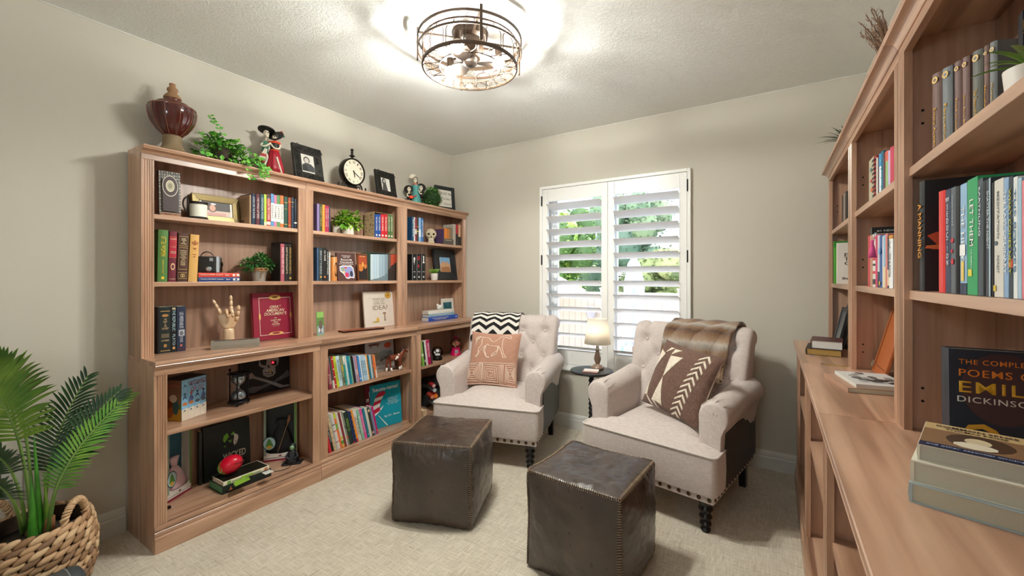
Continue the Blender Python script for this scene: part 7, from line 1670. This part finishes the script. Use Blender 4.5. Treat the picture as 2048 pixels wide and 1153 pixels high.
for k_, (z0, c, l) in enumerate(((0, '#3a3f44', 'dark grey flat box at the bottom of the pile in the far left unit'), (.05, '#6f777c', 'blue grey flat box in the middle of the dim pile, far left unit'), (.09, '#2c3034', 'black flat box on top of the dim pile, far left unit'))):
    fb_ = empty('box', (XLB-.19, Yx(855, XLB-.19), ZE+.11+z0), RL, l, 'box', 'flat boxes in the far left base unit'); MB().box(0, .2, 0, .09, 0, .034).build('carton', M(c, .5), fb_, bevel=.002)
    if k_ == 0: low = empty('box', (XLB-.19, Yx(855, XLB-.19)-.01, ZE), RL, 'tall dark storage box underneath the flat boxes, far left unit', 'box'); MB().box(0, .23, 0, .1, 0, .1095).build('carton', M('#33383c', .6), low, bevel=.003); MB().box(-.002, .232, -.002, .102, .085, .1094).build('lid', M('#3c4246', .6), low)
# ================================================================ RIGHT BOOKCASE CONTENTS
ZAR, ZBR = 1.507, 1.205
for o in bpy.data.objects:
    if o.name.startswith('shelf') and o.parent and abs(o.parent.rotation_euler.z-RR) < .01:
        zc = sum(v.co.z for v in o.data.vertices)/len(o.data.vertices)
        if zc > 1.4: o.location.z = ZAR-1.543
        elif zc > 1.0: o.location.z = ZBR-1.217
ZAR += .0007; ZBR += .0007
def rowR(items, X, z, d, group, where, rz=RR, hfix=None):
    for it in items:
        u0, u1, vt, c, desc = it[:5]; kw = dict(it[5]) if len(it) > 5 else {}
        y0, y1 = Yx(u0, X), Yx(u1, X); t = y0-y1-.0006
        h = hfix or Zx((u0+u1)/2, vt, X)-z
        xo = kw.pop('xo', 0)
        book((X+xo, y0, z), rz, t, h, kw.pop('d', d), c, (desc+' '+where).strip(), group, **kw)
# nearest unit, top: matching leather series set at an angle
p0, p1 = Vector((.309, 1.318, ZAR+.0002)), Vector((.369, 1.184, ZAR+.0002)); dv = p1-p0; rz = math.atan2(dv.y, dv.x); L_ = dv.length
bd_ = [(325, 401, '#6f5148', 'brown cloth volume'), (403, 484, '#6f7478', 'blue grey cloth volume'), (497, 555, '#735650', 'mocha cloth volume'), (557, 616, '#7a5c56', 'mocha cloth volume'), (635, 719, '#66665e', 'olive grey cloth volume'), (722, 766, '#6f4f46', 'brown cloth volume'), (768, 829, '#747878', 'grey cloth volume')]
tt = ['Emma Austen', 'Persuasion', 'Pride Prejudice', 'Jane Eyre Bronte', 'The Tenant of Wildfell Hall', 'Mansfield Park', 'Wuthering Heights']
def qL(x):      # position along the slanted row from the photo column
    q = (1780+x/3.843-CX)/FPX
    # intersect viewing ray with the row line
    dx, dy = q*CS-SN, q*SN+CS
    den = dx*dv.y-dy*dv.x
    return (p0.y*dx-p0.x*dy)/(-den)*1.0 if False else ((p0.x*dy-p0.y*dx)/(dx*dv.y-dy*dv.x))
for i, (a, b_, c, l) in enumerate(bd_):
    s0, s1 = qL(a), qL(b_)
    t = abs(s1-s0)*L_-.0006; loc = p0+dv*s0
    bk = book(loc, rz, t, .19, .06, c, l+(', first', ', second', ', third', ', fourth', ', fifth', ', sixth', ', last')[i]+' of the gilt series on the top right shelf', 'gilt cloth series on the top right shelf', txt=[(tt[i], .36, .45, .28)], tc='#d9a83f', deco=[(ell(.5, .92, .3, .3*t/.19, 12), '#d9b04a'), (ell(.5, .92, .17, .17*t/.19, 8), c)], rough=.6)
ob = cover_book((.372, 1.10, ZAR), 0, .062, .2, .03, '#10141f', 'dark navy book with gold leaf pattern, right end of the top right shelf', None, lean=0, turn=-8)
rn = random.Random(3); lf_ = []
for i in range(26):
    cx_, cz_, a, s = rn.uniform(.08, .92), rn.uniform(.05, .95), rn.uniform(0, 6.28), rn.uniform(.08, .13)
    lf_.append(([(.062*cx_+.135*s*cos(a), .2*cz_+.135*s*sin(a)), (.062*cx_+.135*s*.4*cos(a+1.5), .2*cz_+.135*s*.4*sin(a+1.5)), (.062*cx_-.135*s*cos(a), .2*cz_-.135*s*sin(a)), (.062*cx_+.135*s*.4*cos(a-1.5), .2*cz_+.135*s*.4*sin(a-1.5))], '#8a6428' if i % 2 else '#6a4c20'))
art(ob, lf_)
lp_ = empty('potted_plant', (.36, 1.02, ZAR), RR, 'small pot of long pointed green leaves at the right edge of the top shelf', 'plant')
MB().lathe([(.001, 0), (.03, 0), (.036, .07), (.032, .07), (.001, .06)], 20).build('pot', CER, lp_, smooth=40)
b = MB(); rn = random.Random(12)
for i in range(22):
    a = rn.uniform(0, 6.28); d = Vector((cos(a), sin(a), rn.uniform(.5, 1.6))).normalized(); blade(b, Vector((0, 0, .065)), d, (Vector((0,0,1))-d*d.z).normalized(), rn.uniform(.08, .12), .006, .35, 0)
b.build('leaves', LF['m'], lp_)
# nearest unit, second shelf
XR1 = XRH+.022
w8 = 'on the near right middle shelf'; g8 = 'upright books on the near right middle shelf'
rowR([(1840, 1849.5, 364, '#121214', 'tall black volume with orange lettering and a red hand', dict(txt=[('A MANNING', .55, .5, .75)], tc='#e0952e', d=.125)),
 (1878.8, 1891, 383, '#d8322e', 'bright red hardback', dict(rough=.35)), (1891.4, 1901.8, 379, '#1b2c4a', 'navy paperback with white stacked letters', dict(hard=False, txt=[('S\nE\nD\nU\nC\nT\nI\nO\nN', .56, .6, .38), ('THE ART OF', .9, .04, .7)], upright=True, tc='#e2e6ea')),
 (1902.2, 1912, 375, '#565f68', 'slate grey book with red blots', dict(hard=False, txt=[('SOMEWHERE', .78, .3, .3)], tc='#aab4bc', deco=[(ell(.45, .5, .3, .025, 9), '#c2283a'), (ell(.4, .4, .2, .02, 8), '#c2283a'), (ell(.5, .3, .3, .03, 9), '#c2283a')])),
 (1912.4, 1919.5, 374, '#17191c', 'narrow black book right of the slate grey one'), (1920.8, 1934.2, 368, '#8fb2d0', 'pale blue and white glossy book', dict(hard=False, txt=[('THE FIFTY', .55, .5, .5)], tc='#f2f4f6', bands=[(.0, .1, '#1b2c4a')], deco=[(rect(.3, .7, .12, .3), '#e6c860'), (rect(.1, .9, .35, .45), '#f0f0ee')])),  # first item: shade of an empty gap, built as a black solid
 (1934.8, 1955.6, 357, '#1f9a5c', 'wide emerald green book with white block lettering', dict(hard=False, txt=[('LET THEM', .62, .4, .36), ('a life changing tool', .3, .18, .14)], tc='#eef4ee', deco=[(rect(.2, .55, .16, .22), '#e6d43c')])),
 (1956.2, 1966, 358, '#3a4650', 'glossy dark grey book with long thin lettering', dict(hard=False, txt=[('EARTHLING', .72, .42, .4)], tc='#dfe6ea', bands=[])), (1966.4, 1971.2, 362, '#191b1e', 'very narrow black book beside the glossy grey one'),  # last item: plain near-black upright strip
 (1971.6, 1984, 358, '#2a3440', 'dark blue black book with a pale stripe', dict(hard=False, txt=[('SHATTER THE NIGHT', .65, .5, .3)], tc='#cfd8de', deco=[(rect(.78, .98, 0, 1), '#b4c8d6')])), (1984.5, 1988.6, 366, '#111214', 'narrow black book before the cream one'),  # last item fills the dark gap between books with a black slab
 (1989, 2007.5, 359, '#d4cfc6', 'wide cream book with grey lettering', dict(hard=False, txt=[('MEDITATION', .7, .4, .2), ('FOREST', .28, .15, .2)], tc='#8a8f92', deco=[(ell(.3, .46, .18, .02, 8), '#5a6a70'), (rect(.05, .3, .05, .1), '#d8c04a')])),
 (2008, 2017.7, 356, '#86a6c8', 'soft blue book with white lettering', dict(hard=False, txt='THE LAST ORDINARY', tc='#eef2f6')), (2018.1, 2026.6, 353, '#22303c', 'dark multicoloured book', dict(hard=False, txt='WHAT COMES NEXT', tc='#c9c84a', bands=[(.25, .32, '#d0502e')])),
 (2027, 2035.6, 354, '#dfe3e4', 'white book with blue lettering', dict(hard=False, txt='THE POWER', tc='#6f93b4')), (2036, 2043.6, 356, '#9fbdd2', 'powder blue book', dict(hard=False)), (2044, 2056, 360, '#d87a86', 'rose pink book at the right edge', dict(hard=False))],
 XR1, ZBR, .125, g8, w8)
# the hand printed on the near cover of the black volume
bv = [o for o in bpy.data.objects if o.get('label', '').startswith('tall black volume with')][0]
tb_ = Yx(1840, XR1)-Yx(1849.5, XR1)-.0006; hB = Zx(1845, 364, XR1)-ZBR
# bring the volume forward so its cover shows, hand art on the cover facing the camera
cf = empty('cover_face', (tb_+.0004, 0, 0), R(90)); cf.parent = bv
art(cf, [([(.004,hB*.5),(.02,hB*.53),(.06,hB*.545),(.1,hB*.56),(.1,hB*.22),(.075,hB*.24),(.05,hB*.31),(.04,hB*.37),(.012,hB*.375),(.008,hB*.4),(.02,hB*.42)], '#c8542e'), ([(.0,hB*.385),(.035,hB*.375),(.055,hB*.365),(.05,hB*.41),(.02,hB*.415),(.003,hB*.41)], '#d9773e'), (rect(.02, .09, hB*.49, hB*.494), '#8a3420'), (rect(.022, .09, hB*.455, hB*.459), '#8a3420')], -.0004, 'hand_print')
# counter, nearest unit
em_ = cover_book((.300, 1.175, ZCT), 0, .136, .232, .045, '#1b2433', 'dark blue paperback with big orange and yellow title, behind the book stack', None, lean=2, turn=0, pages=M('#cdbfa4', .8))
art(em_, S(.136, .232, [(ell(.55, .68, .42, .3, 24), '#3f2528'), ([(.12,.28),(.2,.36),(.36,.38),(.48,.34),(.6,.24),(.54,.22),(.44,.31),(.34,.34),(.22,.32),(.16,.26),(.22,.24),(.3,.27),(.32,.23),(.22,.2),(.13,.22)], '#d8a22e'), ([(.55,.26),(.8,.28),(.95,.2),(.97,.05),(.7,.04),(.6,.12)], '#232f48'), (ell(.75, .14, .13, .08), '#d8a22e'), (ell(.75, .14, .09, .055), '#1b2433')]))
T_(em_, 'THE COMPLETE', 0.136, .232, .5, .895, .78, .042, '#e88428', bold=.008, space=1.12); T_(em_, 'POEMS OF', 0.136, .232, .52, .80, .82, .062, '#e88428', bold=.008, space=1.12); T_(em_, 'EMILY', 0.136, .232, .54, .68, .86, .095, '#e2b02e', bold=.008, space=1.12); T_(em_, 'DICKINSON', 0.136, .232, .5, .575, .82, .05, '#dcd8d0', bold=.008, space=1.12)
A0 = math.atan2(-.038, .116)
def stackbook(zz, t, w, d, c, pages, lab, off=(0, 0), hard=True, da=0):
    # spine towards the left end, page heads toward the camera
    a = A0+R(da)
    base_ = Vector((.1935+off[0], .9465+off[1], zz)); ex = Vector((cos(a), sin(a), 0)); ey = Vector((-sin(a), cos(a), 0))
    return flat_book(base_+ey*w, a-R(90), w, d, t, c, lab, 'stack of books on the near right counter', pages=pages, hard=hard)
PGR = M('#c3c2b0', .8, var=.05, scale=300)
s1 = stackbook(ZCT, .033, .21, .15, '#a9bcc0', M('#bdbba6', .8, var=.06, scale=300), 'pale blue grey book at the bottom of the near stack')
s2 = stackbook(ZCT+.0332, .036, .205, .148, '#dcd8c6', PGR, 'cream hardback with rounded spine in the middle of the near stack', (.003, .004), da=1)
s3 = stackbook(ZCT+.0695, .026, .165, .128, '#e3ddcb', M('#b9b5a8', .8, var=.06, scale=300), 'paperback with a portrait on its cover, on top of the near stack', (.013, .012), hard=False, da=2)
tp_ = empty('cover_face', (0, 0, .0262), (R(-90), R(90)*0, 0)); tp_.parent = s3
# cover art drawn in the local plane: x = along spine (far to near), y = away from spine
cvm = MB(); 
def flatart(parent, shapes, z, name='cover_print'):
    mb = MB(); mats = []
    for k_, (poly, c) in enumerate(shapes):
        m_ = M(c, .4) if isinstance(c, str) else c
        if m_ not in mats: mats.append(m_)
        mb.prism(poly, z+k_*.0001, z+k_*.0001+.0003, mats.index(m_))
    return mb.build(name, mats, parent, fixn=True)
flatart(s3, [(rect(.001, .164, .001, .127), '#c9ae7c'), (rect(.045, .164, .001, .127), '#8a6a4c'), (disc2(.09, .07, .045, .04, 18), '#4f3a2c'), (disc2(.085, .068, .02, .016, 12), '#d9c9a4'), (disc2(.115, .065, .018, .026, 10), '#e6dcc4'), (rect(.14, .164, .001, .127), '#1f2c4a')], .0262)
for s_, x_, w_, h_, c in (('COMMON SENSE', .02, .1, .011, '#4a3826'), ('THOMAS PAINE', .036, .075, .008, '#4a3826'), ('and other essential writings', .152, .11, .008, '#aab4cc')):
    o = lettering(s_, s3, M(c, .5), (x_, .065, .0275), (R(-90), 0, R(90)), w=w_, h=h_, bold=.01, name='cover_lettering')
    o.rotation_euler = (Matrix.Rotation(R(90), 3, 'Z') @ Matrix.Rotation(R(-90), 3, 'X')).to_euler()
# middle unit, top shelf
rowR([(1738, 1747.8, 318, '#b9b49a', 'pale patterned paperback with orange figures', dict(hard=False, deco=[(ell(.7, .3, .3, .05, 8), '#d86a2e'), (ell(.6, .5, .2, .04, 7), '#c23a34'), (ell(.5, .75, .2, .05, 7), '#5a8a8a')])), (1748.2, 1753.6, 314, '#a3242a', 'red and black plaid book', dict(deco=[(rect(0, 1, i/10, i/10+.05), '#3a1414') for i in range(10)])), (1754, 1757, 316, '#c9c4b8', 'thin off white book'), (1757.4, 1759.6, 314, '#4a2a3a', 'thin plum book'),
 (1760, 1763.8, 308, '#dfe9f0', 'white book with blue head', dict(bands=[(.7, 1, '#3b93c8')])), (1764.1, 1767.8, 303, '#1c6a86', 'deep teal speckled book', dict(deco=[(ell(.5, z, .3, .02, 6), '#7fb4c4') for z in (.2, .4, .6, .8)])), (1768.2, 1772, 306, '#5c2a34', 'burgundy book'), (1772.4, 1777.4, 303, '#8fb470', 'apple green book with coral head', dict(bands=[(.75, 1, '#d8604a')])), (1777.8, 1780.8, 302, '#c3b4d8', 'lilac book'), (1781.2, 1788, 295, '#c23a54', 'crimson pink book')],
 XRH+.03, ZAR, .11, 'colourful books on the middle right top shelf', 'on the middle right top shelf')
# middle unit, second shelf
bb_ = cover_book((XRH+.022, 1.935, ZBR), 0, .128, .21, .028, '#161a1a', 'tall black book facing the camera behind the tassel bookmark', None, lean=0)
T_(bb_, '#1 NEW YORK TIMES', .145, .21, .52, .935, .84, .035, '#c9d0d0')
rowR([(1737, 1741.6, 472, '#b8323a', 'red book'), (1741.9, 1745.9, 471, '#b08a6c', 'tan book'), (1746.4, 1752, 469, '#d9d4cc', 'white book with red and black striped spine', dict(bands=[(.05, .15, '#2a2a2a'), (.25, .3, '#c2383a'), (.4, .44, '#2a2a2a'), (.5, .55, '#c2383a'), (.6, .64, '#2a2a2a'), (.9, .95, '#c2383a')])), (1752.4, 1756.6, 470, '#c22a5c', 'magenta book'), (1757, 1760, 471, '#c3c6cc', 'pale grey book', dict(bands=[(.0, .3, '#3a4048')])), (1760.5, 1765.8, 472, '#27508f', 'royal blue book with a picture spine', dict(deco=[(ell(.5, .7, .4, .06, 8), '#5a9ad0'), (ell(.5, .08, .3, .05, 7), '#c9a23a')])), (1766.1, 1768.1, 473, '#e3e1da', 'thin white book'), (1768.5, 1772.3, 471, '#8fb2c8', 'light blue book', dict(bands=[(.0, .4, '#d8c8a0')])), (1772.8, 1776, 468, '#cf7a78', 'salmon pink book'), (1776.3, 1778.7, 472, '#2a2724', 'black and cream book', dict(bands=[(.05, .35, '#e0c8a0')])), (1779, 1786, 471, '#e9e9ea', 'white book with fine grey lettering', dict(txt='THE LITTLE BOOK', tc='#6a7078', bands=[(.93, 1, '#c98a2e')]))],
 XRH+.016, ZBR, .1, 'books on the middle right second shelf', 'by the pink tassel')
ts = empty('tassel_bookmark', (XRH+.008, Yx(1751, XRH+.008), Zx(1751, 482, XRH+.008)), RR, 'pink tassel bookmark hanging from a book on the middle right shelf', 'bookmark')
MB().tube(catmull([(-.002, .006, .02), (-.002, .0, .026), (0, -.004, .014), (0, -.003, .0)], 5), .0015, 5).build('cord', M('#9fbcc4', .6), ts, smooth=True)
MB().lathe([(.001, .004), (.004, .002), (.005, -.004), (.004, -.008), (.008, -.03), (.011, -.055), (.001, -.055)][::-1], 14, c=(0, -.008, 0), flute=lambda a, i: 1+.06*sin(a*7)).build('tassel', M('#d8508a', .7), ts, smooth=True)
# counter, middle unit
q0, q1, q2 = Vector((.2085, 1.7415, ZCT)), Vector((.164, 1.966, ZCT)), None
az = math.atan2(q1.y-q0.y, q1.x-q0.x)
mg = empty('book', q0, az-R(90), 'lower of the two flat books on the middle right counter', 'book', 'two flat books on the middle right counter')
MB().box(0, .165, 0, .229, 0, .0018).box(0, .165, 0, .229, .0142, .016).box(0, .0018, 0, .229, .0018, .0142).build('cover', M('#b08a72', .5), mg); MB().box(.002, .162, .002, .227, .0018, .0142).build('pages', PGR, mg)
mg2 = empty('book', q0+Vector((.022, .012, .0162)), az-R(92), 'upper flat book with a black and white picture cover, middle right counter', 'book', 'two flat books on the middle right counter')
MB().box(0, .15, 0, .215, 0, .012).build('pages', M('#d4d2c8', .8), mg2); MB().box(-.0005, .1505, -.0005, .2155, .012, .0128).build('cover', M('#d9d8d4', .4), mg2)
rn = random.Random(14)
flatart(mg2, [([(rn.uniform(.005, .14), rn.uniform(.01, .2)) for _ in range(1)][0:0] + [(x+a_*cos(t), y+b_*sin(t)) for t in [i*1.05 for i in range(6)]], c) for x, y, a_, b_, c in [(rn.uniform(.025, .125), rn.uniform(.025, .19), rn.uniform(.008, .022), rn.uniform(.006, .02), rn.choice(('#3f4042', '#77797a', '#9a9b9a', '#5c5d5e', '#b8b8b6'))) for _ in range(22)]], .0128)
lf2 = empty('leather_folio', (XRH+.062, 2.2, ZCT+.0035), 0, 'tan orange leather folio with ring leaning in the middle right unit', 'folio')
lf2.rotation_euler = (Matrix.Rotation(RR, 3, 'Z') @ Matrix.Rotation(R(-14), 3, 'X')).to_euler()
MB().box(0, .2, 0, .012, 0, .27).build('cover', M('#b0602e', .45, var=.1), lf2, bevel=.003); MB().box(.01, .19, -.001, .001, .03, .035).box(.03, .035, -.002, 0, .01, .26).build('strap', M('#8a4722', .5), lf2)
MB().tube([(.012*cos(a)+.012, -.005, .03+.012*sin(a)) for a in [2*pi*i/18 for i in range(18)]], .002, 6, closed=True).build('ring', M('#b9b4a4', .3, .9), lf2, smooth=True)
# far unit
dkb = [(1684, 1687.5, 392, '#3a2a26', 'dark brown spine'), (1687.8, 1690.6, 388, '#9a8a7c', 'pale taupe spine'), (1690.8, 1694, 384, '#2a2422', 'black spine')]
rowR(dkb, XRH+.03, ZAR, .11, 'spines on the far right top shelf', 'on the far right top shelf')
gr = cover_book((XRH+.004, 2.83, ZBR), 0, .14, .228, .028, '#4faa2e', 'bright green book behind the white one on the far right shelf', None, lean=0)
art(gr, S(.14, .228, [(rect(0, 1, .86, 1), '#2f8a24')]))
wb = cover_book((XRH+.010, 2.765, ZBR), 0, .15, .215, .035, '#e4e1d8', 'white hardback with black serif title, facing out on the far right shelf', None, lean=0)
T_(wb, 'Every\nThing\nOn It', .15, .208, .5, .62, .62, .3, '#22211f', bold=-.005, line=.85); T_(wb, 'Shel Silverstein', .15, .208, .52, .14, .76, .06, '#2a2927')
for k_, (y_, x_, c, l) in enumerate(((2.985, .325, '#1f2a30', 'dark tablet style frame leaning at the back of the far right counter'), (2.955, .30, '#2b3840', 'middle one of three dark frames leaning on the far right counter'), (2.925, .278, '#1b2226', 'front one of three dark frames leaning on the far right counter'))):
    picture_frame((x_, y_, ZCT), RR, .2, .26-.02*k_, .02, .012, M(c, .3), l, lean=12, mat=M('#4a5a64', .2), group='dark frames leaning on the far right counter')
q0 = PZ(1622, 710, ZCT); 
bi = flat_book(q0+Vector((0, .2, 0)), RR-R(6), .2, .14, .032, '#17120f', 'black bound book with gilt page edges lying on the far right counter', pages=M('#b08d4c', .4, .4, var=.1, scale=200))
rb = MB(); rb.tube(catmull([(.2, .012, .006), (.215, .015, .002), (.235, .02, .0018), (.25, .035, .0018)], 4), .0014, 4).build('ribbon', M('#8f86a0', .6), bi, smooth=True)
wb2 = flat_book(q0+Vector((.018, .19, .0324)), RR-R(6), .178, .125, .038, '#4a1f24', 'thick white edged book with dark red cover on the gilt edged book', pages=M('#dcdad4', .8), hard=False)
pn = empty('ribbon_bookmark', PZ(1648, 729, ZCT+.001), R(-10), 'yellow and black ribbon bookmark lying on the far right counter', 'bookmark')
MB().box(0, .08, -.003, .002, 0, .0012).build('yellow_band', M('#c9a63a', .6), pn); MB().box(-.012, .08, .002, .006, 0, .0014).build('black_band', BLK, pn)
# on top of the right bookcase
dg = empty('dried_grass', (XRH+.095, Yx(1783, XRH+.085), ZTOP), RR, 'bunch of dried brown pampas grass above the near right bookcase', 'plant')
MB().lathe([(.001, 0), (.05, 0), (.06, .06), (.04, .12), (.035, .12), (.001, .02)], 24).build('vase', M('#6a5444', .7), dg, smooth=True)
rn = random.Random(5); st = MB(); fz = MB()
for i in range(46):
    a = rn.uniform(0, 6.28); ln = rn.uniform(.13, .25); o = rn.uniform(.03, .09)
    tip = Vector((cos(a)*o, sin(a)*o-.015, .1+ln)); st.tube([(0, 0, .1), (tip.x*.4, tip.y*.4, .1+ln*.55), tip], .0012, 4)
    for k_ in range(16):
        f = .45+.55*k_/16; p = Vector((0, 0, .1)).lerp(tip, f); d = (tip.normalized()+Vector((rn.gauss(0, .5), rn.gauss(0, .5), rn.uniform(0, .6)))).normalized(); s_ = d.orthogonal().normalized()*.0022
        fz.add([p-s_, p+d*rn.uniform(.012, .026), p+s_], [(0, 1, 2)])
st.build('stems', M('#7a5c44', .8), dg, smooth=True); fz.build('plumes', M('#7d5f4c', .9, var=.3), dg)
sp = empty('spiky_plant', (XRH+.045, Yx(1697, XRH+.045), ZTOP), RR, 'spiky green grass plant above the far end of the right bookcase', 'plant')
MB().lathe([(.001, 0), (.04, 0), (.05, .06), (.045, .06), (.001, .05)], 20).build('pot', M('#5a5048', .7), sp, smooth=40)
b = MB(); rn = random.Random(15)
for i in range(60):
    a = rn.uniform(0, 6.28); d = Vector((cos(a), sin(a), rn.uniform(.35, 1.3))).normalized(); blade(b, Vector((0, 0, .055)), d, (Vector((0,0,1))-d*d.z).normalized(), rn.uniform(.11, .17), .0032, .3, 0)
b.build('blades', LF['d'], sp)
